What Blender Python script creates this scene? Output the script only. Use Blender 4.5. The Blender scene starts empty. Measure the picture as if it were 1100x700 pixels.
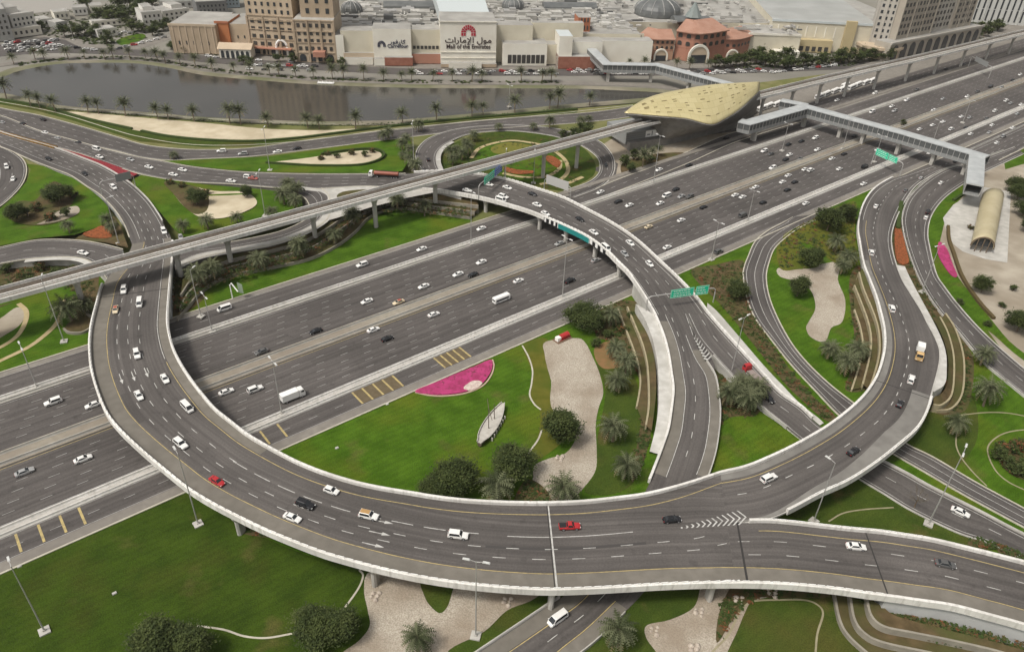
import bpy, bmesh, math, random
from mathutils import Vector, Matrix
from mathutils.geometry import tessellate_polygon
R = math.radians
rnd = random.Random(7)
SC = bpy.context.scene
COL = SC.collection

# ------------------------------------------------------------------ camera
FPX, PITCH, ROLL, CAMH = 810.0, R(33.8), R(-2.16), 150.0
_f = Vector((0, math.cos(PITCH), -math.sin(PITCH)))
_r = Vector((1, 0, 0))
_d = _f.cross(_r)
CR = _r * math.cos(ROLL) + _d * math.sin(ROLL)
CD = _d * math.cos(ROLL) - _r * math.sin(ROLL)
cam = bpy.data.cameras.new('camera')
camo = bpy.data.objects.new('camera', cam)
COL.objects.link(camo)
m = Matrix.Identity(4)
for i, a in enumerate((CR, -CD, -_f)):
    for j in range(3):
        m[j][i] = a[j]
m[2][3] = CAMH
camo.matrix_world = m
cam.sensor_fit = 'HORIZONTAL'
cam.sensor_width = 36
cam.lens = FPX / 1100 * 36
cam.clip_start = 1
cam.clip_end = 20000
SC.camera = camo

# ------------------------------------------------------------------ light
SUN_EL, SUN_AZ = R(58), R(-128)     # azimuth measured from +Y towards +X
world = bpy.data.worlds.new('World')
SC.world = world
world.use_nodes = True
wn = world.node_tree
wn.nodes.clear()
sky = wn.nodes.new('ShaderNodeTexSky')
sky.sky_type = 'NISHITA'
sky.sun_disc = False
sky.sun_elevation = SUN_EL
sky.sun_rotation = SUN_AZ
sky.air_density = 1.0
sky.dust_density = 6.0
sky.ozone_density = 0.6
hs = wn.nodes.new('ShaderNodeHueSaturation')
hs.inputs['Saturation'].default_value = 0.12
bgn = wn.nodes.new('ShaderNodeBackground')
bgn.inputs['Strength'].default_value = 0.088
wo = wn.nodes.new('ShaderNodeOutputWorld')
wn.links.new(sky.outputs[0], hs.inputs['Color'])
wn.links.new(hs.outputs[0], bgn.inputs['Color'])
wn.links.new(bgn.outputs[0], wo.inputs['Surface'])
sun = bpy.data.lights.new('sun', 'SUN')
sun.energy = 1.5
sun.angle = R(10)
sun.color = (1.0, 0.93, 0.82)
suno = bpy.data.objects.new('sun', sun)
COL.objects.link(suno)
sd = Vector((math.sin(SUN_AZ) * math.cos(SUN_EL), math.cos(SUN_AZ) * math.cos(SUN_EL), math.sin(SUN_EL)))
suno.rotation_euler = sd.to_track_quat('Z', 'Y').to_euler()
suno.location = (0, 0, 400)
vs = SC.view_settings
vs.view_transform = 'Standard'
vs.look = 'None'
vs.exposure = 0.54
vs.gamma = 1
vs.use_curve_mapping = False
SC.cycles.max_bounces = 5
SC.cycles.volume_bounces = 0

# ------------------------------------------------------------------ survey: sight lines to points at a known height
def g(px, py, z=0.0):
    v = CR * ((px - 550) / FPX) + CD * ((py - 350) / FPX) + _f
    t = (z - CAMH) / v.z
    return Vector((v.x * t, v.y * t, z))

def proj(p):
    q = p - Vector((0, 0, CAMH))
    d = q.dot(_f)
    return 550 + FPX * q.dot(CR) / d, 350 + FPX * q.dot(CD) / d, d

def height_to(p, ty):
    lo, hi = 0.0, 140.0
    for _ in range(40):
        mid = (lo + hi) / 2
        if proj(p + Vector((0, 0, mid)))[1] > ty:
            lo = mid
        else:
            hi = mid
    return lo

HA = R(40.0)
HU = Vector((math.cos(HA), math.sin(HA), 0))
HV = Vector((-math.sin(HA), math.cos(HA), 0))
def hw(u, v, z=0.0):
    q = HU * u + HV * v
    return Vector((q.x, q.y, z))

# ------------------------------------------------------------------ materials
MATS = {}
def mat(name, col, rough=0.8, col2=None, scale=1.0, metal=0.0, bump=0.0, bscale=None, detail=4, uv=False, stretch=(1, 1, 1),
        emis=None, spec=0.4, lo=0.35, hi=0.65, col3=None, scale3=0.03, f3=0.5):
    if name in MATS:
        return MATS[name]
    M = bpy.data.materials.new(name)
    M.use_nodes = True
    nt = M.node_tree
    b = nt.nodes['Principled BSDF']
    b.inputs['Roughness'].default_value = rough
    b.inputs['Metallic'].default_value = metal
    b.inputs['Specular IOR Level'].default_value = spec
    b.inputs['Base Color'].default_value = (*col, 1)
    M.diffuse_color = (*col, 1)
    def noise(sc, st=(1, 1, 1), uvc=False, det=4):
        if uvc:
            t = nt.nodes.new('ShaderNodeUVMap')
        else:
            t = nt.nodes.new('ShaderNodeNewGeometry')
        mp = nt.nodes.new('ShaderNodeMapping')
        mp.inputs['Scale'].default_value = st
        nt.links.new(t.outputs['UV' if uvc else 'Position'], mp.inputs['Vector'])
        n = nt.nodes.new('ShaderNodeTexNoise')
        n.inputs['Scale'].default_value = sc
        n.inputs['Detail'].default_value = det
        nt.links.new(mp.outputs[0], n.inputs['Vector'])
        return n
    last = None
    if col2:
        n = noise(scale, stretch, uv, detail)
        rp = nt.nodes.new('ShaderNodeValToRGB')
        rp.color_ramp.elements[0].position = lo
        rp.color_ramp.elements[1].position = hi
        rp.color_ramp.elements[0].color = (*col, 1)
        rp.color_ramp.elements[1].color = (*col2, 1)
        nt.links.new(n.outputs['Fac'], rp.inputs['Fac'])
        last = rp.outputs['Color']
        if col3:
            n3 = noise(scale3, (1, 1, 1), False, 3)
            r3 = nt.nodes.new('ShaderNodeValToRGB')
            r3.color_ramp.elements[0].position = 0.4
            r3.color_ramp.elements[1].position = 0.65
            r3.color_ramp.elements[0].color = (0, 0, 0, 1)
            r3.color_ramp.elements[1].color = (f3, f3, f3, 1)
            nt.links.new(n3.outputs['Fac'], r3.inputs['Fac'])
            mx = nt.nodes.new('ShaderNodeMix')
            mx.data_type = 'RGBA'
            nt.links.new(r3.outputs['Color'], mx.inputs['Factor'])
            nt.links.new(last, mx.inputs[6])
            mx.inputs[7].default_value = (*col3, 1)
            last = mx.outputs[2]
        nt.links.new(last, b.inputs['Base Color'])
    if bump:
        n = noise(bscale or scale * 3, (1, 1, 1), False, 4)
        bp = nt.nodes.new('ShaderNodeBump')
        bp.inputs['Strength'].default_value = bump
        bp.inputs['Distance'].default_value = 0.2
        nt.links.new(n.outputs['Fac'], bp.inputs['Height'])
        nt.links.new(bp.outputs[0], b.inputs['Normal'])
    if emis:
        b.inputs['Emission Color'].default_value = (*emis[0], 1)
        b.inputs['Emission Strength'].default_value = emis[1]
    MATS[name] = M
    return M

def asphalt(name, c0, c1, tr):
    """worn road surface: long tyre streaks, fine aggregate, old and new blotches; UV is metres along and across"""
    M = bpy.data.materials.new(name); M.use_nodes = True; nt = M.node_tree; bs = nt.nodes['Principled BSDF']
    bs.inputs['Roughness'].default_value = .88; bs.inputs['Specular IOR Level'].default_value = .3
    uv = nt.nodes.new('ShaderNodeUVMap'); geo = nt.nodes.new('ShaderNodeNewGeometry')
    def noise(src, st, sc, det):
        mp = nt.nodes.new('ShaderNodeMapping'); mp.inputs['Scale'].default_value = st; nt.links.new(src, mp.inputs['Vector'])
        n = nt.nodes.new('ShaderNodeTexNoise'); n.inputs['Scale'].default_value = sc; n.inputs['Detail'].default_value = det; nt.links.new(mp.outputs[0], n.inputs['Vector']); return n.outputs['Fac']
    def ramp(f, p0, p1, a, c):
        r = nt.nodes.new('ShaderNodeMapRange'); r.inputs['From Min'].default_value = p0; r.inputs['From Max'].default_value = p1; r.inputs['To Min'].default_value = a; r.inputs['To Max'].default_value = c; nt.links.new(f, r.inputs['Value']); return r.outputs[0]
    def mul(x, y):
        q = nt.nodes.new('ShaderNodeMath'); q.operation = 'MULTIPLY'; nt.links.new(x, q.inputs[0]); nt.links.new(y, q.inputs[1]); return q.outputs[0]
    U = uv.outputs['UV']; P = geo.outputs['Position']
    f = mul(ramp(noise(U, (.006, 1.1, 1), 1.0, 3), .35, .68, 1.0 - tr, 1.0 + tr), ramp(noise(U, (.03, .30, 1), 1.0, 4), .3, .7, .90, 1.10))
    f = mul(f, ramp(noise(P, (1, 1, 1), .035, 3), .38, .62, .86, 1.10))
    f = mul(f, ramp(noise(P, (1, 1, 1), 2.2, 5), .3, .7, .86, 1.14))
    f = mul(f, ramp(noise(P, (1, 1, 1), .35, 6), .60, .72, 1.0, .80))
    sx = nt.nodes.new('ShaderNodeSeparateXYZ'); nt.links.new(U, sx.inputs[0])
    for per, amp in ((3.65, .07), (1.83, .05)):
        q1 = nt.nodes.new('ShaderNodeMath'); q1.operation = 'MULTIPLY'; q1.inputs[1].default_value = 2 * math.pi / per; nt.links.new(sx.outputs['Y'], q1.inputs[0])
        q2 = nt.nodes.new('ShaderNodeMath'); q2.operation = 'SINE'; nt.links.new(q1.outputs[0], q2.inputs[0])
        f = mul(f, ramp(q2.outputs[0], -1, 1, 1 - amp, 1 + amp))
    mx = nt.nodes.new('ShaderNodeMix'); mx.data_type = 'RGBA'; mx.inputs[6].default_value = (*c0, 1); mx.inputs[7].default_value = (*c1, 1); nt.links.new(noise(P, (1, 1, 1), .02, 2), mx.inputs['Factor'])
    vm = nt.nodes.new('ShaderNodeVectorMath'); vm.operation = 'SCALE'; nt.links.new(mx.outputs[2], vm.inputs[0]); nt.links.new(f, vm.inputs['Scale']); nt.links.new(vm.outputs[0], bs.inputs['Base Color'])
    MATS[name] = M; return M
def turf(name, c0, c1, c2, worn, stripe=.06):
    """mown grass: blade grain, mowing bands, lush and dry patches"""
    M = bpy.data.materials.new(name); M.use_nodes = True; nt = M.node_tree; bs = nt.nodes['Principled BSDF']
    bs.inputs['Roughness'].default_value = .95; bs.inputs['Specular IOR Level'].default_value = .1
    geo = nt.nodes.new('ShaderNodeNewGeometry'); P = geo.outputs['Position']
    def noise(sc, det, st=(1, 1, 1), rz=0):
        mp = nt.nodes.new('ShaderNodeMapping'); mp.inputs['Scale'].default_value = st; mp.inputs['Rotation'].default_value = (0, 0, rz); nt.links.new(P, mp.inputs['Vector'])
        n = nt.nodes.new('ShaderNodeTexNoise'); n.inputs['Scale'].default_value = sc; n.inputs['Detail'].default_value = det; nt.links.new(mp.outputs[0], n.inputs['Vector']); return n.outputs['Fac']
    def rampf(f, p0, p1, a=0., c=1.):
        r = nt.nodes.new('ShaderNodeMapRange'); r.inputs['From Min'].default_value = p0; r.inputs['From Max'].default_value = p1; r.inputs['To Min'].default_value = a; r.inputs['To Max'].default_value = c; nt.links.new(f, r.inputs['Value']); return r.outputs[0]
    def mix(f, a, c):
        m_ = nt.nodes.new('ShaderNodeMix'); m_.data_type = 'RGBA'; nt.links.new(f, m_.inputs['Factor'])
        for k, q in ((6, a), (7, c)):
            if isinstance(q, tuple): m_.inputs[k].default_value = (*q, 1)
            else: nt.links.new(q, m_.inputs[k])
        return m_.outputs[2]
    c = mix(rampf(noise(.16, 5), .35, .65), c0, c1)
    c = mix(rampf(noise(.045, 4), .50, .68, 0, .8), c, c2)
    c = mix(rampf(noise(.085, 6), .60, .72, 0, worn), c, (.105, .085, .030))
    wv = nt.nodes.new('ShaderNodeTexWave'); wv.inputs['Scale'].default_value = .16; wv.inputs['Distortion'].default_value = 2.5; wv.inputs['Detail'].default_value = 2
    mp = nt.nodes.new('ShaderNodeMapping'); mp.inputs['Rotation'].default_value = (0, 0, .9); nt.links.new(P, mp.inputs['Vector']); nt.links.new(mp.outputs[0], wv.inputs['Vector'])
    f = rampf(wv.outputs['Fac'], 0, 1, 1 - stripe, 1 + stripe)
    g2 = rampf(noise(3.2, 6), .3, .7, .72, 1.28)
    mm = nt.nodes.new('ShaderNodeMath'); mm.operation = 'MULTIPLY'; nt.links.new(f, mm.inputs[0]); nt.links.new(g2, mm.inputs[1])
    vm = nt.nodes.new('ShaderNodeVectorMath'); vm.operation = 'SCALE'; nt.links.new(c, vm.inputs[0]); nt.links.new(mm.outputs[0], vm.inputs['Scale']); nt.links.new(vm.outputs[0], bs.inputs['Base Color'])
    bp = nt.nodes.new('ShaderNodeBump'); bp.inputs['Strength'].default_value = .35; bp.inputs['Distance'].default_value = .2; nt.links.new(noise(2.5, 4), bp.inputs['Height']); nt.links.new(bp.outputs[0], bs.inputs['Normal'])
    MATS[name] = M; return M
M_ASPH = asphalt('asphalt', (.083, .0745, .0695), (.100, .090, .084), .19)
M_DECK = asphalt('deck_asphalt', (.088, .079, .0735), (.105, .095, .088), .18)
M_SHLD = mat('shoulder_surfacing', (0.150, 0.136, 0.114), 0.9, (0.185, 0.168, 0.142), 0.4, detail=8, col3=(0.118, 0.107, 0.09), scale3=0.08)
M_CONC = mat('pale_concrete', (0.40, 0.385, 0.35), 0.85, (0.50, 0.48, 0.44), 0.35, col3=(0.33, 0.315, 0.285), scale3=0.12, f3=0.6)
M_CONCW = mat('white_concrete', (0.44, 0.425, 0.39), 0.85, (0.55, 0.535, 0.50), 0.5, detail=8, col3=(0.36, 0.345, 0.31), scale3=0.12, f3=0.8)
M_PARA = mat('parapet_concrete', (0.50, 0.48, 0.44), 0.8, (0.72, 0.70, 0.66), 1.1, detail=8, stretch=(1, 1, .18), lo=.30, hi=.52, col3=(0.52, 0.50, 0.46), scale3=0.08, f3=0.8)
M_WORN = mat('worn_road_paint', (0.40, 0.39, 0.37), 0.8, (0.24, 0.23, 0.215), 0.6, lo=.4, hi=.7)
M_CONCD = mat('weathered_concrete', (0.22, 0.205, 0.18), 0.9, (0.30, 0.28, 0.245), 0.5, col3=(0.17, 0.155, 0.135), scale3=0.1)
M_MED = mat('median_paving', (0.25, 0.225, 0.18), 0.9, (0.31, 0.28, 0.225), 0.5, col3=(0.20, 0.165, 0.13), scale3=0.03, f3=0.8)
M_VERGE = mat('hard_verge', (0.19, 0.172, 0.15), 0.9, (0.24, 0.22, 0.19), 0.4, col3=(0.15, 0.135, 0.118), scale3=0.05)
M_PAINT = mat('road_paint', (0.52, 0.51, 0.48), 0.7, (0.30, 0.29, 0.27), 0.9, lo=.42, hi=.72)
M_YEL = mat('yellow_road_paint', (0.46, 0.36, 0.15), 0.7, (0.28, 0.22, 0.11), 0.9, lo=.4, hi=.72)
M_BROWNP = mat('brown_road_surfacing', (0.105, 0.08, 0.045), 0.9, (0.13, 0.10, 0.06), 0.6)
M_LAWN = turf('lawn_grass', (.040, .086, .005), (.064, .126, .009), (.094, .118, .011), .5)
M_LAWND = turf('dull_grass', (.036, .060, .009), (.054, .078, .012), (.070, .066, .016), .9, .03)
M_LAWNVIG = turf('vignetted_lawn_grass', (.028, .050, .005), (.042, .070, .007), (.052, .056, .010), .55)  # same lawn grass, with corner vignette darkening put into the colour
M_DRY = mat('dry_verge_grass', (0.13, 0.135, 0.045), 0.95, (0.20, 0.185, 0.085), 0.12, col3=(0.10, 0.12, 0.035), scale3=0.03, f3=0.8, spec=0.1)
M_MULCH = mat('planting_soil', (0.075, 0.055, 0.028), 0.95, (0.12, 0.085, 0.045), 0.35, col3=(0.07, 0.075, 0.025), scale3=0.1, f3=0.9, spec=0.1, bump=0.5, bscale=1.5)
M_OLIVE = mat('olive_grass', (0.088, 0.092, 0.012), 0.95, (0.125, 0.115, 0.020), 0.3, col3=(0.06, 0.09, 0.010), scale3=0.06, f3=0.8, spec=0.12, bump=0.3, bscale=2.5)
M_SAND = mat('pale_sand', (0.48, 0.41, 0.29), 0.95, (0.58, 0.51, 0.38), 0.15, col3=(0.38, 0.32, 0.22), scale3=0.06, f3=0.7, spec=0.1)
M_SANDG = mat('grey_sand', (0.30, 0.26, 0.205), 0.95, (0.40, 0.355, 0.285), 0.12, col3=(0.24, 0.20, 0.15), scale3=0.05, f3=0.8, spec=0.1, bump=0.3, bscale=.6)
M_GRAVEL = mat('pinkish_gravel', (0.29, 0.25, 0.20), 0.95, (0.48, 0.43, 0.355), 3.4, detail=9, col3=(0.24, 0.19, 0.14), scale3=0.07, f3=0.75, spec=0.1, bump=0.8, bscale=2.2)
M_LAND = mat('pale_ground', (0.19, 0.18, 0.158), 0.95, (0.27, 0.255, 0.225), 0.02, col3=(0.18, 0.17, 0.14), scale3=0.008, f3=0.8, spec=0.1)
M_DESERT = mat('flat_desert', (0.30, 0.285, 0.26), 0.95, (0.34, 0.32, 0.29), 0.01, spec=0.1)
M_PINK = mat('magenta_flowers', (0.12, 0.04, 0.045), 0.95, (0.40, 0.05, 0.155), 1.1, detail=8, spec=0.1, bump=0.9, bscale=1.5, lo=.30, hi=.46, col3=(0.27, 0.035, 0.095), scale3=.35, f3=.8)
M_RED = mat('crimson_flowers', (0.10, 0.025, 0.026), 0.95, (0.26, 0.035, 0.045), 1.2, lo=.3, hi=.55, detail=6, spec=0.1, bump=0.8, bscale=2)
M_ORANGE = mat('orange_flowers', (0.10, 0.045, 0.02), 0.95, (0.27, 0.085, 0.035), 1.3, lo=.3, hi=.55, detail=6, spec=0.1, bump=0.8, bscale=2)
M_WHITEF = mat('white_flowers', (0.60, 0.54, 0.46), 0.95, (0.42, 0.30, 0.28), 1.2, detail=6, spec=0.1)
M_KERB = mat('kerb_stone', (0.48, 0.45, 0.37), 0.85, (0.40, 0.37, 0.30), 0.5)
M_KERBD = mat('dusty_kerb_stone', (0.30, 0.27, 0.17), 0.9, (0.24, 0.21, 0.13), 0.5)
M_TAN = mat('terrace_wall_stone', (0.36, 0.31, 0.195), 0.9, (0.29, 0.25, 0.16), 0.4)
M_TERG = mat('grey_terrace_stone', (0.23, 0.21, 0.17), 0.9, (0.29, 0.265, 0.215), 0.4)
M_STEEL = mat('galvanised_steel', (0.42, 0.41, 0.39), 0.5, metal=0.3)
M_DARK = mat('dark_rubber', (0.02, 0.02, 0.02), 0.8)
M_RIM = mat('alloy_rim', (0.45, 0.45, 0.46), 0.35, metal=0.6)
M_GLASS = mat('tinted_glass', (0.022, 0.025, 0.028), 0.12, spec=0.6)
M_BGLASS = mat('building_glass', (0.035, 0.040, 0.045), 0.2, spec=0.6)
M_HEAD = mat('headlamp_lens', (0.70, 0.70, 0.68), 0.2)
M_TAIL = mat('tail_lens', (0.30, 0.012, 0.012), 0.3)
M_GREEN = mat('green_sign_face', (0.005, 0.52, 0.30), 0.5)
M_BLUE = mat('blue_sign_face', (0.02, 0.10, 0.42), 0.5)
M_TEAL = mat('teal_banner', (0.015, 0.21, 0.20), 0.6)
M_WHITE = mat('white_paint', (0.78, 0.77, 0.74), 0.5)
M_BLACK = mat('black_paint', (0.02, 0.02, 0.021), 0.5)
def panels(name, c0, c1, seam, bw, bh, metal, rough):
    M = bpy.data.materials.new(name); M.use_nodes = True; nt = M.node_tree; bs = nt.nodes['Principled BSDF']
    bs.inputs['Metallic'].default_value = metal; bs.inputs['Roughness'].default_value = rough
    uv = nt.nodes.new('ShaderNodeUVMap'); br = nt.nodes.new('ShaderNodeTexBrick'); nt.links.new(uv.outputs['UV'], br.inputs['Vector'])
    br.inputs['Color1'].default_value = (*c0, 1); br.inputs['Color2'].default_value = (*c1, 1); br.inputs['Mortar'].default_value = (*seam, 1)
    br.inputs['Scale'].default_value = 1; br.inputs['Mortar Size'].default_value = .09; br.inputs['Brick Width'].default_value = bw; br.inputs['Row Height'].default_value = bh; br.inputs['Mortar Smooth'].default_value = .3
    nt.links.new(br.outputs['Color'], bs.inputs['Base Color']); MATS[name] = M; return M
M_GOLD = panels('gold_cladding', (.56, .48, .25), (.62, .54, .30), (.42, .35, .17), 6.4, 4.4, .3, .42)
M_GOLD2 = mat('dull_gold_cladding', (0.42, 0.36, 0.22), 0.5, (0.49, 0.43, 0.28), 0.15, metal=0.1, detail=6)
M_SHELLG = mat('grey_shell_cladding', (0.17, 0.16, 0.148), 0.5, (0.22, 0.21, 0.195), 0.3, metal=0.1)
M_BALLAST = mat('track_bed', (0.085, 0.068, 0.052), 0.95, (0.12, 0.098, 0.075), 0.6)
M_RAIL = mat('rail_steel', (0.20, 0.17, 0.14), 0.5, metal=0.5)
M_BARK = mat('tree_bark', (0.13, 0.095, 0.065), 0.95, (0.18, 0.135, 0.09), 2.0)
M_PTRUNK = mat('palm_bark', (0.15, 0.115, 0.08), 0.95, (0.21, 0.165, 0.12), 2.0)
M_LEAF = [mat('leaf_dark_green', (0.034, 0.048, 0.013), 0.75, spec=.2), mat('leaf_olive_green', (0.052, 0.068, 0.018), 0.75, spec=.2), mat('leaf_grey_green', (0.072, 0.088, 0.026), 0.75, spec=.2)]
M_FROND = [mat('frond_dark_green', (0.046, 0.056, 0.024), 0.75, spec=.2), mat('frond_grey_green', (0.108, 0.118, 0.062), 0.75, spec=.2), mat('frond_dry', (0.17, 0.14, 0.075), 0.8, spec=.2)]
M_SHRUB = [mat('shrub_green', (0.040, 0.062, 0.014), 0.8, spec=.2), mat('shrub_brown', (0.095, 0.070, 0.030), 0.85, spec=.2), mat('shrub_rust', (0.15, 0.062, 0.026), 0.85, spec=.2)]
M_CREAM = mat('cream_render', (0.53, 0.485, 0.38), 0.9, (0.61, 0.565, 0.45), 0.08, detail=7)
M_CREAM2 = mat('pale_cream_render', (0.68, 0.64, 0.55), 0.9, (0.76, 0.73, 0.64), 0.08, detail=7)
M_SANDST = mat('sandstone_render', (0.36, 0.28, 0.195), 0.9, (0.43, 0.335, 0.24), 0.1, detail=7)
M_SANDST2 = mat('warm_sandstone_render', (0.44, 0.35, 0.25), 0.9, (0.51, 0.41, 0.30), 0.1, detail=7)
M_TERRA = mat('terracotta_render', (0.36, 0.13, 0.062), 0.9, (0.41, 0.16, 0.085), 0.07)
M_TERRA2 = mat('dusty_red_render', (0.35, 0.165, 0.11), 0.9, (0.40, 0.20, 0.14), 0.07)
M_ROOFT = mat('clay_tile_roof', (0.33, 0.175, 0.12), 0.9, (0.38, 0.22, 0.16), 0.2)
M_ROOFG = mat('grey_flat_roof', (0.30, 0.29, 0.265), 0.9, (0.40, 0.385, 0.355), 0.1, col3=(0.22, 0.21, 0.19), scale3=0.04)
M_ROOFB = mat('pale_blue_roof', (0.50, 0.54, 0.54), 0.6)
M_LEAD = mat('grey_skylight', (0.10, 0.105, 0.105), 0.4, (0.14, 0.145, 0.14), 0.2)
M_FBROOF = mat('footbridge_roof', (0.36, 0.375, 0.375), 0.45, (0.44, 0.455, 0.45), 0.25, detail=6)
M_FBSIDE = mat('footbridge_cladding', (0.25, 0.255, 0.25), 0.5)
M_BRICK = mat('red_brick', (0.26, 0.10, 0.065), 0.9, (0.31, 0.135, 0.09), 0.4)
M_WATER = mat('lake_water', (0.046, 0.043, 0.036), 0.12, (0.060, 0.056, 0.048), 0.02, bump=0.12, bscale=0.30, spec=0.42)
M_ROCK = mat('pale_rock', (0.48, 0.42, 0.35), 0.9, (0.36, 0.30, 0.25), 1.5)
M_REDP = mat('red_paint', (0.42, 0.035, 0.035), 0.35)
M_TANK = mat('rusty_red_tank', (0.27, 0.085, 0.055), 0.5)
M_WOOD = mat('pale_boat_planks', (0.40, 0.375, 0.33), 0.8, (0.48, 0.455, 0.41), 0.8)
M_HULL = mat('dark_hull_planks', (0.10, 0.075, 0.055), 0.8, (0.14, 0.11, 0.08), 0.8)
PAINT = {
 'white': mat('white_car_paint', (0.74, 0.73, 0.70), 0.3), 'silver': mat('silver_car_paint', (0.42, 0.42, 0.41), 0.3, metal=0.3),
 'black': mat('black_car_paint', (0.018, 0.018, 0.02), 0.25), 'grey': mat('grey_car_paint', (0.13, 0.128, 0.125), 0.3, metal=0.3),
 'red': mat('red_car_paint', (0.40, 0.028, 0.032), 0.3), 'cream': mat('cream_car_paint', (0.62, 0.52, 0.36), 0.3),
 'yellow': mat('tan_cab_paint', (0.55, 0.36, 0.16), 0.4), 'maroon': mat('maroon_roof_paint', (0.36, 0.07, 0.05), 0.35), 'tan': mat('tan_roof_paint', (0.42, 0.25, 0.10), 0.4)}

# ------------------------------------------------------------------ mesh building
class MB:
    def __init__(self):
        self.v, self.f, self.m, self.uv = [], [], [], None
    def pt(self, p):
        self.v.append(tuple(p)); return len(self.v) - 1
    def face(self, pts, mi=0):
        b = len(self.v)
        self.v += [tuple(p) for p in pts]
        self.f.append(tuple(range(b, b + len(pts)))); self.m.append(mi)
    def grid(self, rows, mi=0, closed=False):
        b = len(self.v); n = len(rows[0])
        for r in rows:
            self.v += [tuple(p) for p in r]
        for i in range(len(rows) - 1):
            for j in range(n if closed else n - 1):
                k = (j + 1) % n
                self.f.append((b + i * n + j, b + i * n + k, b + (i + 1) * n + k, b + (i + 1) * n + j)); self.m.append(mi)
        return b
    def loft(self, rings, mi=0):
        b = self.grid(rings, mi, True); n = len(rings[0])
        self.f.append(tuple(range(b + n - 1, b - 1, -1))); self.m.append(mi)
        e = b + (len(rings) - 1) * n
        self.f.append(tuple(range(e, e + n))); self.m.append(mi)
    def box(self, c, s, mi=0, rz=0.0, taper=1.0):
        c = Vector(c); x, y, z = s[0] / 2, s[1] / 2, s[2] / 2
        cs, sn = math.cos(rz), math.sin(rz)
        def q(a, b_, zz, k=1.0):
            a *= k; b_ *= k
            return (c.x + a * cs - b_ * sn, c.y + a * sn + b_ * cs, c.z + zz)
        lo = [q(-x, -y, -z), q(x, -y, -z), q(x, y, -z), q(-x, y, -z)]
        hi = [q(-x, -y, z, taper), q(x, -y, z, taper), q(x, y, z, taper), q(-x, y, z, taper)]
        self.loft([lo, hi], mi)
    def tube(self, p0, p1, r0, r1=None, n=8, mi=0):
        p0, p1 = Vector(p0), Vector(p1)
        r1 = r0 if r1 is None else r1
        d = (p1 - p0).normalized()
        a = d.orthogonal().normalized(); b = d.cross(a)
        ring = lambda p, r: [p + (a * math.cos(t * 2 * math.pi / n) + b * math.sin(t * 2 * math.pi / n)) * r for t in range(n)]
        self.loft([ring(p0, r0), ring(p1, r1)], mi)
    def path_tube(self, pts, rad, n=6, mi=0):
        rings = []
        for i, p in enumerate(pts):
            p = Vector(p)
            d = (Vector(pts[min(i + 1, len(pts) - 1)]) - Vector(pts[max(i - 1, 0)])).normalized()
            a = d.orthogonal().normalized() if abs(d.z) > .99 else Vector((0, 0, 1)).cross(d).normalized()
            b = d.cross(a)
            r = rad[i] if isinstance(rad, (list, tuple)) else rad
            rings.append([p + (a * math.cos(t * 2 * math.pi / n) + b * math.sin(t * 2 * math.pi / n)) * r for t in range(n)])
        self.loft(rings, mi)
    def prism(self, pts, z0, z1, mi=0, mtop=None):
        n = len(pts)
        lo = [Vector((p[0], p[1], z0)) for p in pts]; hi = [Vector((p[0], p[1], z1)) for p in pts]
        for i in range(n):
            j = (i + 1) % n
            self.face([lo[i], lo[j], hi[j], hi[i]], mi)
        mt = mi if mtop is None else mtop
        for t in tessellate_polygon([hi]):
            self.face([hi[k] for k in t], mt)
        for t in tessellate_polygon([lo]):
            self.face([lo[k] for k in reversed(t)], mi)
    def poly(self, pts, mi=0):
        pts = [Vector(p) for p in pts]
        for t in tessellate_polygon([[Vector((p.x, p.y, 0)) for p in pts]]):
            q = [pts[k] for k in t]
            if (q[1] - q[0]).cross(q[2] - q[0]).z < 0:
                q.reverse()
            self.face(q, mi)
    def mesh(self, name, mats, smooth=False):
        me = bpy.data.meshes.new(name)
        me.from_pydata(self.v, [], self.f)
        for q in (mats if isinstance(mats, (list, tuple)) else [mats]):
            me.materials.append(q)
        me.polygons.foreach_set('material_index', self.m)
        if self.uv:
            l = me.uv_layers.new(name='UVMap')
            for li, vi in enumerate([i for f_ in self.f for i in f_]):
                l.data[li].uv = self.uv[vi]
        if smooth:
            me.polygons.foreach_set('use_smooth', [True] * len(me.polygons))
        me.update()
        return me
    def obj(self, name, mats, parent=None, smooth=False, fix=True):
        me = self.mesh(name, mats, smooth)
        if fix:
            bm = bmesh.new(); bm.from_mesh(me)
            bmesh.ops.remove_doubles(bm, verts=bm.verts, dist=0.0005)
            bmesh.ops.recalc_face_normals(bm, faces=bm.faces)
            bm.to_mesh(me); bm.free()
        return link(name, me, parent)

def link(name, me, parent=None):
    o = bpy.data.objects.new(name, me)
    COL.objects.link(o)
    if parent:
        o.parent = parent
    return o

def tag(o, label=None, cat=None, group=None, kind=None):
    if label: o['label'] = label
    if cat: o['category'] = cat
    if group: o['group'] = group
    if kind: o['kind'] = kind
    return o

def thing(name, label, cat, loc=(0, 0, 0), rz=0.0, group=None):
    o = bpy.data.objects.new(name, None)
    COL.objects.link(o)
    o.empty_display_size = 0.5
    o.location = loc; o.rotation_euler = (0, 0, rz)
    return tag(o, label, cat, group)

def copy_tree(o, parent=None):
    c = o.copy(); COL.objects.link(c); c.parent = parent
    for ch in list(o.children):
        copy_tree(ch, c)
    return c

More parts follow.
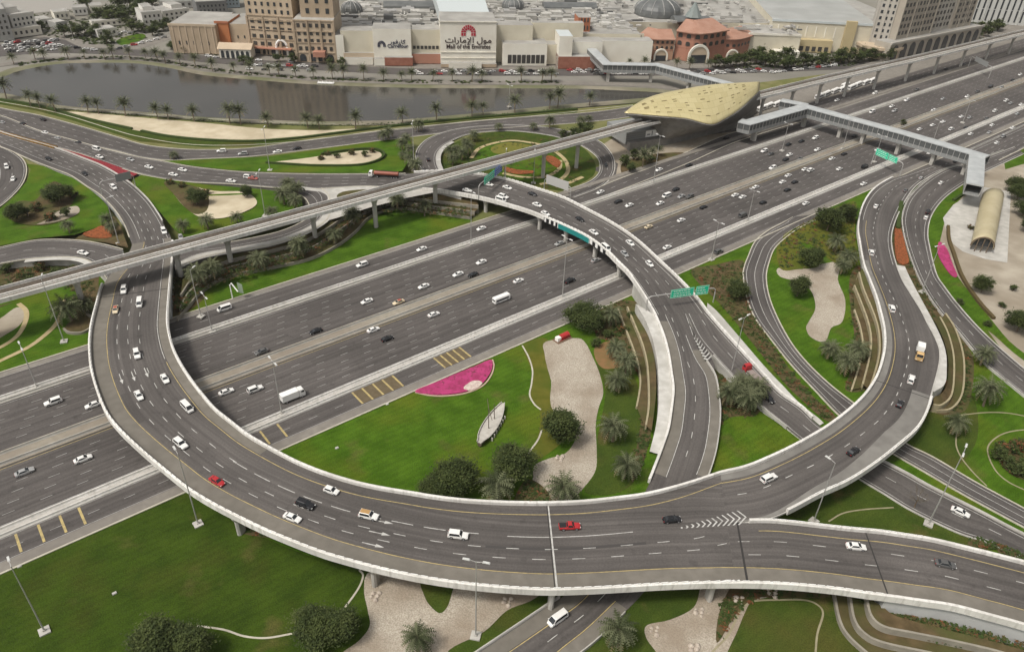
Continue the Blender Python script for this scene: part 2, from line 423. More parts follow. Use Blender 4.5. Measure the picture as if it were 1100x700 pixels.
ORD = ['zeroth', 'first', 'second', 'third', 'fourth', 'fifth', 'sixth', 'seventh', 'eighth', 'ninth', 'tenth', 'eleventh', 'twelfth', 'thirteenth',
       'fourteenth', 'fifteenth', 'sixteenth', 'seventeenth', 'eighteenth', 'nineteenth', 'twentieth']
NUM = ['no', 'one', 'two', 'three', 'four', 'five', 'six', 'seven', 'eight', 'nine', 'ten', 'eleven', 'twelve', 'thirteen', 'fourteen', 'fifteen',
       'sixteen', 'seventeen', 'eighteen', 'nineteen', 'twenty']
def ordinal(i):
    if i < len(ORD): return ORD[i]
    return '%d%s' % (i, {1: 'st', 2: 'nd', 3: 'rd'}.get(i % 10, 'th'))
def nword(n):
    return NUM[n] if n < len(NUM) else str(n)
def series(i, n, one, many, where):
    """label for the i-th (0 based, counted from the left) of n look-alikes"""
    if n == 1: return '%s %s' % (one, where)
    if i == 0: return 'leftmost %s %s' % (one, where)
    if i == n - 1: return 'rightmost %s %s' % (one, where)
    return '%s %s from the left %s' % (ordinal(i + 1), one, where)

def catmull(pts, n=6, closed=False):
    pts = [Vector(p) for p in pts]
    out = []; N = len(pts)
    for i in range(N if closed else N - 1):
        if closed:
            a, b, c, d = pts[i - 1], pts[i], pts[(i + 1) % N], pts[(i + 2) % N]
        else:
            b, c = pts[i], pts[i + 1]
            a = pts[i - 1] if i else b * 2 - c
            d = pts[i + 2] if i + 2 < N else c * 2 - b
        for k in range(n):
            t = k / n
            out.append(((b * 2) + (c - a) * t + (a * 2 - b * 5 + c * 4 - d) * t * t + (b * 3 - a - c * 3 + d) * t ** 3) * 0.5)
    if not closed: out.append(pts[-1])
    return out

def gp(lst, z=0.0):
    return [g(p[0], p[1], (p[2] if len(p) > 2 else 0) + z) for p in lst]

PATCHN = [0]
def patch(name, pts, material, z=0.0, smooth=5, kind='structure', label=None, cat=None, group=None, mats=None):
    PATCHN[0] += 1; z += PATCHN[0] * .0006      # every sheet at its own level
    P = gp(pts, z)
    if smooth: P = catmull(P, smooth, True)
    b = MB(); b.poly(P)
    o = b.obj(name, material, fix=False)
    return tag(o, label, cat, group, kind)

def bed(name, pts, material, label, cat, h=0.35, z=0.0, smooth=5, group=None, kind=None):
    """a planted bed: a low raised mat of flowers with its own thickness"""
    P = gp(pts, z)
    if smooth: P = catmull(P, smooth, True)
    b = MB(); b.prism([(p.x, p.y) for p in P], z, z + h)
    o = b.obj(name, material)
    return tag(o, label, cat, group, kind)

def laterals(pts):
    out = []
    for i in range(len(pts)):
        d = pts[min(i + 1, len(pts) - 1)] - pts[max(i - 1, 0)]
        d.z = 0; d.normalize()
        out.append(Vector((-d.y, d.x, 0)))
    return out

def sweep(b, pts, prof, mi=0, lat=None):
    """closed profile [(lateral, z)] carried along pts"""
    lat = lat or laterals(pts)
    b.loft([[p + l * q[0] + Vector((0, 0, q[1])) for q in prof] for p, l in zip(pts, lat)], mi)

def px_line(lst, z=0.0, n=6):
    return catmull(gp(lst, z), n)

def kerb_line(name, lst, w, h, material, label=None, cat=None, z=0.0, kind=None, group=None, n=6, parent=None):
    P = px_line(lst, z, n)
    b = MB(); sweep(b, P, [(-w / 2, -0.15), (w / 2, -0.15), (w / 2, h), (-w / 2, h)])
    return tag(b.obj(name, material, parent), label, cat, group, kind)

# ------------------------------------------------------------------ road strips
class Strip:
    def __init__(self, ribs, n=6, zoff=0.0):
        L = [g(r[0], r[1], r[4] + zoff) for r in ribs]; Rr = [g(r[2], r[3], r[4] + zoff) for r in ribs]
        L, Rr = catmull(L, n), catmull(Rr, n)
        for _ in range(2): L, Rr = self.square(L, Rr)
        self.setup(L, Rr)
    @staticmethod
    def square(L, Rr):
        # re-pair the two edges so that each rib stands square to the road
        N = len(L)
        C = [(a + b) / 2 for a, b in zip(L, Rr)]
        s = [0.0]
        for a, b in zip(C, C[1:]): s.append(s[-1] + (b - a).length)
        def hit(E, c, d, i0):
            best = None
            for k in range(max(0, i0 - 40), min(N - 1, i0 + 40)):
                a, b = E[k], E[k + 1]
                fa = (a - c).x * d.x + (a - c).y * d.y; fb = (b - c).x * d.x + (b - c).y * d.y
                if fa * fb <= 0 and fa != fb:
                    t = fa / (fa - fb); p = a.lerp(b, t)
                    q = ((p - c).to_2d().length, k + t)
                    if best is None or q < best: best = q
            return best
        def ev(E, t):
            t = min(max(t, 0), N - 1.0001); k = int(t)
            return E[k].lerp(E[k + 1], t - k)
        tl, tr = [], []
        for i in range(N):
            d = C[min(i + 2, N - 1)] - C[max(i - 2, 0)]; d.z = 0; d.normalize()
            w = min(1.0, s[i] / 14, (s[-1] - s[i]) / 14)
            hl = hit(L, C[i], d, i); hr = hit(Rr, C[i], d, i)
            lim = 1.6 * (L[i] - Rr[i]).length
            tl.append(i + (hl[1] - i) * w if hl and hl[0] < lim else float(i))
            tr.append(i + (hr[1] - i) * w if hr and hr[0] < lim else float(i))
        for t in (tl, tr):
            for i in range(1, N): t[i] = max(t[i], t[i - 1] + 0.02)
            for _ in range(2):
                t[1:-1] = [(t[i - 1] + 2 * t[i] + t[i + 1]) / 4 for i in range(1, N - 1)]
        return [ev(L, t) for t in tl], [ev(Rr, t) for t in tr]
    def setup(self, L, Rr):
        self.L, self.R = L, Rr
        C = [(a + b) / 2 for a, b in zip(L, Rr)]
        self.C = C
        s = [0.0]
        for a, b in zip(C, C[1:]): s.append(s[-1] + (b - a).length)
        self.s = s; self.len = s[-1]
        self.W = [(b - a).length for a, b in zip(L, Rr)]
        return self
    def idx(self, s):
        s = min(max(s, 0.0), self.len - 1e-4)
        lo, hi = 0, len(self.s) - 1
        while hi - lo > 1:
            mid = (lo + hi) // 2
            if self.s[mid] <= s: lo = mid
            else: hi = mid
        t = (s - self.s[lo]) / max(1e-6, self.s[lo + 1] - self.s[lo])
        return lo, t
    def at(self, s, fr, off=0.0, dz=0.0):
        i, t = self.idx(s)
        l = self.L[i].lerp(self.L[i + 1], t); r = self.R[i].lerp(self.R[i + 1], t)
        d = (r - l); w = d.length; d = d / w
        return l + d * (w * fr + off) + Vector((0, 0, dz))
    def tan(self, s):
        i, t = self.idx(s)
        d = self.C[i + 1] - self.C[i]
        return d.normalized()
    def near(self, p):
        best = (1e18, 0)
        for i, c in enumerate(self.C):
            d = (c.x - p.x) ** 2 + (c.y - p.y) ** 2
            if d < best[0]: best = (d, i)
        i = best[1]; s = self.s[i]
        t = self.tan(s); s += (p - self.C[i]).dot(t)
        return min(max(s, 0), self.len)
    def s_px(self, x, y):
        z = self.C[0].z
        s = 0
        for _ in range(6):
            p = g(x, y, z); s = self.near(p); z = self.at(s, .5).z
        return s
    def rng(self, s0, s1):
        ss = [s0] + [q for q in self.s if s0 + .3 < q < s1 - .3] + [s1]
        return ss
    def surface(self, b, mi=0, cross=4):
        b.uv = b.uv or []
        for s, l, r, w in zip(self.s, self.L, self.R, self.W): pass
        rows = []; uvs = []
        for s, l, r, w in zip(self.s, self.L, self.R, self.W):
            rows.append([l.lerp(r, k / cross) for k in range(cross + 1)])
            uvs += [(s, w * k / cross) for k in range(cross + 1)]
        b.grid(rows, mi); b.uv += uvs
    def line(self, b, fr, off, s0=0, s1=None, w=0.15, dz=0.02, dash=None, phase=0.0):
        s1 = self.len if s1 is None else s1
        if dash:
            s = s0 + phase
            while s < s1 - dash[0]:
                self.line(b, fr, off, s, s + dash[0], w, dz)
                s += dash[1]
            return
        rows = [[self.at(s, fr, off - w / 2, dz), self.at(s, fr, off + w / 2, dz)] for s in self.rng(s0, s1)]
        b.grid(rows)
    def band(self, b, fr0, off0, fr1, off1, s0=0, s1=None, dz=0.012):
        s1 = self.len if s1 is None else s1
        b.grid([[self.at(s, fr0, off0, dz), self.at(s, fr1, off1, dz)] for s in self.rng(s0, s1)])
    def edge_sweep(self, b, side, prof, s0=0, s1=None, mi=0):
        """profile lateral is measured outwards from the edge"""
        s1 = self.len if s1 is None else s1
        rings = []
        for s in self.rng(s0, s1):
            i, t = self.idx(s)
            d = (self.R[i].lerp(self.R[i + 1], t) - self.L[i].lerp(self.L[i + 1], t)); d.z = 0; d.normalize()
            p = self.at(s, 1.0 if side > 0 else 0.0)
            rings.append([p + d * (side * q[0]) + Vector((0, 0, q[1])) for q in prof])
        b.loft(rings, mi)
    def skirt(self, b, s0=0, s1=None, mi=0, zlow=-0.3, inset=0.05, dz=-0.03):
        """solid embankment under the strip down to the ground"""
        s1 = self.len if s1 is None else s1
        rings = []
        for s in self.rng(s0, s1):
            a = self.at(s, 0, inset, dz); c = self.at(s, 1, -inset, dz)
            rings.append([a, c, Vector((c.x, c.y, zlow)), Vector((a.x, a.y, zlow))])
        b.loft(rings, mi)
    def slab(self, b, s0, s1, thick=1.3, mi=0, inset=-0.25, dz=-0.03):
        rings = []
        for s in self.rng(s0, s1):
            a = self.at(s, 0, inset, dz); c = self.at(s, 1, -inset, dz)
            a1 = self.at(s, 0, 2.2, dz - thick); c1 = self.at(s, 1, -2.2, dz - thick)
            e = Vector((0, 0, -0.55))
            rings.append([a, c, c + e, c1, a1, a + e])
        b.loft(rings, mi)

PARA = [(-0.12, -0.9), (0.62, -0.9), (0.62, 0.95), (0.55, 1.0), (-0.05, 1.0), (-0.12, 0.92)]
LOWP = [(-0.05, -0.4), (0.35, -0.4), (0.35, 0.75), (0.08, 0.75), (-0.05, 0.4)]
KERBP = [(0.0, -0.2), (0.45, -0.2), (0.45, 0.14), (0.0, 0.14)]
# ================================================================== ground
b = MB(); S_ = 6000
b.face([(-S_, -S_, -0.6), (S_, -S_, -0.6), (S_, S_, -0.6), (-S_, S_, -0.6)])
tag(b.obj('land', M_LAND, fix=False), kind='structure')
b = MB()   # the raised site round the interchange, closed by the lake bank on its far side
def band_patch(name, u0, u1, v0, v1, material, z=0.0, n=1):
    bb = MB()
    bb.grid([[hw(u0 + (u1 - u0) * i / n, v0, z), hw(u0 + (u1 - u0) * i / n, v1, z)] for i in range(n + 1)])
    for k, f_ in enumerate(bb.f): bb.f[k] = tuple(reversed(f_))
    return tag(bb.obj(name, material, fix=False), kind='structure')

LAKE = [(-30, 92), (5, 82), (20, 76.5), (50, 70.5), (80, 68), (140, 68), (180, 73), (220, 81), (280, 86.5), (340, 91), (440, 94.5), (540, 95), (620, 95.5), (660, 97), (700, 99), (716, 101),
        (704, 104), (660, 108), (600, 113), (540, 119), (480, 124.5), (440, 128), (410, 129.5), (340, 130.5), (280, 128.5), (220, 126), (180, 122.5), (120, 118), (60, 112.5), (12, 101.5), (-20, 98)]
patch('lake', LAKE, M_WATER, z=-0.3, smooth=4)
# banks round the water
BANK = [(-60, 92), (-5, 79), (14, 73), (48, 67.5), (80, 65), (140, 65), (182, 69.5), (222, 77.5), (280, 83), (340, 87.5), (440, 91), (540, 91.5), (620, 92), (664, 93.5), (706, 95.5), (730, 100),
        (716, 107), (664, 112), (602, 117), (542, 123.5), (482, 128.5), (442, 132), (410, 134), (340, 134.5), (280, 132.5), (220, 130), (180, 126), (120, 121.5), (60, 116), (6, 106), (-60, 102)]
def ring(name, outer, inner, material, zo, zi, n=4):
    O = catmull(gp(outer, zo), n, True); I = catmull(gp(inner, zi), n, True)
    bb = MB(); rows = [[a, c] for a, c in zip(O, I)]; rows.append(rows[0])
    bb.grid(rows)
    return tag(bb.obj(name, material, fix=True), kind='structure')
ring('lake_bank', BANK, LAKE, mat('bank_soil', (0.17, 0.15, 0.11), 0.95, (0.25, 0.225, 0.17), 0.08, col3=(0.11, 0.12, 0.05), scale3=0.03, f3=0.8), 0.05, -0.32)

# site sheets
patch('interchange_ground', [(-200, 104), (6, 108), (60, 117), (120, 122.5), (180, 127), (220, 131), (280, 133.5), (340, 135.5), (410, 135), (442, 133), (482, 129.5), (542, 124.5), (602, 118), (664, 113), (716, 108), (760, 96),
      (900, 78), (1250, 30), (1500, 300), (1400, 800), (500, 900), (-300, 800)], M_DRY, z=0.0, smooth=0)
# lawns on the near side of the highway
bb = MB(); bb.grid([[hw(-110, 161.2, .03), hw(-110, -60, .03)], [hw(480, 161.2, .03), hw(480, -60, .03)]])
tag(bb.obj('lawn', M_LAWN, fix=True), kind='structure')
patch('lawn', [(-60, 640), (0, 617), (128, 561), (200, 530), (262, 566), (330, 596), (398, 612), (430, 640), (400, 690), (340, 740), (-60, 740)], M_LAWNVIG, z=0.06)  # lower left lawn, vignette painted in as darker grass
patch('grass', [(396, 612), (520, 600), (640, 600), (700, 620), (860, 612), (905, 640), (960, 740), (360, 740)], M_LAWND, z=0.05, smooth=0)
patch('grass', [(840, 552), (884, 530), (930, 510), (1010, 560), (1080, 600), (1100, 620), (1000, 584), (920, 572)], M_LAWND, z=0.07, smooth=0)
patch('grass', [(985, 440), (1040, 420), (1050, 470), (1020, 505), (985, 492), (950, 492)], M_LAWND, z=0.06)

# gravel beds with pale edging
GR1 = [(586, 367), (617, 363), (628, 367), (638, 386), (645, 404), (648, 422), (643, 438), (640, 456), (641, 484), (640, 504), (630, 520), (615, 535), (590, 552), (560, 548), (563, 530), (572, 515), (574, 500), (590, 492), (605, 488), (615, 478), (618, 465), (606, 450), (594, 440), (591, 428), (592, 410), (588, 395), (585, 380)]
GR2 = [(440, 590), (398, 612), (391, 632), (395, 655), (397, 672), (385, 688), (366, 702), (350, 725), (470, 725), (482, 698), (520, 678), (545, 655), (575, 642), (600, 615), (560, 596), (500, 588)]
GR3 = [(757, 612), (752, 632), (745, 652), (720, 665), (695, 671), (694, 684), (705, 700), (720, 722), (765, 722), (787, 688), (800, 658), (808, 646), (830, 640), (860, 636), (862, 616), (810, 604)]
GR4 = [(885, 283), (903, 282), (900, 300), (908, 322), (905, 345), (893, 352), (886, 367), (871, 362), (866, 352), (869, 345), (876, 330), (871, 312), (858, 303), (838, 297), (836, 288), (858, 289)]
patch('grass', [(562, 371), (588, 364), (592, 392), (592, 432), (612, 462), (584, 490), (562, 492), (577, 471), (580, 441), (570, 425), (572, 400)], M_OLIVE, z=.07)
patch('grass', [(640, 372), (662, 366), (678, 384), (672, 392), (650, 396), (640, 386)], mat('rusty_soil', (.22,.12,.05), .95, (.16,.11,.04), .5), z=.095)
for P_ in (GR1, GR2, GR3, GR4):
    patch('gravel_bed', P_, M_GRAVEL, z=0.10)
patch('grass', [(452, 622), (456, 640), (462, 650), (472, 658), (480, 652), (485, 638), (488, 620), (470, 612)], M_LAWND, z=0.14)
for nm, P_, w_, h_, M_ in (
    ('lawn_edging', [(561, 371), (568, 384), (572, 398), (571, 412), (569, 424), (574, 434), (581, 440)], .5, .12, M_KERB),
    ('lawn_edging', [(582, 462), (578, 472), (571, 482), (563, 492)], .5, .12, M_KERB),
    ('lawn_edging', [(508, 520), (526, 514)], .5, .12, M_KERB),
    ('lawn_edging', [(212, 672), (240, 676), (262, 683), (285, 685), (310, 681), (328, 677)], .45, .12, M_KERB),
    ('lawn_edging', [(366, 658), (376, 645), (386, 630), (390, 618), (386, 612)], .45, .12, M_KERB),
    ('lawn_edging', [(765, 700), (782, 682), (792, 662), (800, 650), (812, 645), (840, 644), (862, 644), (876, 648), (884, 658), (878, 680), (876, 700)], .45, .12, M_KERBD),
    ('lawn_edging', [(1030, 446), (1060, 443), (1085, 444), (1115, 450)], .4, .12, M_KERBD),
    ('lawn_edging', [(1028, 462), (1027, 478), (1033, 492), (1046, 508), (1060, 522)], .4, .12, M_KERBD),
    ('lawn_edging', [(1120, 462), (1095, 462), (1075, 467), (1062, 478), (1062, 490), (1070, 506), (1084, 518), (1105, 528)], .4, .12, M_KERBD),
    ('lawn_edging', [(890, 560), (906, 551), (930, 547), (960, 545)], .4, .12, M_KERBD)):
    kerb_line(nm, P_, w_, h_, M_, kind='structure')

# planting soil
MUL = [[(742, 292), (770, 284), (798, 280), (800, 305), (808, 335), (824, 362), (845, 392), (872, 424), (898, 447), (888, 452), (862, 430), (840, 408), (800, 358), (775, 328)],
       [(926, 286), (936, 312), (944, 340), (948, 360), (946, 384), (936, 410), (926, 420), (908, 418), (914, 396), (918, 364), (914, 334), (912, 306), (916, 290)],
       [(961, 300), (958, 262), (962, 240), (968, 232), (972, 250), (980, 285), (994, 312), (1012, 338), (1034, 364), (1046, 388), (1042, 430), (1030, 444), (1002, 440), (1010, 400), (1006, 360), (984, 325)],
       [(640, 330), (670, 322), (690, 330), (700, 372), (703, 420), (700, 460), (690, 500), (678, 516), (684, 480), (690, 440), (688, 410), (672, 380), (655, 366), (640, 360)],
       [(560, 520), (572, 515), (590, 530), (590, 552), (552, 548)],
       [(762, 398), (790, 404), (816, 430), (812, 446), (785, 450), (768, 458), (772, 430)],
       [(256, 570), (300, 580), (350, 596), (408, 612), (380, 600), (330, 566), (280, 548)],
       [(905, 636), (1000, 640), (1100, 655), (1160, 690), (1100, 720), (960, 715), (920, 680)],
       [(1076, 478), (1100, 474), (1130, 476), (1130, 522), (1100, 515), (1082, 506), (1072, 492)],
       [(1040, 585), (1070, 590), (1110, 610), (1110, 600), (1075, 585), (1050, 577)],
       [(864, 240), (880, 232), (905, 220), (920, 218), (918, 250), (922, 280), (900, 284), (870, 262), (846, 262), (842, 252)],
       [(835, 262), (850, 258), (868, 268), (880, 285), (858, 289), (838, 288)],
       [(800, 620), (870, 622), (890, 640), (850, 642), (812, 642), (790, 660), (770, 690), (775, 650)]]
for i, P_ in enumerate(MUL):
    patch('planting_soil' if i not in (10, 11) else 'grass', P_, M_MULCH if i not in (10, 11) else M_OLIVE, z=0.085 + 0.006 * i)
patch('grass', [(826, 290), (836, 286), (838, 297), (858, 304), (870, 312), (874, 330), (868, 346), (866, 354), (871, 363), (886, 368), (906, 372), (916, 384), (918, 420), (900, 428), (884, 404), (862, 384), (842, 356), (832, 336), (826, 312)], M_LAWN, z=0.06)
patch('grass', [(776, 454), (792, 447), (810, 448), (826, 455), (846, 468), (858, 476), (826, 494), (770, 512), (766, 490)], M_LAWN, z=0.17)
patch('grass', [(640, 392), (660, 385), (680, 402), (688, 430), (690, 470), (684, 512), (660, 530), (628, 528), (641, 504), (642, 470), (650, 425), (646, 404)], M_LAWND, z=0.07)

# the right hand station forecourt
patch('sand', [(1012, 250), (1020, 228), (1044, 200), (1062, 180), (1120, 150), (1260, 200), (1220, 450), (1120, 430), (1092, 396), (1062, 356), (1040, 322), (1024, 296), (1010, 270)], M_SANDG, z=0.05, smooth=3)
patch('forecourt_paving', [(1013, 234), (1024, 220), (1042, 208), (1052, 200), (1086, 206), (1082, 282), (1058, 278), (1034, 270), (1024, 262), (1017, 250)], M_CONC, z=0.10, smooth=0)
patch('grass', [(1048, 190), (1030, 202), (1016, 214), (1006, 226), (1001, 240), (1002, 258), (1006, 276), (1014, 298), (1030, 321), (1050, 346), (1068, 360), (1088, 378), (1108, 392), (1106, 384), (1084, 366), (1064, 342), (1046, 320), (1034, 304), (1020, 284), (1010, 262), (1009, 240), (1020, 222), (1040, 206), (1052, 196)], M_LAWN, z=0.09, smooth=3)
patch('grass', [(1078, 172), (1104, 156), (1120, 160), (1100, 176), (1080, 182)], M_LAWN, z=0.09, smooth=0)
bed('flower_bed', [(1008, 261), (1012, 262), (1018, 270), (1023, 284), (1028, 297), (1022, 296), (1014, 286), (1007, 272)], M_PINK, 'narrow magenta flower bed on the verge below the vaulted station hall', 'flower bed', h=.4, z=.1)
bed('flower_bed', [(961, 246), (967, 246), (971, 258), (973, 268), (976, 282), (968, 284), (962, 276)], M_ORANGE, 'rust orange flower bed between the two curving ramps beside the vaulted hall', 'flower bed', h=.45, z=.15)

# highway-side flower bed
bed('flower_bed', [(446, 420.5), (466, 412), (490, 402), (512, 393), (527, 387), (529, 394), (525, 404), (516, 414), (500, 421), (480, 424), (460, 424)], M_PINK, 'large magenta flower bed on the lawn beside the highway kerb', 'flower bed', h=.4, z=.04, smooth=4)
bed('flower_bed', [(498, 418), (506, 411), (514, 410), (518, 413), (508, 420)], M_WHITEF, 'white flower patch inside the large magenta bed', 'flower bed', h=.55, z=.04)
kerb_line('flower_bed_edging', [(446, 421.5), (462, 425), (480, 425.4), (501, 422.4), (518, 415), (527, 404.5), (530.5, 394), (529, 386.5)], .45, .3, mat('pink_edging', (.45, .33, .25), .9), kind='structure')

# ------------------------------------------------------------------ far side of the highway
band_patch('lawn', -110, 60, 246.2, 300, M_LAWN, z=.03)
patch('lawn', [(186, 346), (220, 333.5), (300, 306.5), (384, 280.5), (440, 260.5), (505, 238), (512, 226), (460, 214), (425, 212), (398, 222), (382, 238), (332, 268), (240, 284), (205, 300), (186, 318)], M_LAWN, z=.05, smooth=0)
patch('grass', [(186, 342), (205, 332), (220, 318), (215, 300), (240, 280), (200, 285), (182, 300)], M_MULCH, z=.08)
patch('planting_soil', [(-40, 300), (0, 286), (40, 284), (100, 288), (106, 304), (104, 330), (92, 350), (80, 345), (84, 318), (60, 306), (0, 330), (-40, 340)], M_MULCH, z=.07)
patch('lawn', [(-20, 312), (0, 306), (40, 302), (62, 306), (40, 316), (0, 328), (-20, 332)], M_LAWN, z=.09)
for P_, w_ in (([(-30, 402), (0, 387.5), (30, 373), (48, 360), (60, 348), (66, 336), (68, 322)], 1.6), ([(-20, 380), (0, 373), (18, 361), (27, 346), (28, 334), (20, 326)], 1.6)):
    P = px_line(P_, .07); bb = MB(); sweep(bb, P, [(-w_ / 2, -.1), (w_ / 2, -.1), (w_ / 2, .05), (-w_ / 2, .05)])
    tag(bb.obj('path', mat('sandy_path', (.36, .285, .15), .95, (.43, .35, .20), .5)), kind='structure')
patch('sand', [(-20, 352), (0, 342), (18, 330), (27, 336), (22, 348), (8, 358), (-10, 366)], M_SANDG, z=.065)

# islands and verges on the sloping ground up to the bridge heads: the third figure is the height
patch('lawn', [(28, 176, .8), (46, 178, 1.), (62, 185, 1.2), (78, 191, 1.8), (96, 203, 2.5), (108, 213, 3), (116, 222, 3.6), (118, 236, 4), (106, 244, 4.2), (80, 252, 4), (40, 256, 3.3), (0, 264, 2.8), (-30, 268, 2.4), (-30, 230, 1.), (0, 224, 1.), (18, 208, .9), (29, 194, .8), (33, 182, .8)], M_LAWN, z=.05, smooth=0)
patch('planting_soil', [(50, 200, 1.6), (60, 195, 1.5), (75, 205, 2), (87, 218, 2.6), (86, 228, 3), (65, 238, 3.3), (40, 242, 3), (15, 238, 2.5), (8, 228, 1.9), (20, 216, 1.5), (38, 215, 1.6)], M_MULCH, z=.12, smooth=4)
patch('sand', [(48, 237, 3.1), (60, 228, 2.9), (76, 222, 2.8), (84, 222, 2.8), (84, 229, 3), (65, 237, 3.3), (40, 241, 3.1)], M_SANDG, z=.2, smooth=4)
patch('planting_soil', [(84, 254, 4.1), (104, 246, 4.3), (118, 238, 4.1), (122, 232, 4.2), (130, 244, 5), (138, 266, 5.6), (112, 260, 5), (80, 257, 4.2)], M_MULCH, z=.06, smooth=0)
bed('flower_bed', [(89, 252), (100, 247), (109, 243), (116, 247), (120, 255), (104, 256)], M_ORANGE, 'triangular orange flower bed where two ramps meet beside the viaduct', 'flower bed', h=.3, z=4.75, smooth=3)
patch('lawn', [(142, 193, 2.5), (152, 188, 2.4), (180, 193, 2.6), (220, 198, 3), (280, 203, 3.8), (302, 206, 4.4), (312, 208, 4.5), (324, 214, 4.7), (326, 232, 5), (300, 240, 5.2), (230, 254, 5.6), (196, 254, 5.4), (185, 244, 5.1), (172, 228, 4.4), (158, 212, 3.6), (146, 200, 2.8)], M_LAWN, z=.05, smooth=0)
patch('sand', [(176, 196, 2.9), (195, 197, 3.1), (230, 205, 3.8), (262, 206, 4), (276, 216, 4.5), (268, 225, 4.9), (240, 234, 5.1), (215, 233, 5), (198, 222, 4.3), (186, 208, 3.5)], M_SAND, z=.14, smooth=4)
patch('planting_soil', [(176, 196, 2.9), (195, 197, 3.1), (214, 202, 3.5), (224, 212, 4.), (222, 226, 4.6), (210, 230, 4.8), (198, 222, 4.3), (186, 208, 3.5)], M_MULCH, z=.22, smooth=4)
patch('lawn', [(172, 173, 2), (200, 172, 1.6), (220, 171, 1.3), (290, 168, .6), (340, 161, .2), (412, 151, .1), (440, 149, .1), (444, 160, .6), (440, 172, 3.5), (432, 184, 5.5), (392, 186, 5.1), (340, 186, 4.5), (290, 185, 3.9), (250, 183, 3.1), (205, 178, 2.6), (182, 174, 2.2)], M_LAWN, z=.04, smooth=0)
patch('sand', [(292, 174.5, 2.5), (320, 171, 2.3), (345, 167.5, 2.), (380, 162.5, 1.8), (402, 162, 1.9), (410, 166, 2.5), (404, 172, 3.3), (384, 177, 3.7), (340, 177.5, 3.4), (312, 176, 3)], M_SAND, z=.3, smooth=4)
kerb_line('hedge', [(286, 175.5, 2.7), (312, 177.2, 3.2), (340, 178.7, 3.6), (384, 178.2, 3.9), (406, 173, 3.5), (413, 166, 2.6), (404, 161, 1.9), (380, 161.4, 1.8), (345, 166.4, 2.)], 1.0, 1.0, M_SHRUB[0], 'low dark hedge looped round the sandy bed between the arterial roads', 'hedge', z=.2)
# paved apron at the head of the slip road
patch('paved_apron', [(322, 200, 4.65), (345, 203, 4.8), (392, 199.5, 5.2), (430, 203, 5.8), (470, 206, 6.4), (440, 212, 6.1), (400, 222, 5.6), (362, 234, 5.4), (340, 240, 5.3), (335, 222, 5)], M_CONC, z=.02, smooth=0)
patch('planting_soil', [(362, 212, 5.2), (368, 206, 5.15), (390, 203.5, 5.3), (404, 205, 5.5), (380, 214, 5.4)], M_MULCH, z=.1, smooth=3)

# big sand field by the lake, with hedges
patch('sand', [(66, 120), (110, 122.5), (170, 128), (220, 132), (280, 138), (340, 140), (385, 138.5), (350, 144.5), (310, 149), (270, 151), (220, 150), (180, 146), (140, 139), (100, 130)], M_SAND, z=.06, smooth=4)
patch('grass', [(-60, 108), (6, 108), (60, 117), (66, 120), (100, 130), (140, 139), (180, 146), (220, 150), (270, 152), (330, 150), (400, 141), (440, 136), (500, 129), (560, 124), (620, 119), (620, 121), (560, 125), (500, 130), (440, 137), (400, 141), (340, 150), (270, 157), (220, 158), (150, 152), (128, 145), (80, 130), (40, 119), (0, 112), (-60, 98)], M_LAWND, z=.08, smooth=0)
kerb_line('hedge', [(0, 107.5), (40, 114), (70, 122), (100, 130), (142, 139.2)], 1.6, 1.0, M_SHRUB[0], 'dark clipped hedge along the sand field beside the left arterial road', 'hedge')
kerb_line('hedge', [(152, 141.5), (180, 147), (220, 151), (270, 152.5), (320, 149), (360, 144), (420, 136.5), (480, 130), (560, 123), (620, 118)], 1.6, 1.0, M_SHRUB[0], 'long dark hedge curving between the sand field and lakeside road', 'hedge')
kerb_line('verge_edging', [(-40, 104), (0, 109.5), (60, 121), (120, 139), (150, 147), (200, 155), (260, 156), (330, 151), (420, 139), (500, 131.5), (600, 122), (680, 113)], .6, .15, M_KERB, kind='structure')
# red carpet of flowers between the arterials
bed('flower_bed', [(60, 158.6), (86, 165.8), (110, 173.6), (130, 180.5), (148, 187.4), (141, 191), (137, 194.5), (130, 189.5), (118, 182), (104, 175.2), (88, 169), (72, 163)], M_RED, 'long crimson wedge of flowers where the two arterial roads part', 'flower bed', h=.3, z=1.4, smooth=0)

# ring of the small loop by the viaduct
patch('grass', [(472, 178), (474, 166), (486, 155), (510, 145), (545, 141), (585, 145), (615, 152), (632, 164), (640, 178), (636, 190), (616, 200), (600, 205), (560, 196), (520, 188), (490, 186)], M_LAWND, z=.05, smooth=3)
patch('lawn', [(512, 168), (520, 158), (545, 153), (575, 158), (600, 168), (612, 180), (604, 194), (584, 197), (556, 192), (530, 184), (516, 178)], M_LAWN, z=.09, smooth=3)
for P_ in ([(506, 170), (514, 160), (530, 154), (552, 151), (580, 155)], [(596, 162), (607, 172), (610, 184), (600, 194), (580, 198)], [(540, 186), (560, 190), (585, 190), (600, 182), (602, 172)], [(596, 200), (612, 196), (626, 190)]):
    P = px_line(P_, .12); bb = MB(); sweep(bb, P, [(-1.1, -.1), (1.1, -.1), (1.1, .06), (-1.1, .06)])
    tag(bb.obj('path', MATS['sandy_path']), kind='structure')
bed('flower_bed', [(542, 180), (556, 183), (572, 184), (572, 186.5), (556, 187.5), (544, 184.5)], M_ORANGE, 'curved orange flower bed under the viaduct inside the small loop', 'flower bed', h=.4, z=.1, smooth=3)
bed('flower_bed', [(585, 170), (592, 168), (602, 174), (600, 180), (594, 178)], M_ORANGE, 'small orange flower bed at the right end of the loop garden', 'flower bed', h=.4, z=.1, smooth=3)
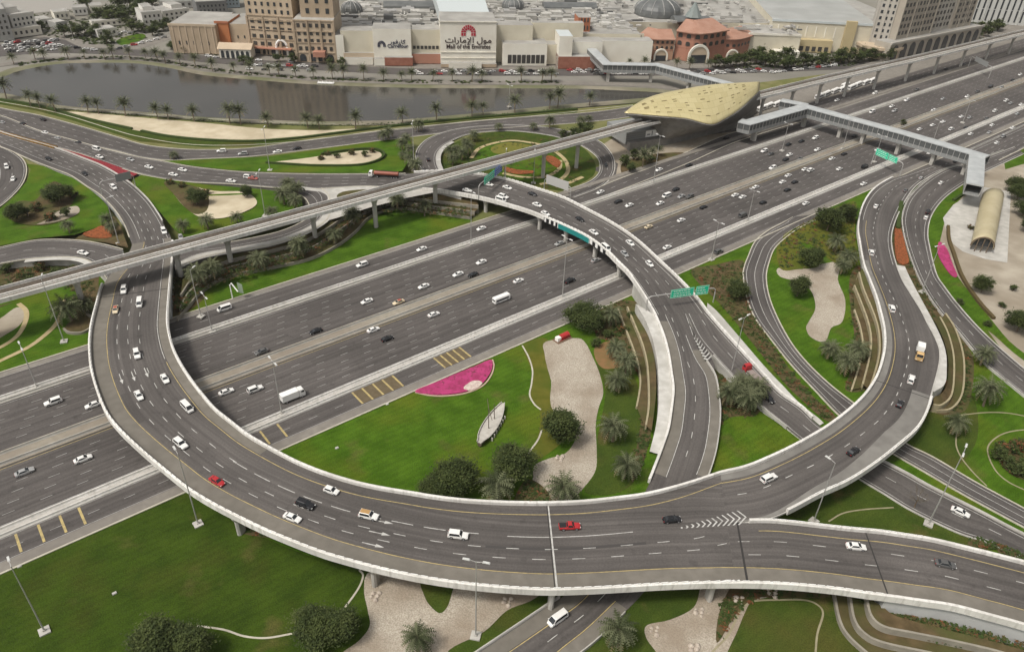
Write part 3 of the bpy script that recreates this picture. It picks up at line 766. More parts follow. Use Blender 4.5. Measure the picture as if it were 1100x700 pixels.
patch('planting_soil', [(528, 158), (545, 153), (565, 155), (580, 160), (570, 165), (545, 166), (530, 164)], mat('yellow_ground_cover', (.17, .15, .03), .95, (.12, .13, .03), .6, detail=6, spec=.1), z=.15, smooth=3)
patch('planting_soil', [(668, 176), (690, 168), (720, 164), (735, 166), (700, 186), (672, 190)], M_MULCH, z=.07)
patch('sand', [(640, 160), (672, 140), (720, 150), (800, 140), (800, 150), (735, 172), (690, 190), (660, 196), (664, 176)], M_SANDG, z=.05, smooth=0)

# ================================================================== the highway
HWS = Strip.__new__(Strip)
U0, U1 = -110, 1700
us = [U0 + (U1 - U0) * i / 60 for i in range(61)]
HWS.setup([hw(u, 246.2, .10) for u in us], [hw(u, 161.2, .10) for u in us])
b = MB(); HWS.surface(b, cross=8)
HWY = tag(b.obj('highway', M_ASPH), kind='structure')
def hline(b, v, u0, u1, w, z=.12, dash=None):
    if dash:
        u = u0
        while u < u1:
            b.face([hw(u, v - w / 2, z), hw(u + dash[0], v - w / 2, z), hw(u + dash[0], v + w / 2, z), hw(u, v + w / 2, z)])
            u += dash[1]
    else:
        b.face([hw(u0, v - w / 2, z), hw(u1, v - w / 2, z), hw(u1, v + w / 2, z), hw(u0, v + w / 2, z)])
b = MB()
k = 0
for v in (180.7, 184.3, 188.0, 191.6, 195.2, 210.3, 213.9, 217.6, 221.2, 224.8, 168.3, 238.2):
    hline(b, v, U0 + (k * 1.7) % 8.7, 1000, .15, dash=(2.8, 8.7)); k += 1
for v in (177.0, 228.6, 164.7, 172.3, 233.6, 243.6):
    hline(b, v, U0, 1200, .16)
link_ = b.obj('lane_marking', M_WORN, HWY, fix=False)
b = MB()
for v in (198.8, 206.6): hline(b, v, U0, 1200, .16)
b.obj('edge_line', M_YEL, HWY, fix=False)
b = MB(); hline(b, 162.9, U0, 1200, 3.2, .115); hline(b, 244.9, U0, 1200, 2.4, .115)
b.obj('hard_shoulder', M_VERGE, HWY, fix=False)
def hwall(name, v, w, h, material, label=None, cat=None, u0=U0, u1=U1, z=.1, kind=None, seg=None):
    bb = MB()
    if seg:
        u = u0
        while u < min(u1, 900):
            c = hw(u + seg / 2, v, z + h / 2); bb.box(c, (seg - .12, w, h), 0, HA, 1.0); u += seg
    else:
        prof = [(-w / 2, 0), (w / 2, 0), (w * .22, h * .45), (w * .16, h), (-w * .16, h), (-w * .22, h * .45)] if h > .4 else [(-w / 2, 0), (w / 2, 0), (w / 2, h), (-w / 2, h)]
        bb.loft([[hw(u, v + q[0], z + q[1]) for q in prof] for u in (u0, u1)])
    return tag(bb.obj(name, material), label, cat, None, kind)
hwall('median_paving', 202.8, 6.4, .16, M_MED, kind='structure')
hwall('separator_paving', 174.3, 3.6, .16, M_CONC, kind='structure')
hwall('separator_paving', 231.0, 3.4, .16, mat('separator_paving', (.32,.30,.265), .9, (.38,.36,.32), .4), kind='structure')
hwall('kerb', 161.0, .5, .2, M_KERB, kind='structure')
hwall('kerb', 246.4, .5, .2, M_KERB, kind='structure', u1=280)
hwall('concrete_barrier', 200.6, .7, .95, M_CONC, 'low concrete barrier along the near edge of the beige highway median', 'barrier', z=.2)
hwall('concrete_barrier', 205.1, .7, .95, M_CONC, 'low concrete barrier along the far edge of the beige highway median', 'barrier', z=.2)
hwall('concrete_barrier', 175.3, 1.0, 1.0, M_PARA, 'bright white barrier beside the near main lanes of the highway', 'barrier', z=.2)
hwall('concrete_barrier', 173.1, .7, .8, M_PARA, 'pale barrier on the service lane side of the near separator strip', 'barrier', z=.2)
hwall('concrete_barrier', 231.9, 1.0, 1.0, M_PARA, 'bright white barrier beside the far service lanes of the highway', 'barrier', z=.2)
hwall('concrete_barrier', 230.1, .6, .7, M_CONC, 'thin pale barrier beside the far main lanes of the highway', 'barrier', z=.2)
# road studs and cross bars of the yellow rumble strips on the service lane
b = MB(); bbr = MB()
GRP = [[((17, 573), (23, 594)), ((41, 563), (48, 583)), ((65, 554), (71, 573)), ((85, 546), (92, 563))],
       [((280, 463), (291, 479)), ((298, 455), (310, 471))],
       [((379, 422), (392, 436)), ((390, 417.5), (402.5, 431)), ((401, 412.5), (414, 426)), ((411, 408), (424, 421)), ((422, 403.5), (435, 416.5))],
       [((467, 385), (481, 397.5)), ((474, 382), (488, 394.5)), ((481, 379), (494.5, 391.5)), ((488, 376), (501, 388.5)), ((495, 373), (508, 386))]]
for G_ in GRP:
    uu = []
    for p0, p1 in G_:
        a, c = g(*p0, .1), g(*p1, .1)
        ua, uc = a.dot(HU), c.dot(HU); u = (ua + uc) / 2
        uu.append(u)
        b.face([hw(u - .3, 172.0, .135), hw(u - .3, 165.2, .135), hw(u + .3, 165.2, .135), hw(u + .3, 172.0, .135)])
    if len(G_) > 2 and G_[0][0][0] > 100:
        bbr.face([hw(min(uu), 165.2, .122), hw(max(uu), 165.2, .122), hw(max(uu), 172, .122), hw(min(uu), 172, .122)])
b.obj('rumble_bar', M_YEL, HWY, fix=True); bbr.obj('brown_surfacing', M_BROWNP, HWY, fix=True)
# merging lanes further up on the near side, frontage lanes on the far side
b = MB(); b.uv = []
def hsheet(name, u0, u1, va, vb, material, z):
    bb = MB(); n = 12
    bb.grid([[hw(u0 + (u1 - u0) * i / n, va, z), hw(u0 + (u1 - u0) * i / n, vb, z)] for i in range(n + 1)])
    bb.uv = [q for i in range(n + 1) for q in ((i * 10, 0), (i * 10, abs(vb - va)))]
    return tag(bb.obj(name, material), kind='structure')
o = hsheet('merging_lanes', 395, 1700, 161.0, 140.5, M_ASPH, .07)
b = MB()
for v in (144.4, 148.0, 151.7): hline(b, v, 470, 1000, .17, .10, (3, 8.7))
for v in (141.2, 155.6): hline(b, v, 470, 1000, .17, .10)
b.obj('lane_marking', M_PAINT, o, fix=False)
hwall('concrete_barrier', 157.6, .8, .9, M_CONC, 'pale barrier between the service lane and merging lanes beyond the footbridge', 'barrier', u0=455)
hwall('kerb', 140.2, .6, .2, M_KERB, kind='structure', u0=470)
o = hsheet('frontage_road', 270, 1700, 246.0, 262, M_ASPH, .074)
b = MB()
for v in (250, 254, 258): hline(b, v, 330, 900, .17, .10, (3, 8.7))
b.obj('lane_marking', M_PAINT, o, fix=False)
hwall('verge', 247.3, 3.0, .22, M_VERGE, kind='structure', u0=230, u1=1500)
hsheet('frontage_paving', 330, 1500, 262, 296, M_VERGE, .0655)

# ================================================================== at-grade roads and ramps
def kerbs(o, st, prof, sides, s0=0, s1=None, material=M_KERB, name='kerb'):
    bb = MB()
    for sd_ in sides: st.edge_sweep(bb, sd_, prof, s0, s1)
    return bb.obj(name, material, o)
def road(name, ribs, zoff, material=M_ASPH, mark=None, sides=(-1, 1), skirt=True, prof=KERBP, kmat=M_KERB, n=6, smat=M_CONCD):
    st = Strip(ribs, n, zoff)
    b = MB(); st.surface(b)
    o = tag(b.obj(name, material), kind='structure')
    if skirt:
        bb = MB(); st.skirt(bb); bb.obj('embankment', smat, o)
    if sides: kerbs(o, st, prof, sides, material=kmat)
    if mark:
        bb = MB(); yb = MB()
        for q in mark:
            (yb if q.get('y') else bb)
            st.line(yb if q.get('y') else bb, q['f'], q.get('o', 0), q.get('s0', 0), q.get('s1'), q.get('w', .16), .02, q.get('d'), q.get('p', 0))
        if bb.f: bb.obj('lane_marking', M_PAINT, o, fix=False)
        if yb.f: yb.obj('edge_line', M_YEL, o, fix=False)
    return o, st
D1 = (3.0, 9.0)
K1A, sK1A = road('arterial_road', [(-60, 101, -60, 112, 0), (0, 116, 0, 126, 0), (40, 123.5, 40, 140, 0), (80, 134, 80, 152, .1), (128, 148, 125, 162, .2), (152, 155, 150, 168.5, .4), (180, 159, 180, 172, .5), (220, 161, 220, 170.5, .5), (270, 159, 270, 168, .3), (320, 152, 322, 162, 0), (360, 147, 362, 157, 0), (410, 141, 412, 150.5, 0),
    (440, 138, 442, 147, 0), (500, 131, 502, 140, 0), (560, 126, 562, 136, 0), (620, 122, 622, 132, 0), (670, 116, 674, 126, 0), (720, 105, 726, 115, 0), (760, 99, 764, 108, 0)], .11,
    mark=[dict(f=.33, d=D1), dict(f=.66, d=D1), dict(f=0, o=.8), dict(f=1, o=-.8)])
K1B, sK1B = road('arterial_road', [(-60, 110, -60, 128, .1), (0, 124, 0, 141.5, .1), (40, 140, 48, 154.5, .4), (80, 151, 88, 165.5, .8), (112, 160, 120, 177, 1.2), (145, 168, 150, 186.5, 1.8), (178, 174, 180, 192.5, 2.3), (205, 179, 205, 195.5, 2.6), (250, 184, 250, 197.5, 3), (290, 186, 290, 201, 3.8), (335, 187, 333, 203, 4.5), (392, 187, 392, 199.8, 5.1), (436, 186.5, 436, 203, 5.85)], .14,
    mark=[dict(f=.28, d=D1), dict(f=.52, d=D1), dict(f=.76, d=D1), dict(f=0, o=.8), dict(f=1, o=-.8)])
LO, sLO = road('loop_road', [(-34, 168, -40, 150, 0), (-10, 172, 0, 157, 0.1), (-4, 178, 18, 166, .2), (-2, 186, 27, 176, .3), (-4, 196, 27, 190, .4), (-14, 206, 18, 205, .5), (-34, 216, -4, 224, .7), (-60, 224, -40, 240, .9)], .17, mark=[dict(f=.5, d=D1), dict(f=0, o=.9), dict(f=1, o=-.9)])
ER, sER = road('ramp_road', [(-60, 280, -60, 296, 1.5), (0, 266, 0, 283, 2.8), (40, 258, 40, 277, 3.6), (80, 258, 80, 276, 4.3), (108, 262, 102, 283, 5), (132, 268, 116, 300, 5.75)], .12, mark=[dict(f=.5, d=D1), dict(f=0, o=.9), dict(f=1, o=-.9)], smat=M_CONCW)
bb = MB(); sER.band(bb, 1, .35, 1, 2.6, 30, sER.len * .93, .05); bb.obj('white_apron', M_CONCW, ER, fix=False)
SL, sSL = road('slip_road', [(308, 203.5, 345, 202, 4.55), (326, 211, 352, 209, 4.85), (333, 221, 354, 217, 5), (333, 232, 354, 226, 5.1), (322, 240, 350, 236, 5.2), (300, 249, 330, 249, 5.3), (270, 256, 296, 261, 5.5), (235, 262, 255, 269, 5.7), (205, 265, 216, 276, 5.9), (184, 268, 188, 288, 6.1)], .17, mark=[dict(f=.0, o=3.6), dict(f=1, o=-3.2)], smat=M_CONCD)
bb = MB(); sSL.band(bb, 1, -2.8, 1, 1.6, 26, sSL.len, .035); bb.obj('white_apron', M_CONC, SL, fix=False)
NL, sNL = road('loop_road', [(474, 186, 456, 184, 5.6), (470, 180, 449, 175, 4.2), (468, 172, 447, 166, 2.8), (470, 163, 451, 157, 1.5), (480, 154, 463, 147.5, .7), (502, 144.5, 490, 139, .2), (530, 141, 526, 135, .05), (562, 141.5, 564, 135, 0), (598, 147, 604, 139.5, 0), (624, 156, 640, 150, 0), (641, 168, 655, 163, 0), (645, 178, 660, 176, 0), (643, 187, 657, 189, 0), (632, 196, 644, 201, 0), (606, 205, 616, 212, 0)], .13, mark=[dict(f=.5, d=D1), dict(f=0, o=.9), dict(f=1, o=-.9)], kmat=M_CONC)
bb = MB(); sNL.band(bb, 0, -2.6, 0, -.1, 0, 62, .04); bb.obj('white_apron', M_CONCW, NL, fix=False)
FR, sFR = road('side_road', [(640, 203, 648, 211, 0), (672, 190, 682, 198, 0), (700, 180, 710, 187, 0), (735, 165, 746, 172, 0), (770, 149, 781, 156, 0), (800, 139, 812, 145, 0), (850, 124, 862, 130, 0)], .155, mark=[dict(f=.5, d=D1)])
# descending carriageway under the main loop (from the middle flyover)
Z8 = 8.0
GR_, sG = road('ramp_road', [(852, 233, 893, 228, 0), (840, 240, 879, 235, 0), (826, 247.5, 860, 243.5, 0), (812, 259, 846, 253, 0), (804, 276, 832, 266, 0), (800, 287, 826, 280, 0), (799, 297, 822.5, 296, 0), (803, 320, 825, 316, 0), (812, 342, 833, 338, 0), (830, 366, 848, 366, 0), (850, 391, 866, 389, 0), (876, 419, 891, 413, 0), (902, 446, 914, 431, 0), (930, 467, 943, 453, 0), (960, 487, 972, 476, 0), (992, 505.5, 1002, 491, 0), (1034, 530, 1046, 517, 0), (1080, 555, 1094, 543, 0), (1130, 582, 1144, 570, 0), (1250, 649, 1265, 636, 0), (1400, 730, 1418, 716, 0)], .145,
    mark=[dict(f=.5, o=0, s0=20), dict(f=0, o=1.1), dict(f=1, o=-1.1)], kmat=M_KERB)
HR, sH = road('ramp_road', [(1090, 158, 1100, 165, 0), (1062, 168.5, 1074, 177, 0), (1040, 176.5, 1052, 187.5, 0), (1020, 181, 1034, 198, 0), (1004, 189, 1017, 210, 0), (988, 201, 1005, 223, 0), (976, 215, 998, 237, 0), (970, 233, 996, 252, 0), (971.5, 250, 998, 265, 0), (975.5, 266, 1001, 279, 0), (984, 290, 1006, 296, 0), (994.5, 312, 1014, 308, 0), (1010, 335, 1026, 324, 0), (1028, 354.5, 1045, 346, 0), (1044, 374, 1062, 363, 0), (1060, 392, 1082, 381, 0), (1092, 418.5, 1110, 404, 0), (1130, 450, 1150, 432, 0), (1230, 538, 1252, 517, 0), (1340, 632, 1366, 608, 0)], .135,
    mark=[dict(f=.5, d=D1), dict(f=0, o=1.2), dict(f=1, o=-1.2)], kmat=M_CONC)
b = MB(); sH.edge_sweep(b, -1, [(.4, -.1), (.75, -.1), (.72, .8), (.43, .8)], 10, sH.len * .8)
tag(b.obj('concrete_barrier', M_CONC), 'low pale wall along the inner side of the rightmost curving ramp', 'barrier')

P = px_line([(-10, 139.5), (0, 142.3), (30, 150.6, .5), (60, 158.8, 1)], .12)
bb = MB(); sweep(bb, P, [(-1.3, -.2), (1.3, -.2), (1.3, .5), (-1.3, .5)])
tag(bb.obj('flower_bed', mat('tawny_flowers', (.22, .12, .03), .95, (.10, .06, .02), .5, detail=6, spec=.1)), 'narrow tawny flower strip dividing the arterial roads at the left edge', 'flower bed')

# repair patches of newer and older surfacing
r5 = random.Random(31)
M_PATCH = asphalt('patched_asphalt', (.072, .065, .060), (.084, .076, .070), .08)
LANES = [178.8, 182.5, 186.1, 189.8, 193.4, 196.9, 208.5, 212.1, 215.7, 219.4, 223, 226.6, 166.9, 170.2, 236, 240.8]
for i in range(26):
    b = MB(); v = r5.choice(LANES); u = r5.uniform(-20, 400); L_ = r5.uniform(5, 26); w = r5.uniform(1.6, 3.0); zz = .1125 + i * .0002
    b.face([hw(u, v - w / 2, zz), hw(u + L_, v - w / 2, zz), hw(u + L_, v + w / 2, zz), hw(u, v + w / 2, zz)]); b.uv = [(u, v), (u + L_, v), (u + L_, v + w), (u, v + w)]
    b.obj('repair_patch', M_PATCH, HWY, fix=False)
# ================================================================== flyovers
M_RIBS = [(-60, 138, -60, 119, .1), (0, 157, 3, 143, .2), (30, 170, 58, 159, .8), (58, 181, 88, 170, 1.2), (76, 188, 108, 178, 1.8), (94, 200, 126, 188, 2.5), (108, 209, 142, 199, 3.2), (122, 223, 158, 214, 4), (132, 237, 169, 229, 4.6), (139, 253, 177, 243, 5.2), (141, 266, 184, 256, 5.7),
 (128, 284, 185, 268, 6.1), (112, 304, 184, 284, 6.5), (105, 328, 182, 305, 6.9), (100, 348, 180, 330, 7.3), (98, 364, 179.5, 350, 7.6), (98, 380, 184, 372, 7.9), (100, 398, 192, 390, Z8), (106, 420, 204, 409, Z8), (116, 444, 217, 426, Z8), (128, 460, 230, 441, Z8), (144, 476, 246, 454, Z8), (162, 492, 264, 468, Z8), (182, 508.5, 282, 479, Z8), (204, 526, 302, 490, Z8), (230, 542, 320, 499, Z8),
 (256, 555.5, 342, 508, Z8), (284, 569, 366, 516, Z8), (316, 582.5, 390, 522.5, Z8), (348, 594.5, 415, 527.5, Z8), (384, 605, 440, 531.5, Z8), (420, 614, 467, 536, Z8), (460, 622, 497, 539.5, Z8), (502, 628, 529, 541.5, Z8), (546, 632, 561, 542.5, Z8), (588, 634, 594, 542.5, Z8), (630, 633, 627, 541, Z8), (668, 631, 660, 537.5, Z8), (710, 628.5, 696, 532.5, Z8), (750, 627, 735, 522.5, Z8), (790, 626.5, 774, 509.5, Z8)]
L_RIBS = [(774, 509.5, 781.2, 562, Z8), (802, 503, 822, 557, Z8), (830, 491.5, 848, 547, Z8), (852, 481, 880, 530, Z8), (872, 470, 910, 516.5, Z8), (890, 459, 940, 497, Z8), (906, 447, 964, 478, 7.9), (920, 435, 984, 460, 7.7), (932, 422, 995, 440, 7.4), (942, 406, 1001, 418, 7), (948, 389, 1006.5, 398, 6.5), (951, 371, 1009, 380, 6), (950, 353, 1005, 365, 5.5), (946, 335, 996, 348, 4.9), (941, 318, 988, 332, 4.3), (934, 300, 976, 313, 3.6), (928, 284, 967, 297, 3.1), (924, 262, 959, 273, 2.5), (922, 244, 957, 254, 2), (927, 222, 962, 235, 1.4), (938, 205, 972, 215, .8), (956, 193, 984, 199, .4), (974, 187, 1002, 187.5, .15), (1002, 177, 1022, 179, .03), (1036, 165, 1050, 167.5, -.04)]
B_RIBS = [(781.2, 562, 790, 626.5, Z8), (822, 561, 820, 627, Z8), (850, 563, 849, 628.5, Z8), (880, 566.5, 877, 631, Z8), (912, 570, 904, 634, Z8), (945, 573, 931, 638, Z8), (972, 577, 959, 641.5, Z8), (1000, 581.5, 986, 645.5, 7.9), (1040, 591, 1023, 651, 7.7), (1080, 601, 1061, 661, 7.5), (1110, 609, 1094, 670, 7.2), (1160, 624, 1146, 686, 6.8), (1220, 645, 1205, 710, 6.2), (1340, 690, 1324, 760, 5)]
C_RIBS = [(434, 203, 434, 186.5, 5.8), (468, 204.5, 480, 185, 6.5), (492, 208, 514, 188, 7), (516, 212.5, 545, 194, 7.3), (540, 218.5, 574, 203, 7.5), (568, 227, 604, 213, 7.6), (588, 235, 630, 226, 7.6), (610, 244.5, 656, 240, 7.6), (632, 255.5, 676, 253, 7.6), (652, 270, 692, 266, 7.5), (664, 282, 708, 281, 7.3), (676, 294, 724, 296, 7), (686, 308, 736, 308, 6.8), (695, 322, 748, 321, 6.4), (704, 338, 759, 336, 6)]
C1_RIBS = [(704, 338, 737.5, 336.8, 6), (713, 360, 746.5, 362, 5.2), (718.5, 380, 756, 384, 4.4), (722, 402, 767, 402, 3.6), (724, 420, 771, 420, 2.9), (722, 440, 773, 444, 2.2), (719, 460, 771, 468, 1.5), (714, 476, 767, 490, 1.), (705, 500, 758, 516, .6), (692, 530, 740, 550, .2), (670, 562, 722, 586, .08), (642, 600, 696, 630, 0), (612, 634, 668, 660, 0), (586, 652, 640, 687, 0), (552, 675, 614, 708, 0), (516, 699, 580, 738, 0), (470, 730, 530, 775, 0), (400, 776, 462, 826, 0)]
C2_RIBS = [(737.5, 336.8, 759, 336, 6), (750, 362, 779, 359, 5), (768, 384, 800, 382, 3.8), (788, 406, 819, 403, 2.7), (813, 433, 838, 423, 1.5), (840, 455, 860, 438, .6), (862, 473, 880, 457, .15), (900, 498, 915, 479, .02), (923, 513.5, 950, 497, 0), (952, 531, 975, 510, 0), (980, 548, 1000, 524, 0), (1028, 571, 1050, 549, 0), (1062, 582.5, 1082, 566, 0), (1104, 603, 1125, 588, 0), (1160, 634, 1180, 617, 0), (1270, 696, 1292, 678, 0), (1400, 770, 1424, 752, 0)]
sM, sL, sB = Strip(M_RIBS, 6, .2), Strip(L_RIBS, 6, .2), Strip(B_RIBS, 6, .2)
sC, s1, s2 = Strip(C_RIBS, 6, .2), Strip(C1_RIBS, 6, .2), Strip(C2_RIBS, 6, .2)

def deck_part(root, st, name='deck', cross=4):
    b = MB(); st.surface(b, cross=cross)
    return b.obj(name, M_DECK, root)
def strips(parent, name, material, fn):
    b = MB(); fn(b)
    if b.f: return b.obj(name, material, parent, fix=False)
def para(root, st, side, s0, s1_, prof=PARA, material=M_PARA, name='parapet'):
    b = MB(); st.edge_sweep(b, side, prof, s0, s1_); return b.obj(name, material, root)
def railing(root, st, side, s0, s1_, step=2.1):
    b = MB(); s = s0
    while s < s1_:
        p = st.at(s, 1 if side > 0 else 0, 0.18 * side, 1.05)
        t = st.tan(s)
        b.box(p + Vector((0, 0, .12)), (1.6, .16, .3), 0, math.atan2(t.y, t.x)); s += step
    return b.obj('railing', M_WHITE, root)
def arrow(b, st, x, y, L=5.5, dirn=1, dz=.03):
    s = st.s_px(x, y); p = g(x, y, st.at(s, .5).z)
    i, t = st.idx(s); l = st.at(s, 0); r = st.at(s, 1); d = (r - l).normalized(); w = (r - l).length
    fr = (p - l).dot(d) / w
    def q(a, o): return st.at(s + a * dirn, fr, o, dz)
    b.face([q(-L / 2, -.12), q(L * .1, -.12), q(L * .1, .12), q(-L / 2, .12)])
    b.face([q(L * .1, -.5), q(L / 2, 0), q(L * .1, .5)])
def joint(root, st, x, y, w=.5, material=None, name='expansion_joint', dz=.028):
    s = st.s_px(x, y)
    b = MB(); b.grid([[st.at(s - w / 2, k / 6, 0, dz) for k in range(7)], [st.at(s + w / 2, k / 6, 0, dz) for k in range(7)]])
    return b.obj(name, material or mat('joint_rubber', (.035, .032, .03), .9), root, fix=False)
def pier(root, st, s, fr=.5, w=3.2, cap=None, zb=0.0, thick=1.3, d=1.3):
    p = st.at(s, fr); t = st.tan(s); a = math.atan2(t.y, t.x)
    b = MB(); zt = p.z - thick - .1
    hw_, hd = w / 2, d / 2
    ca, sa = math.cos(a), math.sin(a)
    def ringz(z, k):
        pts = [(-hd, -hw_ * k + .4), (-hd + .4, -hw_ * k), (hd - .4, -hw_ * k), (hd, -hw_ * k + .4), (hd, hw_ * k - .4), (hd - .4, hw_ * k), (-hd + .4, hw_ * k), (-hd, hw_ * k - .4)]
        return [(p.x + x * ca - y * sa, p.y + x * sa + y * ca, z) for x, y in pts]
    c = cap or w * 1.7
    b.loft([ringz(zb - .4, 1), ringz(zt - 2.2, 1), ringz(zt - .8, c / w), ringz(zt + .2, c / w)])
    return b.obj('pier', M_CONC, root)

# ---- the big sweeping loop in front with its two branches
FLY = thing('flyover_bridge', 'huge curved grey flyover sweeping across the whole front, splitting into two branches', 'flyover', (0, 0, 0))
dM = deck_part(FLY, sM, cross=6); dL = deck_part(FLY, sL); dB = deck_part(FLY, sB)
sA = sM.s_px(110, 306); sBr = sM.s_px(120, 332)
eM = sM.len
sLb = sL.s_px(978, 420); sBb = sB.s_px(938, 600)
for st_, a_, c_ in ((sM, sBr, eM), (sL, 0, sLb), (sB, 0, sBb)):
    b = MB(); st_.slab(b, a_, c_, 1.4); b.obj('deck_slab', M_CONC, FLY)
M_RETW = mat('retaining_wall_concrete', (.47, .475, .46), .85, (.54, .545, .53), .3, col3=(.40, .40, .385), scale3=.15)
for st_, a_, c_ in ((sM, 0, sBr), (sL, sLb, sL.len), (sB, sBb, sB.len)):
    b = MB(); st_.skirt(b, a_, c_); b.obj('embankment_wall', M_RETW, FLY)
# M lane paint; offsets are metres from the outer (L) edge or the inner (R) edge
s300 = sM.s_px(250, 510); sTop = sM.s_px(140, 262); s470 = sM.s_px(450, 570)
strips(dM, 'hard_shoulder', M_SHLD, lambda b: sM.band(b, 0, .1, 0, 4.3, sTop, eM))
strips(dM, 'hard_shoulder', M_SHLD, lambda b: sM.band(b, 1, -2.6, 1, -.1, sTop, s300))
strips(dM, 'edge_line', M_YEL, lambda b: (sM.line(b, 0, 4.5, sTop, eM, .2), sM.line(b, 1, -3.0, s300 - 60, eM, .2)))
def mlines(b):
    sM.line(b, 1, -3.0, sTop, s300 - 62, .18); sM.line(b, 0, 3.2, 30, sTop - 4, .18); sM.line(b, 1, -1.2, 30, sTop, .18)
    for k, f in enumerate((.36, .52, .68)): sM.line(b, f, 0, 30, sTop + 10, .17, .02, (3, 9), k)
    for k, f in enumerate((.33, .47, .62)): sM.line(b, f, 0, sTop + 10, s300, .17, .02, (3, 9), 1.3 * k)
    sM.line(b, .34, 0, s300 - 1, eM, .18, .02, (3, 9)); sM.line(b, .455, 0, s300 + 2, eM, .18, .02, (3, 9))
    sM.line(b, .61, 0, s300 - 4, sM.s_px(545, 574), .2, .02, (5.5, 8.2)); sM.line(b, .60, 0, sM.s_px(545, 574), eM - 24, .2)
    for x, y in ((130, 407), (143, 404), (157, 400)): arrow(b, sM, x, y)
    for x, y in ((411, 560), (408, 572.5), (401, 585)): arrow(b, sM, x, y)
strips(dM, 'lane_marking', M_PAINT, mlines)
joint(dM, sM, 594, 590, .38, M_PAINT); joint(dM, sM, 592, 590, .22); joint(dM, sM, 142, 315, .45); joint(dB, sB, 800, 600, .5) ; joint(dB, sB, 940, 600, .35); joint(dL, sL, 975, 420, .35)
strips(dM, 'tyre_mark', mat('tyre_polish', (.058, .053, .05), .85), lambda b: sM.line(b, .46, 0, sM.s_px(520, 600), sM.s_px(700, 600), .8, .014))
for n_, st_ in enumerate((sM, sM, sM, sB, sL, sC)):
    for i in range(3):
        s = r5.uniform(.3, .92) * st_.len; f = r5.choice((.26, .40, .53, .70)); L_ = r5.uniform(4, 16); w = r5.uniform(1., 2.4)
        if st_ is sL: f = r5.choice((.3, .6))
        b = MB(); rows = [[st_.at(q, f, -w / 2, .008 + .0004 * (n_ * 3 + i)), st_.at(q, f, w / 2, .008 + .0004 * (n_ * 3 + i))] for q in st_.rng(s, min(s + L_, st_.len - 1))]
        b.grid(rows); b.uv = [q for k in range(len(rows)) for q in ((k * 2, 0), (k * 2, w))]
        b.obj('repair_patch', M_PATCH, dM, fix=False)
# loop branch
s3 = 14
strips(dL, 'edge_line', M_YEL, lambda b: sL.line(b, 0, 3.1, 0, sL.len * .62, .2))
def llines(b):
    sL.line(b, .465, 0, 4, sL.s_px(940, 440), .2, .02, (2.6, 8)); sL.line(b, .45, 0, sL.s_px(940, 440), sL.len * .93, .22, .02, (2.2, 6.2)); sL.line(b, 0, 1.6, sL.len * .62, sL.len * .9, .18); sL.line(b, 1, -1.1, sL.len * .5, sL.len * .9, .18)
strips(dL, 'lane_marking', M_PAINT, llines)
strips(dL, 'hard_shoulder', mat('pale_shoulder', (.17, .16, .145), .9, (.22, .21, .19), .3, col3=(.14, .132, .12), scale3=.07), lambda b: b.grid([[sL.at(s, 1, -.3 - 4.9 * min(1, s / 60), .012), sL.at(s, 1, -.1, .012)] for s in sL.rng(2, sL.s_px(985, 420))]))
strips(dL, 'hard_shoulder', MATS['pale_shoulder'], lambda b: sL.band(b, 0, .1, 0, 2.2, 0, sL.len * .5))
strips(dB, 'hard_shoulder', M_SHLD, lambda b: sB.band(b, 1, -4.3, 1, -.1))
strips(dB, 'edge_line', M_YEL, lambda b: (sB.line(b, 1, -4.5, 0, None, .2), sB.line(b, 0, 2.6, 8, None, .2)))
strips(dB, 'lane_marking', M_PAINT, lambda b: (sB.line(b, .32, 0, 2, None, .17, .02, (3, 9)), sB.line(b, .54, 0, 4, None, .17, .02, (3, 9))))
# hatched gore at the split
b = MB()
def gq(*pts, z=Z8 + .2 + .035): b.face([g(x, y, z) for x, y in pts])
for i in range(12):
    x = 731 + i * 5.6; hgt = 1.5 + i * 1.25; yb = 567.2 - i * .35
    gq((x, yb), (x + 1.9, yb), (x + 1.9 + hgt * .5, yb - hgt * .55), (x + hgt * .5, yb - hgt * .55))
    gq((x + hgt * .5, yb - hgt * .55), (x + 1.9 + hgt * .5, yb - hgt * .55), (x + 1.9 - hgt * .1, yb - hgt), (x - hgt * .1, yb - hgt))
b.obj('gore_hatching', M_PAINT, dB, fix=True)
# parapets, railings, piers, aprons
para(FLY, sM, -1, sA, eM); para(FLY, sM, 1, sM.s_px(170, 262), eM); para(FLY, sL, -1, 0, sL.s_px(955, 190)); para(FLY, sL, 1, 12, sLb); para(FLY, sB, -1, 6, sB.len); para(FLY, sB, 1, 0, sB.len)
para(FLY, sM, -1, 40, sM.s_px(138, 255), KERBP, M_KERB, 'kerb'); para(FLY, sM, 1, 40, sM.s_px(165, 240), LOWP, M_CONCW, 'low_wall'); para(FLY, sL, 1, sLb, sL.len * .93, KERBP, M_CONC, 'kerb')
railing(FLY, sM, -1, sBr - 10, eM); railing(FLY, sM, 1, sBr - 20, sM.s_px(300, 520)); railing(FLY, sB, 1, 0, sBb); railing(FLY, sL, 1, 20, sLb); railing(FLY, sB, -1, 12, sB.s_px(1000, 610))
for x, y in ((262, 540), (407, 590), (592, 605), (765, 610)): pier(FLY, sM, sM.s_px(x, y), .075, 2.4, 3.6, 0, 1.0)
for x, y in ((262, 540), (407, 570), (592, 585), (765, 575)): pier(FLY, sM, sM.s_px(x, y), .75, 3.4, 8, 0, 1.4)
for x, y in ((100, 400), (150, 470), (205, 510)):
    pier(FLY, sM, sM.s_px(x + 20, y - 4), .3, 3.0, 6, 0, 1.4); pier(FLY, sM, sM.s_px(x + 20, y - 4), .75, 3.0, 6, 0, 1.4)
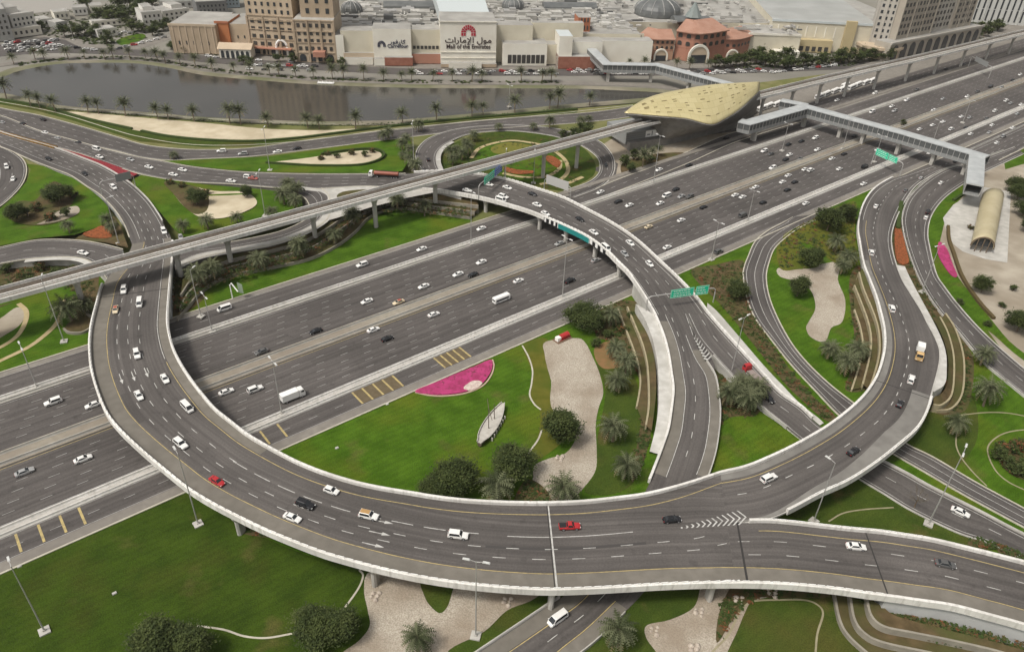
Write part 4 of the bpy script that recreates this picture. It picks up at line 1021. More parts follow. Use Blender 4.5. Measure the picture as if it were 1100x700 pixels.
for x, y in ((850, 525), (915, 480)): pier(FLY, sL, sL.s_px(x, y), .5, 3.2, 7, 0, 1.4)
for x, y in ((880, 600),): pier(FLY, sB, sB.s_px(x, y), .5, 3.2, 7, 0, 1.4)
def apron(root, st, side, outer, z0s, fr, name='concrete_apron', material=M_CONCW, drop=True):
    """flat concrete shelf between the road edge and an outer line"""
    O = catmull([g(x, y, z) for x, y, z in outer], 5)
    rows = []
    for p in O:
        s = st.near(p); e = st.at(s, fr, .3 * side, .02); q = p.copy(); q.z = min(p.z, e.z)
        rows.append([e, q, Vector((q.x, q.y, -.3))])
    b = MB(); b.grid(rows)
    return b.obj(name, material, root)
apron(FLY, sL, 1, [(1003, 421, 7), (1015, 412, 6.9), (1017, 396, 6.5), (1016, 378, 5.9), (1010, 360, 5.3), (1000, 340, 4.6), (988, 318, 3.8), (978, 299, 3.2), (972, 286, 2.9)], 0, 1.0)
# bottom wall coping under B's far end is the embankment itself

# ---- the middle flyover over the highway
FC = thing('flyover_bridge', 'middle flyover crossing above the wide highway, with a long green banner on its side', 'flyover', (0, 0, 0))
dC = deck_part(FC, sC); d1 = deck_part(FC, s1); d2 = deck_part(FC, s2)
sc0 = sC.s_px(505, 200); sc1 = sC.s_px(694, 298)
b = MB(); sC.slab(b, sc0, sc1, 1.5); b.obj('deck_slab', M_CONC, FC)
for st_, a_, c_ in ((sC, 0, sc0), (sC, sc1, sC.len), (s1, 0, s1.len), (s2, 0, s2.len)):
    b = MB(); st_.skirt(b, a_, c_); b.obj('embankment_wall', M_CONCW, FC)
para(FC, sC, -1, 0, sC.len); para(FC, sC, 1, 4, sC.len); para(FC, s1, -1, 0, s1.s_px(705, 520)); para(FC, s1, 1, 26, s1.s_px(745, 520), LOWP, M_CONC); para(FC, s2, 1, 0, s2.s_px(870, 450)); para(FC, s2, -1, 22, s2.s_px(845, 460), LOWP, M_CONC, 'low_wall')
para(FC, s1, -1, s1.s_px(600, 640), s1.len, LOWP, M_CONC, 'low_wall'); para(FC, s1, 1, s1.s_px(660, 650), s1.len, LOWP, M_CONC, 'low_wall')
para(FC, s2, -1, s2.s_px(930, 505), s2.len, KERBP, M_CONC, 'kerb'); para(FC, s2, 1, s2.s_px(930, 505), s2.len, LOWP, M_CONC, 'low_wall')
railing(FC, sC, 1, 8, sC.len - 4); railing(FC, sC, -1, sC.s_px(600, 230), sc1)
def clines(b):
    for k, f in enumerate((.27, .48, .70)): sC.line(b, f, 0, 4, sC.len - 2, .17, .02, (3, 9), k * 1.1)
    sC.line(b, 0, 1.2, 0, None, .17); sC.line(b, 1, -1.6, 0, None, .17)
strips(dC, 'lane_marking', M_PAINT, clines)
strips(d1, 'lane_marking', M_PAINT, lambda b: (s1.line(b, .48, 0, 2, s1.s_px(735, 500), .18, .02, (2.6, 8)), s1.line(b, .0, 3.6, 0, s1.s_px(710, 510), .18), s1.line(b, 1, -2.9, 12, s1.s_px(750, 510), .18), s1.line(b, .52, 0, s1.s_px(640, 630), None, .18, .02, (3, 8)), s1.line(b, 1, -.4, 0, 12, .18)))
strips(d1, 'edge_line', M_YEL, lambda b: (s1.line(b, 0, 3.9, s1.s_px(640, 630), None, .2), s1.line(b, 1, -3.3, s1.s_px(640, 630), None, .2)))
for a_ in ((0, .1, 0, 3.4, 4, s1.s_px(710, 510)), (1, -2.7, 1, -.1, 20, s1.s_px(750, 510)), (0, .1, 0, 3.6, s1.s_px(640, 630), None), (1, -3.1, 1, -.1, s1.s_px(640, 630), None)):
    strips(d1, 'hard_shoulder', M_SHLD, lambda b: s1.band(b, *a_))
strips(d2, 'lane_marking', M_PAINT, lambda b: (s2.line(b, .55, 0, 4, None, .18, .02, (3, 9)), s2.line(b, 1, -.9, 0, None, .16), s2.line(b, 0, .9, 0, None, .16)))
b = MB()
for i in range(8):
    t = i / 7; z = 6.2 - .75 * t - .15
    xl, yl = 745.5 + 10.5 * t, 362 + 22 * t; xr, yr = 747.5 + 17 * t, 359 + 22 * t
    xm, ym = (xl + xr) / 2, (yl + yr) / 2 + 2.6
    for (x0, y0), (x1, y1) in (((xl, yl), (xm, ym)), ((xm, ym), (xr, yr))):
        b.face([g(x0, y0, z + .2), g(x1, y1, z + .2), g(x1, y1 + 1.5, z + .2), g(x0, y0 + 1.5, z + .2)])
b.obj('gore_hatching', M_PAINT, d1, fix=True)
b = MB(); b.poly([g(738, 345, 6.05), g(748, 362, 5.2), g(758, 384, 4.45), g(768, 401, 3.7), g(767, 390, 4.1), g(757, 370, 5), g(747, 356, 5.6)]); b.obj('gore_surface', M_DECK, d1, fix=True)
apron(FC, s1, -1, [(683, 326, 6.2), (690, 338, 6), (696, 350, 5.6), (702, 368, 5), (706.5, 392, 4.2), (707.5, 420, 3.2), (707, 440, 2.5), (704, 460, 1.8), (698, 484, 1.2)], 0, 0.0)
apron(FC, s2, 1, [(760, 325, 6.3), (771, 335, 5.9), (785, 351, 5.2), (803, 372, 4.2), (822, 394, 3.1), (841, 414, 2.0), (860, 433, 1.1), (879, 448, .6), (885, 454, .4)], 0, 1.0)
for x, y in ((530, 206), (590, 225), (612, 240), (640, 258), (668, 280)):
    s = sC.s_px(x, y)
    for f in (.1, .5, .9): pier(FC, sC, s, f, 1.8, 3, 0, 1.5, 1.6)
# banner along the side of the deck
def banner(s0, s1_, material, name, out=.66, zt=.75, zb=-1.8):
    b = MB(); sC.edge_sweep(b, -1, [(out, zb), (out + .12, zb), (out + .12, zt), (out, zt)], s0, s1_); return b.obj(name, material, BN)
BN = thing('advertising_banner', 'long teal banner with framed black ends along the flyover side above the highway', 'banner', (0, 0, 0))
sb0, sb1, sb2, sb3 = sC.s_px(588, 233), sC.s_px(602, 240), sC.s_px(634, 257), sC.s_px(652, 270)
banner(sb1, sb2, M_TEAL, 'banner_panel')
for a0, a1 in ((sb0, sb1 - .3), (sb2 + .3, sb3)):
    banner(a0, a1, M_BLACK, 'end_panel')
    n = 3
    for k in range(n):
        w = (a1 - a0) / n
        banner(a0 + k * w + .5, a0 + (k + .55) * w, M_WHITE, 'poster_frame', .80, .4, -1.3)
banner(sb1 - .3, sb1, M_WHITE, 'edge_strip', .70); banner(sb2, sb2 + .3, M_WHITE, 'edge_strip', .70); banner(sb0, sb3, M_WHITE, 'edge_strip', .82, .80, .62)

# ---- terraced retaining walls: rows from the bottom up, the third figure is the wall-top height
def terrace(label, rows, material, soil=M_MULCH, w=.55, last=None, n=6):
    """rows: [(px line, wall-top height)], lowest first; each wall stands on the ground, beds lie between walls"""
    root = thing('terraced_wall', label, 'retaining wall')
    Ls = [catmull([g(x, y, z) for x, y in ln], n) for ln, z in rows]
    for L_, (ln, z) in zip(Ls, rows):
        b = MB(); sweep(b, L_, [(-w / 2, -z - .3), (w / 2, -z - .3), (w / 2, 0), (-w / 2, 0)]); b.obj('wall', material, root)
    tops = Ls + ([catmull([g(x, y, last[1]) for x, y in last[0]], n)] if last else [])
    for i in range(len(tops) - 1):
        A_, B_ = tops[i], tops[i + 1]
        m_ = 24
        rs = lambda P, t: P[min(int(t * (len(P) - 1)), len(P) - 2)].lerp(P[min(int(t * (len(P) - 1)), len(P) - 2) + 1], t * (len(P) - 1) - min(int(t * (len(P) - 1)), len(P) - 2))
        b = MB(); b.grid([[rs(A_, k / m_) - Vector((0, 0, .25)), rs(B_, k / m_) * 1.0 - Vector((0, 0, (B_[0].z - A_[0].z) + .25 if i + 1 < len(Ls) else .2))] for k in range(m_ + 1)])
        b.obj('planting_bed', soil, root)
    return root
terrace('tan stepped planter walls beside the white apron of the descending ramp', [([(664, 331), (672, 352), (679, 370), (685, 388), (688, 406), (687, 420), (684, 436)], 1.2), ([(674, 329), (682, 348), (690, 368), (695, 388), (697, 412), (697, 436), (694, 456)], 2.4)], M_TAN, last=([(683, 328), (692, 346), (699, 366), (704, 390), (705, 416), (703, 440), (700, 462)], 3))
terrace('tan stepped planter walls inside the right loop flyover', [([(918, 332), (925, 354), (927, 374), (922, 396), (915, 418)], 1.0), ([(918, 306), (926, 326), (933, 346), (936, 364), (934, 384), (927, 412)], 2.3), ([(923, 292), (928, 310), (938, 334), (944, 354), (945, 376), (941, 396), (935, 414)], 3.6)], M_TAN, last=([(927, 288), (934, 306), (943, 332), (949, 353), (950, 372), (946, 394), (938, 412)], 4.4))
terrace('tan curved planter walls outside the right loop flyover', [([(1016, 336), (1026, 352), (1034, 376), (1036, 400), (1033, 424), (1022, 438), (1006, 440)], 1.2), ([(1010, 340), (1018, 356), (1024, 378), (1025, 402), (1022, 424), (1012, 434), (1003, 434)], 3.0)], M_TAN, last=([(1002, 340), (1012, 360), (1018, 380), (1019, 400), (1016, 416), (1008, 424), (1003, 424)], 4.5))
terrace('grey stepped retaining walls below the bottom right ramp', [([(896, 634), (902, 664), (912, 682), (934, 702), (960, 722)], 1.2), ([(913, 636), (918, 664), (930, 680), (952, 690), (1008, 702), (1060, 716)], 2.6), ([(931, 640), (936, 660), (950, 672), (980, 678.5), (1020, 686.5), (1070, 698), (1130, 716)], 4.2)], M_TERG, last=([(948, 650), (962, 660), (990, 668), (1020, 676), (1060, 686), (1100, 697), (1150, 712)], 4.4))
terrace('weathered stepped garden walls under the viaduct above the far lawn', [([(190, 342), (203, 327), (216, 312), (242, 296.5), (290, 286.5), (332, 277), (362, 262.5), (382, 247.5), (398, 231.5), (425, 222.5), (462, 226.5), (505, 233)], 1.3), ([(193, 330), (206, 310), (240, 288.5), (290, 277), (330, 267), (355, 253), (375, 239), (392, 226), (424, 216.5), (465, 221), (510, 227)], 2.7), ([(194, 316), (208, 298), (240, 281), (290, 268.5), (325, 258.5), (350, 245.5), (370, 232), (388, 221.5), (424, 211.5), (470, 215.5), (514, 220.5)], 4.0)], M_TERG,
    last=([(196, 300), (210, 285), (240, 273.5), (290, 262), (320, 252.5), (342, 240), (362, 228), (384, 217), (424, 206.5), (470, 208), (512, 213)], 5.2))
terrace('short grey garden walls left of the flyover under the viaduct', [([(68, 352), (74, 356), (88, 356), (99, 350)], 1.0), ([(90, 325), (92, 334), (97, 338), (103, 336)], 1.8)], M_TERG)

# ================================================================== metro viaduct
VC = [(-140, 267.5), (300, 267.5), (360, 265.3), (406, 262), (473, 259.5), (585, 252.5), (755, 245), (1000, 233), (1700, 195)]
def vc(u):
    for (a, va), (c, vb) in zip(VC, VC[1:]):
        if u <= c: return va + (vb - va) * (u - a) / (c - a)
    return VC[-1][1]
VUS = sorted(set([-140 + 20 * i for i in range(0, 60)] + [1200, 1400, 1700]))
VP = [hw(u, vc(u), 16.2) for u in VUS]
VI = thing('metro_viaduct', 'long straight concrete metro viaduct with track crossing the upper half', 'viaduct')
b = MB(); sweep(b, VP, [(-4.5, 0), (-4.2, 0), (-4.2, -1.2), (4.2, -1.2), (4.2, 0), (4.5, 0), (4.5, -1.5), (2.2, -2.5), (-2.2, -2.5), (-4.5, -1.5)]); b.obj('deck', M_PARA, VI)
b = MB(); sweep(b, VP, [(.3, -1.19), (3.9, -1.19), (3.9, -.95), (.3, -.95)]); b.obj('track_bed', M_BALLAST, VI)
b = MB(); sweep(b, VP, [(-4.0, -1.19), (-.3, -1.19), (-.3, -1.05), (-4.0, -1.05)]); b.obj('track_bed', mat('pale_track_slab', (.40, .38, .34), .9, (.47, .45, .41), .3), VI)
b = MB()
for o_ in (1.3, 2.75, -1.4, -2.85): sweep(b, VP, [(o_ - .07, -1.04), (o_ + .07, -1.04), (o_ + .07, -.82), (o_ - .07, -.82)])
b.obj('rail', M_RAIL, VI)
b = MB(); sweep(b, VP, [(-.25, -1.1), (.25, -1.1), (.25, -.5), (-.25, -.5)]); b.obj('walkway', M_PARA, VI)
def vpier(u, zb):
    b = MB(); c = hw(u, vc(u), 0)
    rings = []
    for z, r in ((zb - .4, 1.0), (11.2, 1.0), (12.6, 1.5), (13.6, 2.3), (13.75, 2.3)):
        rings.append([(c.x + r * math.cos(t * math.pi / 6), c.y + r * math.sin(t * math.pi / 6), z) for t in range(12)])
    b.loft(rings); return b.obj('pier', M_CONC, VI, smooth=False)
for x, y, zb in ((404, 244, 0), (340, 255, 4), (248, 280, 4), (195, 296, 4), (92, 335, 0), (467, 216, 4), (581, 190, 0), (620, 181, 0)):
    vpier(g(x, y, zb).dot(HU), zb)
for u in (415, 445, 475, 505, 540, 580, 620, 660, 700, 740, 800): vpier(u, 0)
# ================================================================== buildings
class Face:
    """front of a block: base line through two surveyed ground points, plus depth and height"""
    def __init__(self, pl, pr, z0=0.0):
        self.A, self.B = g(*pl, z0), g(*pr, z0)
        self.d = (self.B - self.A); self.w = self.d.length; self.d.normalize()
        self.n = Vector((-self.d.y, self.d.x, 0))        # away from the camera
        self.rz = math.atan2(self.d.y, self.d.x); self.z0 = z0
    def h(self, ty):
        return height_to(self.A, ty)
    def p(self, x, y, z):
        return self.A + self.d * x + self.n * y + Vector((0, 0, z))
    def block(self, b, x0, x1, y0, y1, z0, z1, mi=0, mtop=None):
        P = [self.p(x0, y0, 0), self.p(x1, y0, 0), self.p(x1, y1, 0), self.p(x0, y1, 0)]
        b.prism([(q.x, q.y) for q in P], self.z0 + z0, self.z0 + z1, mi, mtop)
_W = {}
def window_mesh(kind):
    if kind not in _W:
        b = MB()
        if kind == 'arch':
            ring = [(-.5, 0), (.5, 0), (.5, .62)] + [(.5 * math.cos(a), .62 + .38 * math.sin(a)) for a in [math.pi * k / 8 for k in range(1, 8)]] + [(-.5, .62)]
            b.loft([[(x, -.5, z) for x, z in ring], [(x, .5, z) for x, z in ring]])
        else:
            b.box((0, 0, .5), (1, 1, 1))
        _W[kind] = {}
        for nm, mt in (('dark', M_BGLASS), ('shade', mat('shaded_glass', (.055, .052, .048), .3)), ('pale', M_CREAM2), ('terra', M_TERRA)):
            me = b.mesh('window_pane', mt); bm = bmesh.new(); bm.from_mesh(me); bmesh.ops.recalc_face_normals(bm, faces=bm.faces); bm.to_mesh(me); bm.free()
            _W[kind][nm] = me
    return _W[kind]
def windows(root, fc, x0, x1, z0, z1, cols, rows, fw=.5, fh=.55, kind='flat', tone='dark', y=0.0, name='window'):
    cw, ch = (x1 - x0) / cols, (z1 - z0) / rows
    for r in range(rows):
        for c in range(cols):
            o = link(name, window_mesh(kind)[tone], root)
            q = fc.p(x0 + cw * (c + .5), y, z0 + ch * (r + (1 - fh) / 2))
            o.location = q - Vector(root.location); o.rotation_euler = (0, 0, fc.rz); o.scale = (cw * fw, .35, ch * fh)

def building(name, label, cat='building', group=None):
    return thing(name, label, cat, (0, 0, 0), 0, group)

# ---- shopping mall: one long building
MALL = building('shopping_mall', 'long cream shopping mall with tall blank wall carrying red arch sign', 'mall')
F1 = Face((362, 67), (690, 68))
H1 = F1.h(33)
b = MB(); F1.block(b, 0, F1.w, 13, 270, 0, H1 - 4, 0, 1); b.obj('main_hall', [M_CREAM, M_ROOFG], MALL)
def wall(x0, x1, y0, y1, top, m_=M_CREAM, name='wall', roof=M_ROOFG, z0=0, base=None):
    """x in photo columns of the facade line"""
    k = F1.w / 328.0
    X0, X1 = (x0 - 362) * k, (x1 - 362) * k
    hh = height_to(F1.p(X0, y0, 0), top)
    zz = height_to(F1.p(X0, y0, 0), base) if base else z0
    b = MB(); F1.block(b, X0, X1, y0, y1, zz, hh, 0, 1); b.obj(name, [m_, roof], MALL)
    return X0, X1, zz, hh
wall(362, 371, -2, 15, 38, M_CREAM2)
xa, xb_, _, hc = wall(368, 401, 0, 15, 33, M_CREAM)
wall(401, 440, -4, 15, 31, M_CREAM2)
wall(440, 470, 0, 15, 32, M_CREAM)
XS = wall(470, 528, -8, 26, 23.5, M_CREAM2)
k = F1.w / 328.0
# its cornice and rooflight hall behind
b = MB(); F1.block(b, XS[0] - .6, XS[1] + .6, -8.6, -8.0, XS[3] - .2, XS[3] + .5); F1.block(b, XS[0], XS[1], -8.5, -8.02, 5.2, 5.6); F1.block(b, XS[0], XS[1], -8.5, -8.02, 9.3, 9.6); b.obj('cornice', M_CREAM2, MALL)
b = MB()
r0 = [F1.p(XS[0] + 1, 26.2, XS[3] - 1), F1.p(XS[0] + 38, 26.2, XS[3] - 1), F1.p(XS[0] + 36, 95, XS[3] + 7), F1.p(XS[0] - 4, 95, XS[3] + 7)]
b.loft([[q - Vector((0, 0, 9)) for q in r0], r0]); b.obj('glazed_hall', M_ROOFB, MALL)
wall(528, 568, 2, 15, 27, M_CREAM); wall(568, 624, 8, 15, 24.5, M_CREAM)
wall(535, 582, -8, 10, 47, M_CREAM2, base=None); wall(582, 596, -4, 12, 48, M_CREAM)
wall(593, 607, -14, 6, 39, M_CREAM2, roof=M_ROOFB); wall(593, 632, -16, -2, 61, M_BRICK); wall(607, 642, -6, 10, 45, M_CREAM2); wall(622, 694, 14, 15, 36, M_CREAM)
wall(621, 634.5, 20, 36, 19, M_TERRA, 'brick_tower')
wall(640, 700, 2, 16, 44, M_CREAM2)
wall(370, 401, -3, 2, 57, M_SANDST2, 'lower_wall'); wall(412, 441, -9, -4, 62, M_BRICK, 'brick_base'); wall(438, 470, -3, 0, 58, M_TERRA2, 'brick_base'); wall(470, 528, -13, -8, 69, M_SANDST, 'brick_base'); wall(478, 512, -16, -13, 67.5, M_CREAM2, 'entrance_canopy')
wall(371, 400, -7, -3, 63, M_CREAM2, 'awning'); wall(401, 413, -9, -4, 63.5, M_CREAM2, 'awning')
# window strips
kk = lambda x: (x - 362) * k
windows(MALL, F1, kk(441), kk(469), 8.5, 13, 7, 1, .7, .5, 'flat', 'shade', -.1)
windows(MALL, F1, kk(540), kk(580), 1.0, 8.5, 8, 1, .8, .8, 'flat', 'shade', -8.1)
windows(MALL, F1, kk(645), kk(692), 14, 18, 10, 1, .6, .6, 'flat', 'shade', 13.9)
windows(MALL, F1, kk(623), kk(633.5), XS[3] - 12, XS[3] - 1, 3, 2, .45, .6, 'arch', 'shade', 19.9)
# signs on the mall, built in relief
def text_obj(txt, size, material, root, loc, rz, ext=.12, font_dir=0, name='lettering', sx=1.0, align='CENTER'):
    c = bpy.data.curves.new('lettering', 'FONT'); c.body = txt; c.size = size; c.extrude = ext; c.align_x = align; c.align_y = 'CENTER'; c.offset = size * .012
    t = bpy.data.objects.new('lettering', c); COL.objects.link(t)
    bpy.context.view_layer.update()
    me = bpy.data.meshes.new_from_object(t.evaluated_get(bpy.context.evaluated_depsgraph_get()))
    me.materials.clear(); me.materials.append(material)
    me.transform(Matrix.Rotation(math.pi / 2, 4, 'X') @ Matrix.Scale(sx, 4, (1, 0, 0)))
    bpy.data.objects.remove(t); bpy.data.curves.remove(c)
    o = link(name, me, root); o.location = Vector(loc) - Vector(root.location); o.rotation_euler = (0, 0, rz)
    return o
M_SIGNR = mat('crimson_sign', (.42, .02, .045), .5); M_SIGNK = mat('dark_sign', (.045, .025, .025), .5); M_SIGNB = mat('navy_sign', (.02, .025, .06), .5)
def arch_emblem(fc, root, x, z, r, material, y, rings=3, name='emblem', petals=True):
    b = MB()
    def arc(r0, r1, a0, a1, dy=.3, n=10):
        o_ = [(r1 * math.cos(a0 + (a1 - a0) * t / n), r1 * math.sin(a0 + (a1 - a0) * t / n)) for t in range(n + 1)] + [(r0 * math.cos(a1 + (a0 - a1) * t / n), r0 * math.sin(a1 + (a0 - a1) * t / n)) for t in range(n + 1)]
        b.loft([[fc.p(x + q[0], y, z + q[1]) for q in o_], [fc.p(x + q[0], y - dy, z + q[1]) for q in o_]])
    n = 9
    for i in range(n):
        a0 = math.pi * i / n + .05; a1 = math.pi * (i + 1) / n - .05
        arc(r * .70, r, a0, a1, n=3)
    for i in range(5):
        arc(r * .38, r * .64, math.pi * i / 5 + .07, math.pi * (i + 1) / 5 - .07, n=3)
    for sx in (-1, 1):
        for xo, w in ((.85, .28), (.5, .22)):
            q = [(sx * (xo - w / 2) * r, -r * .42), (sx * (xo + w / 2) * r, -r * .42), (sx * (xo + w / 2) * r, -.06 * r), (sx * (xo - w / 2) * r, -.06 * r)]
            if sx < 0: q = q[::-1]
            b.loft([[fc.p(x + u, y, z + v) for u, v in q], [fc.p(x + u, y - .3, z + v) for u, v in q]])
    return b.obj(name, material, root)
xs = (XS[0] + XS[1]) / 2
arch_emblem(F1, MALL, xs, XS[3] * .76, 5.2, M_SIGNR, -8.05)
text_obj('\ufee3\ufeee\u0644 \u0627\ufef9\ufee3\ufe8e\u0631\u0627\u062a'[::-1], 5.2, M_SIGNK, MALL, F1.p(xs, -8.2, XS[3] * .585), F1.rz, name='lettering', sx=1.25)
text_obj('Mall of the Emirates', 4.3, M_SIGNK, MALL, F1.p(xs, -8.2, XS[3] * .44), F1.rz, name='lettering', sx=.92)
xc = kk(421)
arch_emblem(F1, MALL, kk(409.5), hc * .60, 2.9, M_SIGNB, -4.05)
text_obj('\ufedb\ufe8e\u0631\ufed3\ufeee\u0631'[::-1], 3.6, M_SIGNB, MALL, F1.p(kk(426), -4.2, hc * .70), F1.rz, sx=1.3)
text_obj('Carrefour', 3.6, M_SIGNB, MALL, F1.p(kk(426), -4.2, hc * .565), F1.rz)
# roof plant, domes and barrel rooflights
unit = MB(); unit.box((0, 0, .5), (1, 1, 1)); um = [unit.mesh('rooftop_plant', q) for q in (M_CONCW, M_ROOFG, M_STEEL, mat('dark_plant', (.12, .12, .115), .7))]
rr = random.Random(3)
for i in range(96):
    x = rr.uniform(4, F1.w - 4); y = rr.uniform(34, 255) if i > 40 else rr.uniform(30, 90)
    o = link('rooftop_unit', um[rr.choice((0, 0, 1, 2, 2, 3))], MALL); o.location = F1.p(x, y, H1 - 4); o.rotation_euler = (0, 0, F1.rz); o.scale = (rr.uniform(3, 12), rr.uniform(3, 10), rr.uniform(1.2, 4))
b = MB()
for i in range(900):
    x = rr.uniform(2, F1.w - 2) if i < 640 else rr.uniform(F1.w - 30, F1.w + 160); y = rr.uniform(24, 262)
    c = F1.p(x, y, H1 - 4); L_, W_ = (rr.uniform(1, 5), rr.uniform(1, 4)) if rr.random() < .8 else (rr.uniform(6, 22), rr.uniform(.6, 1.2))
    if rr.random() < .4: L_, W_ = W_, L_
    hh = rr.uniform(.6, 2.2); b.box((c.x, c.y, c.z + hh / 2 - .02), (L_, W_, hh), rr.choice((0, 0, 1, 2, 3)), F1.rz)
for i in range(14):
    y = 34 + i * 16; F1.block(b, 4, F1.w - 4, y, y + .8, H1 - 4.01, H1 - 3.2, i % 2)
o = b.obj('roof_clutter', [M_CONCW, M_ROOFG, M_STEEL, MATS['dark_plant']], MALL); o['kind'] = 'stuff'
def dome(fc, root, x, y, z, r, hgt, material, nu=20, nv=6, name='dome'):
    b = MB(); rows = []
    for j in range(nv):
        a = (math.pi / 2) * j / nv
        rows.append([fc.p(x + r * math.cos(a) * math.cos(2 * math.pi * i / nu), y + r * math.cos(a) * math.sin(2 * math.pi * i / nu), z + hgt * math.sin(a)) for i in range(nu)])
    rows.append([fc.p(x, y, z + hgt)] * nu)
    rows.insert(0, [q - Vector((0, 0, 2.5)) for q in rows[0]])
    b.grid(rows, 0, True); return b.obj(name, material, root, smooth=False)
def ribbed(fc, root, x, y, z, r, hgt):
    b = MB()
    for i in range(12):
        pts = [fc.p(x + r * 1.01 * math.cos(a) * math.cos(2 * math.pi * i / 12), y + r * 1.01 * math.cos(a) * math.sin(2 * math.pi * i / 12), z + hgt * 1.01 * math.sin(a)) for a in [math.pi / 2 * j / 5 for j in range(6)]]
        b.path_tube(pts, .22, 4)
    b.obj('dome_ribs', M_STEEL, root)
def barrel(fc, root, x0, x1, y, z, r, material, name='rooflight'):
    b = MB(); b.loft([[fc.p(x, y + r * math.cos(a), z + r * .55 * math.sin(a)) for a in [math.pi * j / 10 for j in range(11)]] for x in [x0 + (x1 - x0) * i / 12 for i in range(13)]])
    return b.obj(name, material, root)
for px_, py_, r in ((378, 10, 8.5), (551, 6, 9.5)):
    q = g(px_, py_ + 3, H1 - 4); x, y = (q - F1.A).dot(F1.d), (q - F1.A).dot(F1.n)
    dome(F1, MALL, x, y, H1 - 2, r, r * .75, M_LEAD); ribbed(F1, MALL, x, y, H1 - 2, r, r * .75)
for p0, p1, r in (((412, 7), (466, 8), 7), ((583, 8), (640, 9), 7), ((508, 8), (520, 8), 6), ((440, 6), (464, 6), 5)):
    q0, q1 = g(*p0, H1 - 4), g(*p1, H1 - 4)
    y = ((q0 + q1) / 2 - F1.A).dot(F1.n); barrel(F1, MALL, (q0 - F1.A).dot(F1.d), (q1 - F1.A).dot(F1.d), y, H1 - 3.5, r, M_LEAD)
q = g(706, 14, H1 - 4); x, y = (q - F1.A).dot(F1.d), (q - F1.A).dot(F1.n)
b = MB(); F1.block(b, F1.w - 40, F1.w + 250, 60, 290, 0, H1 - 5, 0, 1); b.obj('rear_hall', [M_CREAM, M_ROOFG], MALL)
dome(F1, MALL, x, y, H1 - 2, 20, 11, M_LEAD, 24, 7); ribbed(F1, MALL, x, y, H1 - 2, 20, 11)
barrel(F1, MALL, x + 4, x + 34, y - 32, H1 - 4, 7.5, M_LEAD)
# cinema-like sloping grey hall far right of the roof
b = MB(); q0 = F1.p(F1.w + 60, 170, H1 - 5)
b.loft([[F1.p(F1.w + 40, 120, H1 - 5), F1.p(F1.w + 70, 120, H1 - 5), F1.p(F1.w + 90, 260, H1 - 5), F1.p(F1.w + 40, 260, H1 - 5)], [F1.p(F1.w + 42, 122, H1), F1.p(F1.w + 66, 122, H1 + 1), F1.p(F1.w + 86, 256, H1 + 6), F1.p(F1.w + 44, 256, H1 + 3)]]); b.obj('sloping_roof', M_ROOFG, MALL)

# ---- red palace-like entrance building
PAL = building('entrance_pavilion', 'red palace-like pavilion with arched doorway and tiled roofs beside the mall', 'building')
def curved_wing(root, pts, ztop, depth, wall_m, roof_m, eave=1.6, rise=5, nwin=(6, 2), warch=.5, z0=0, tone='shade', rim=True):
    P = catmull([g(x, y, 0) for x, y in pts], 4)
    N = [Vector((-l.x, -l.y, 0)) * -1 for l in laterals(P)]
    N = [n if n.y > 0 else -n for n in N]
    b = MB(); b.grid([[p - Vector((0, 0, .3)), p + Vector((0, 0, ztop)), p + n * depth + Vector((0, 0, ztop)), p + n * depth - Vector((0, 0, .3))] for p, n in zip(P, N)])
    for q, n in ((P[0], N[0]), (P[-1], N[-1])):
        b.face([q - Vector((0, 0, .3)), q + n * depth - Vector((0, 0, .3)), q + n * depth + Vector((0, 0, ztop)), q + Vector((0, 0, ztop))])
    b.obj('wall', wall_m, root)
    b = MB(); b.loft([[p - n * eave + Vector((0, 0, ztop - .2)), p - n * eave + Vector((0, 0, ztop + .5)), p + n * depth * .5 + Vector((0, 0, ztop + rise)), p + n * (depth + eave) + Vector((0, 0, ztop + .5)), p + n * (depth + eave) + Vector((0, 0, ztop - .2))] for p, n in zip(P, N)]); b.obj('roof', roof_m, root)
    b = MB()
    for zz in (.45, .78): sweep(b, [p + Vector((0, 0, ztop * zz)) for p in P], [(-.25, 0), (.25, 0), (.25, .5), (-.25, .5)])
    b.obj('string_course', M_TERRA2, root)
    L = [0]
    for a, c in zip(P, P[1:]): L.append(L[-1] + (c - a).length)
    for r in range(nwin[1]):
        for i in range(nwin[0]):
            s = L[-1] * (i + .5) / nwin[0]
            j = max(k for k in range(len(L) - 1) if L[k] <= s); t = (s - L[j]) / (L[j + 1] - L[j]); p = P[j].lerp(P[j + 1], t); d = P[j + 1] - P[j]
            o = link('window', window_mesh('arch')[tone], root); o.location = p + Vector((0, 0, ztop * (.53 + .27 * r) if nwin[1] > 1 else ztop * .6)); o.rotation_euler = (0, 0, math.atan2(d.y, d.x)); o.scale = (L[-1] / nwin[0] * warch, .7, ztop * .15)
    return P, N
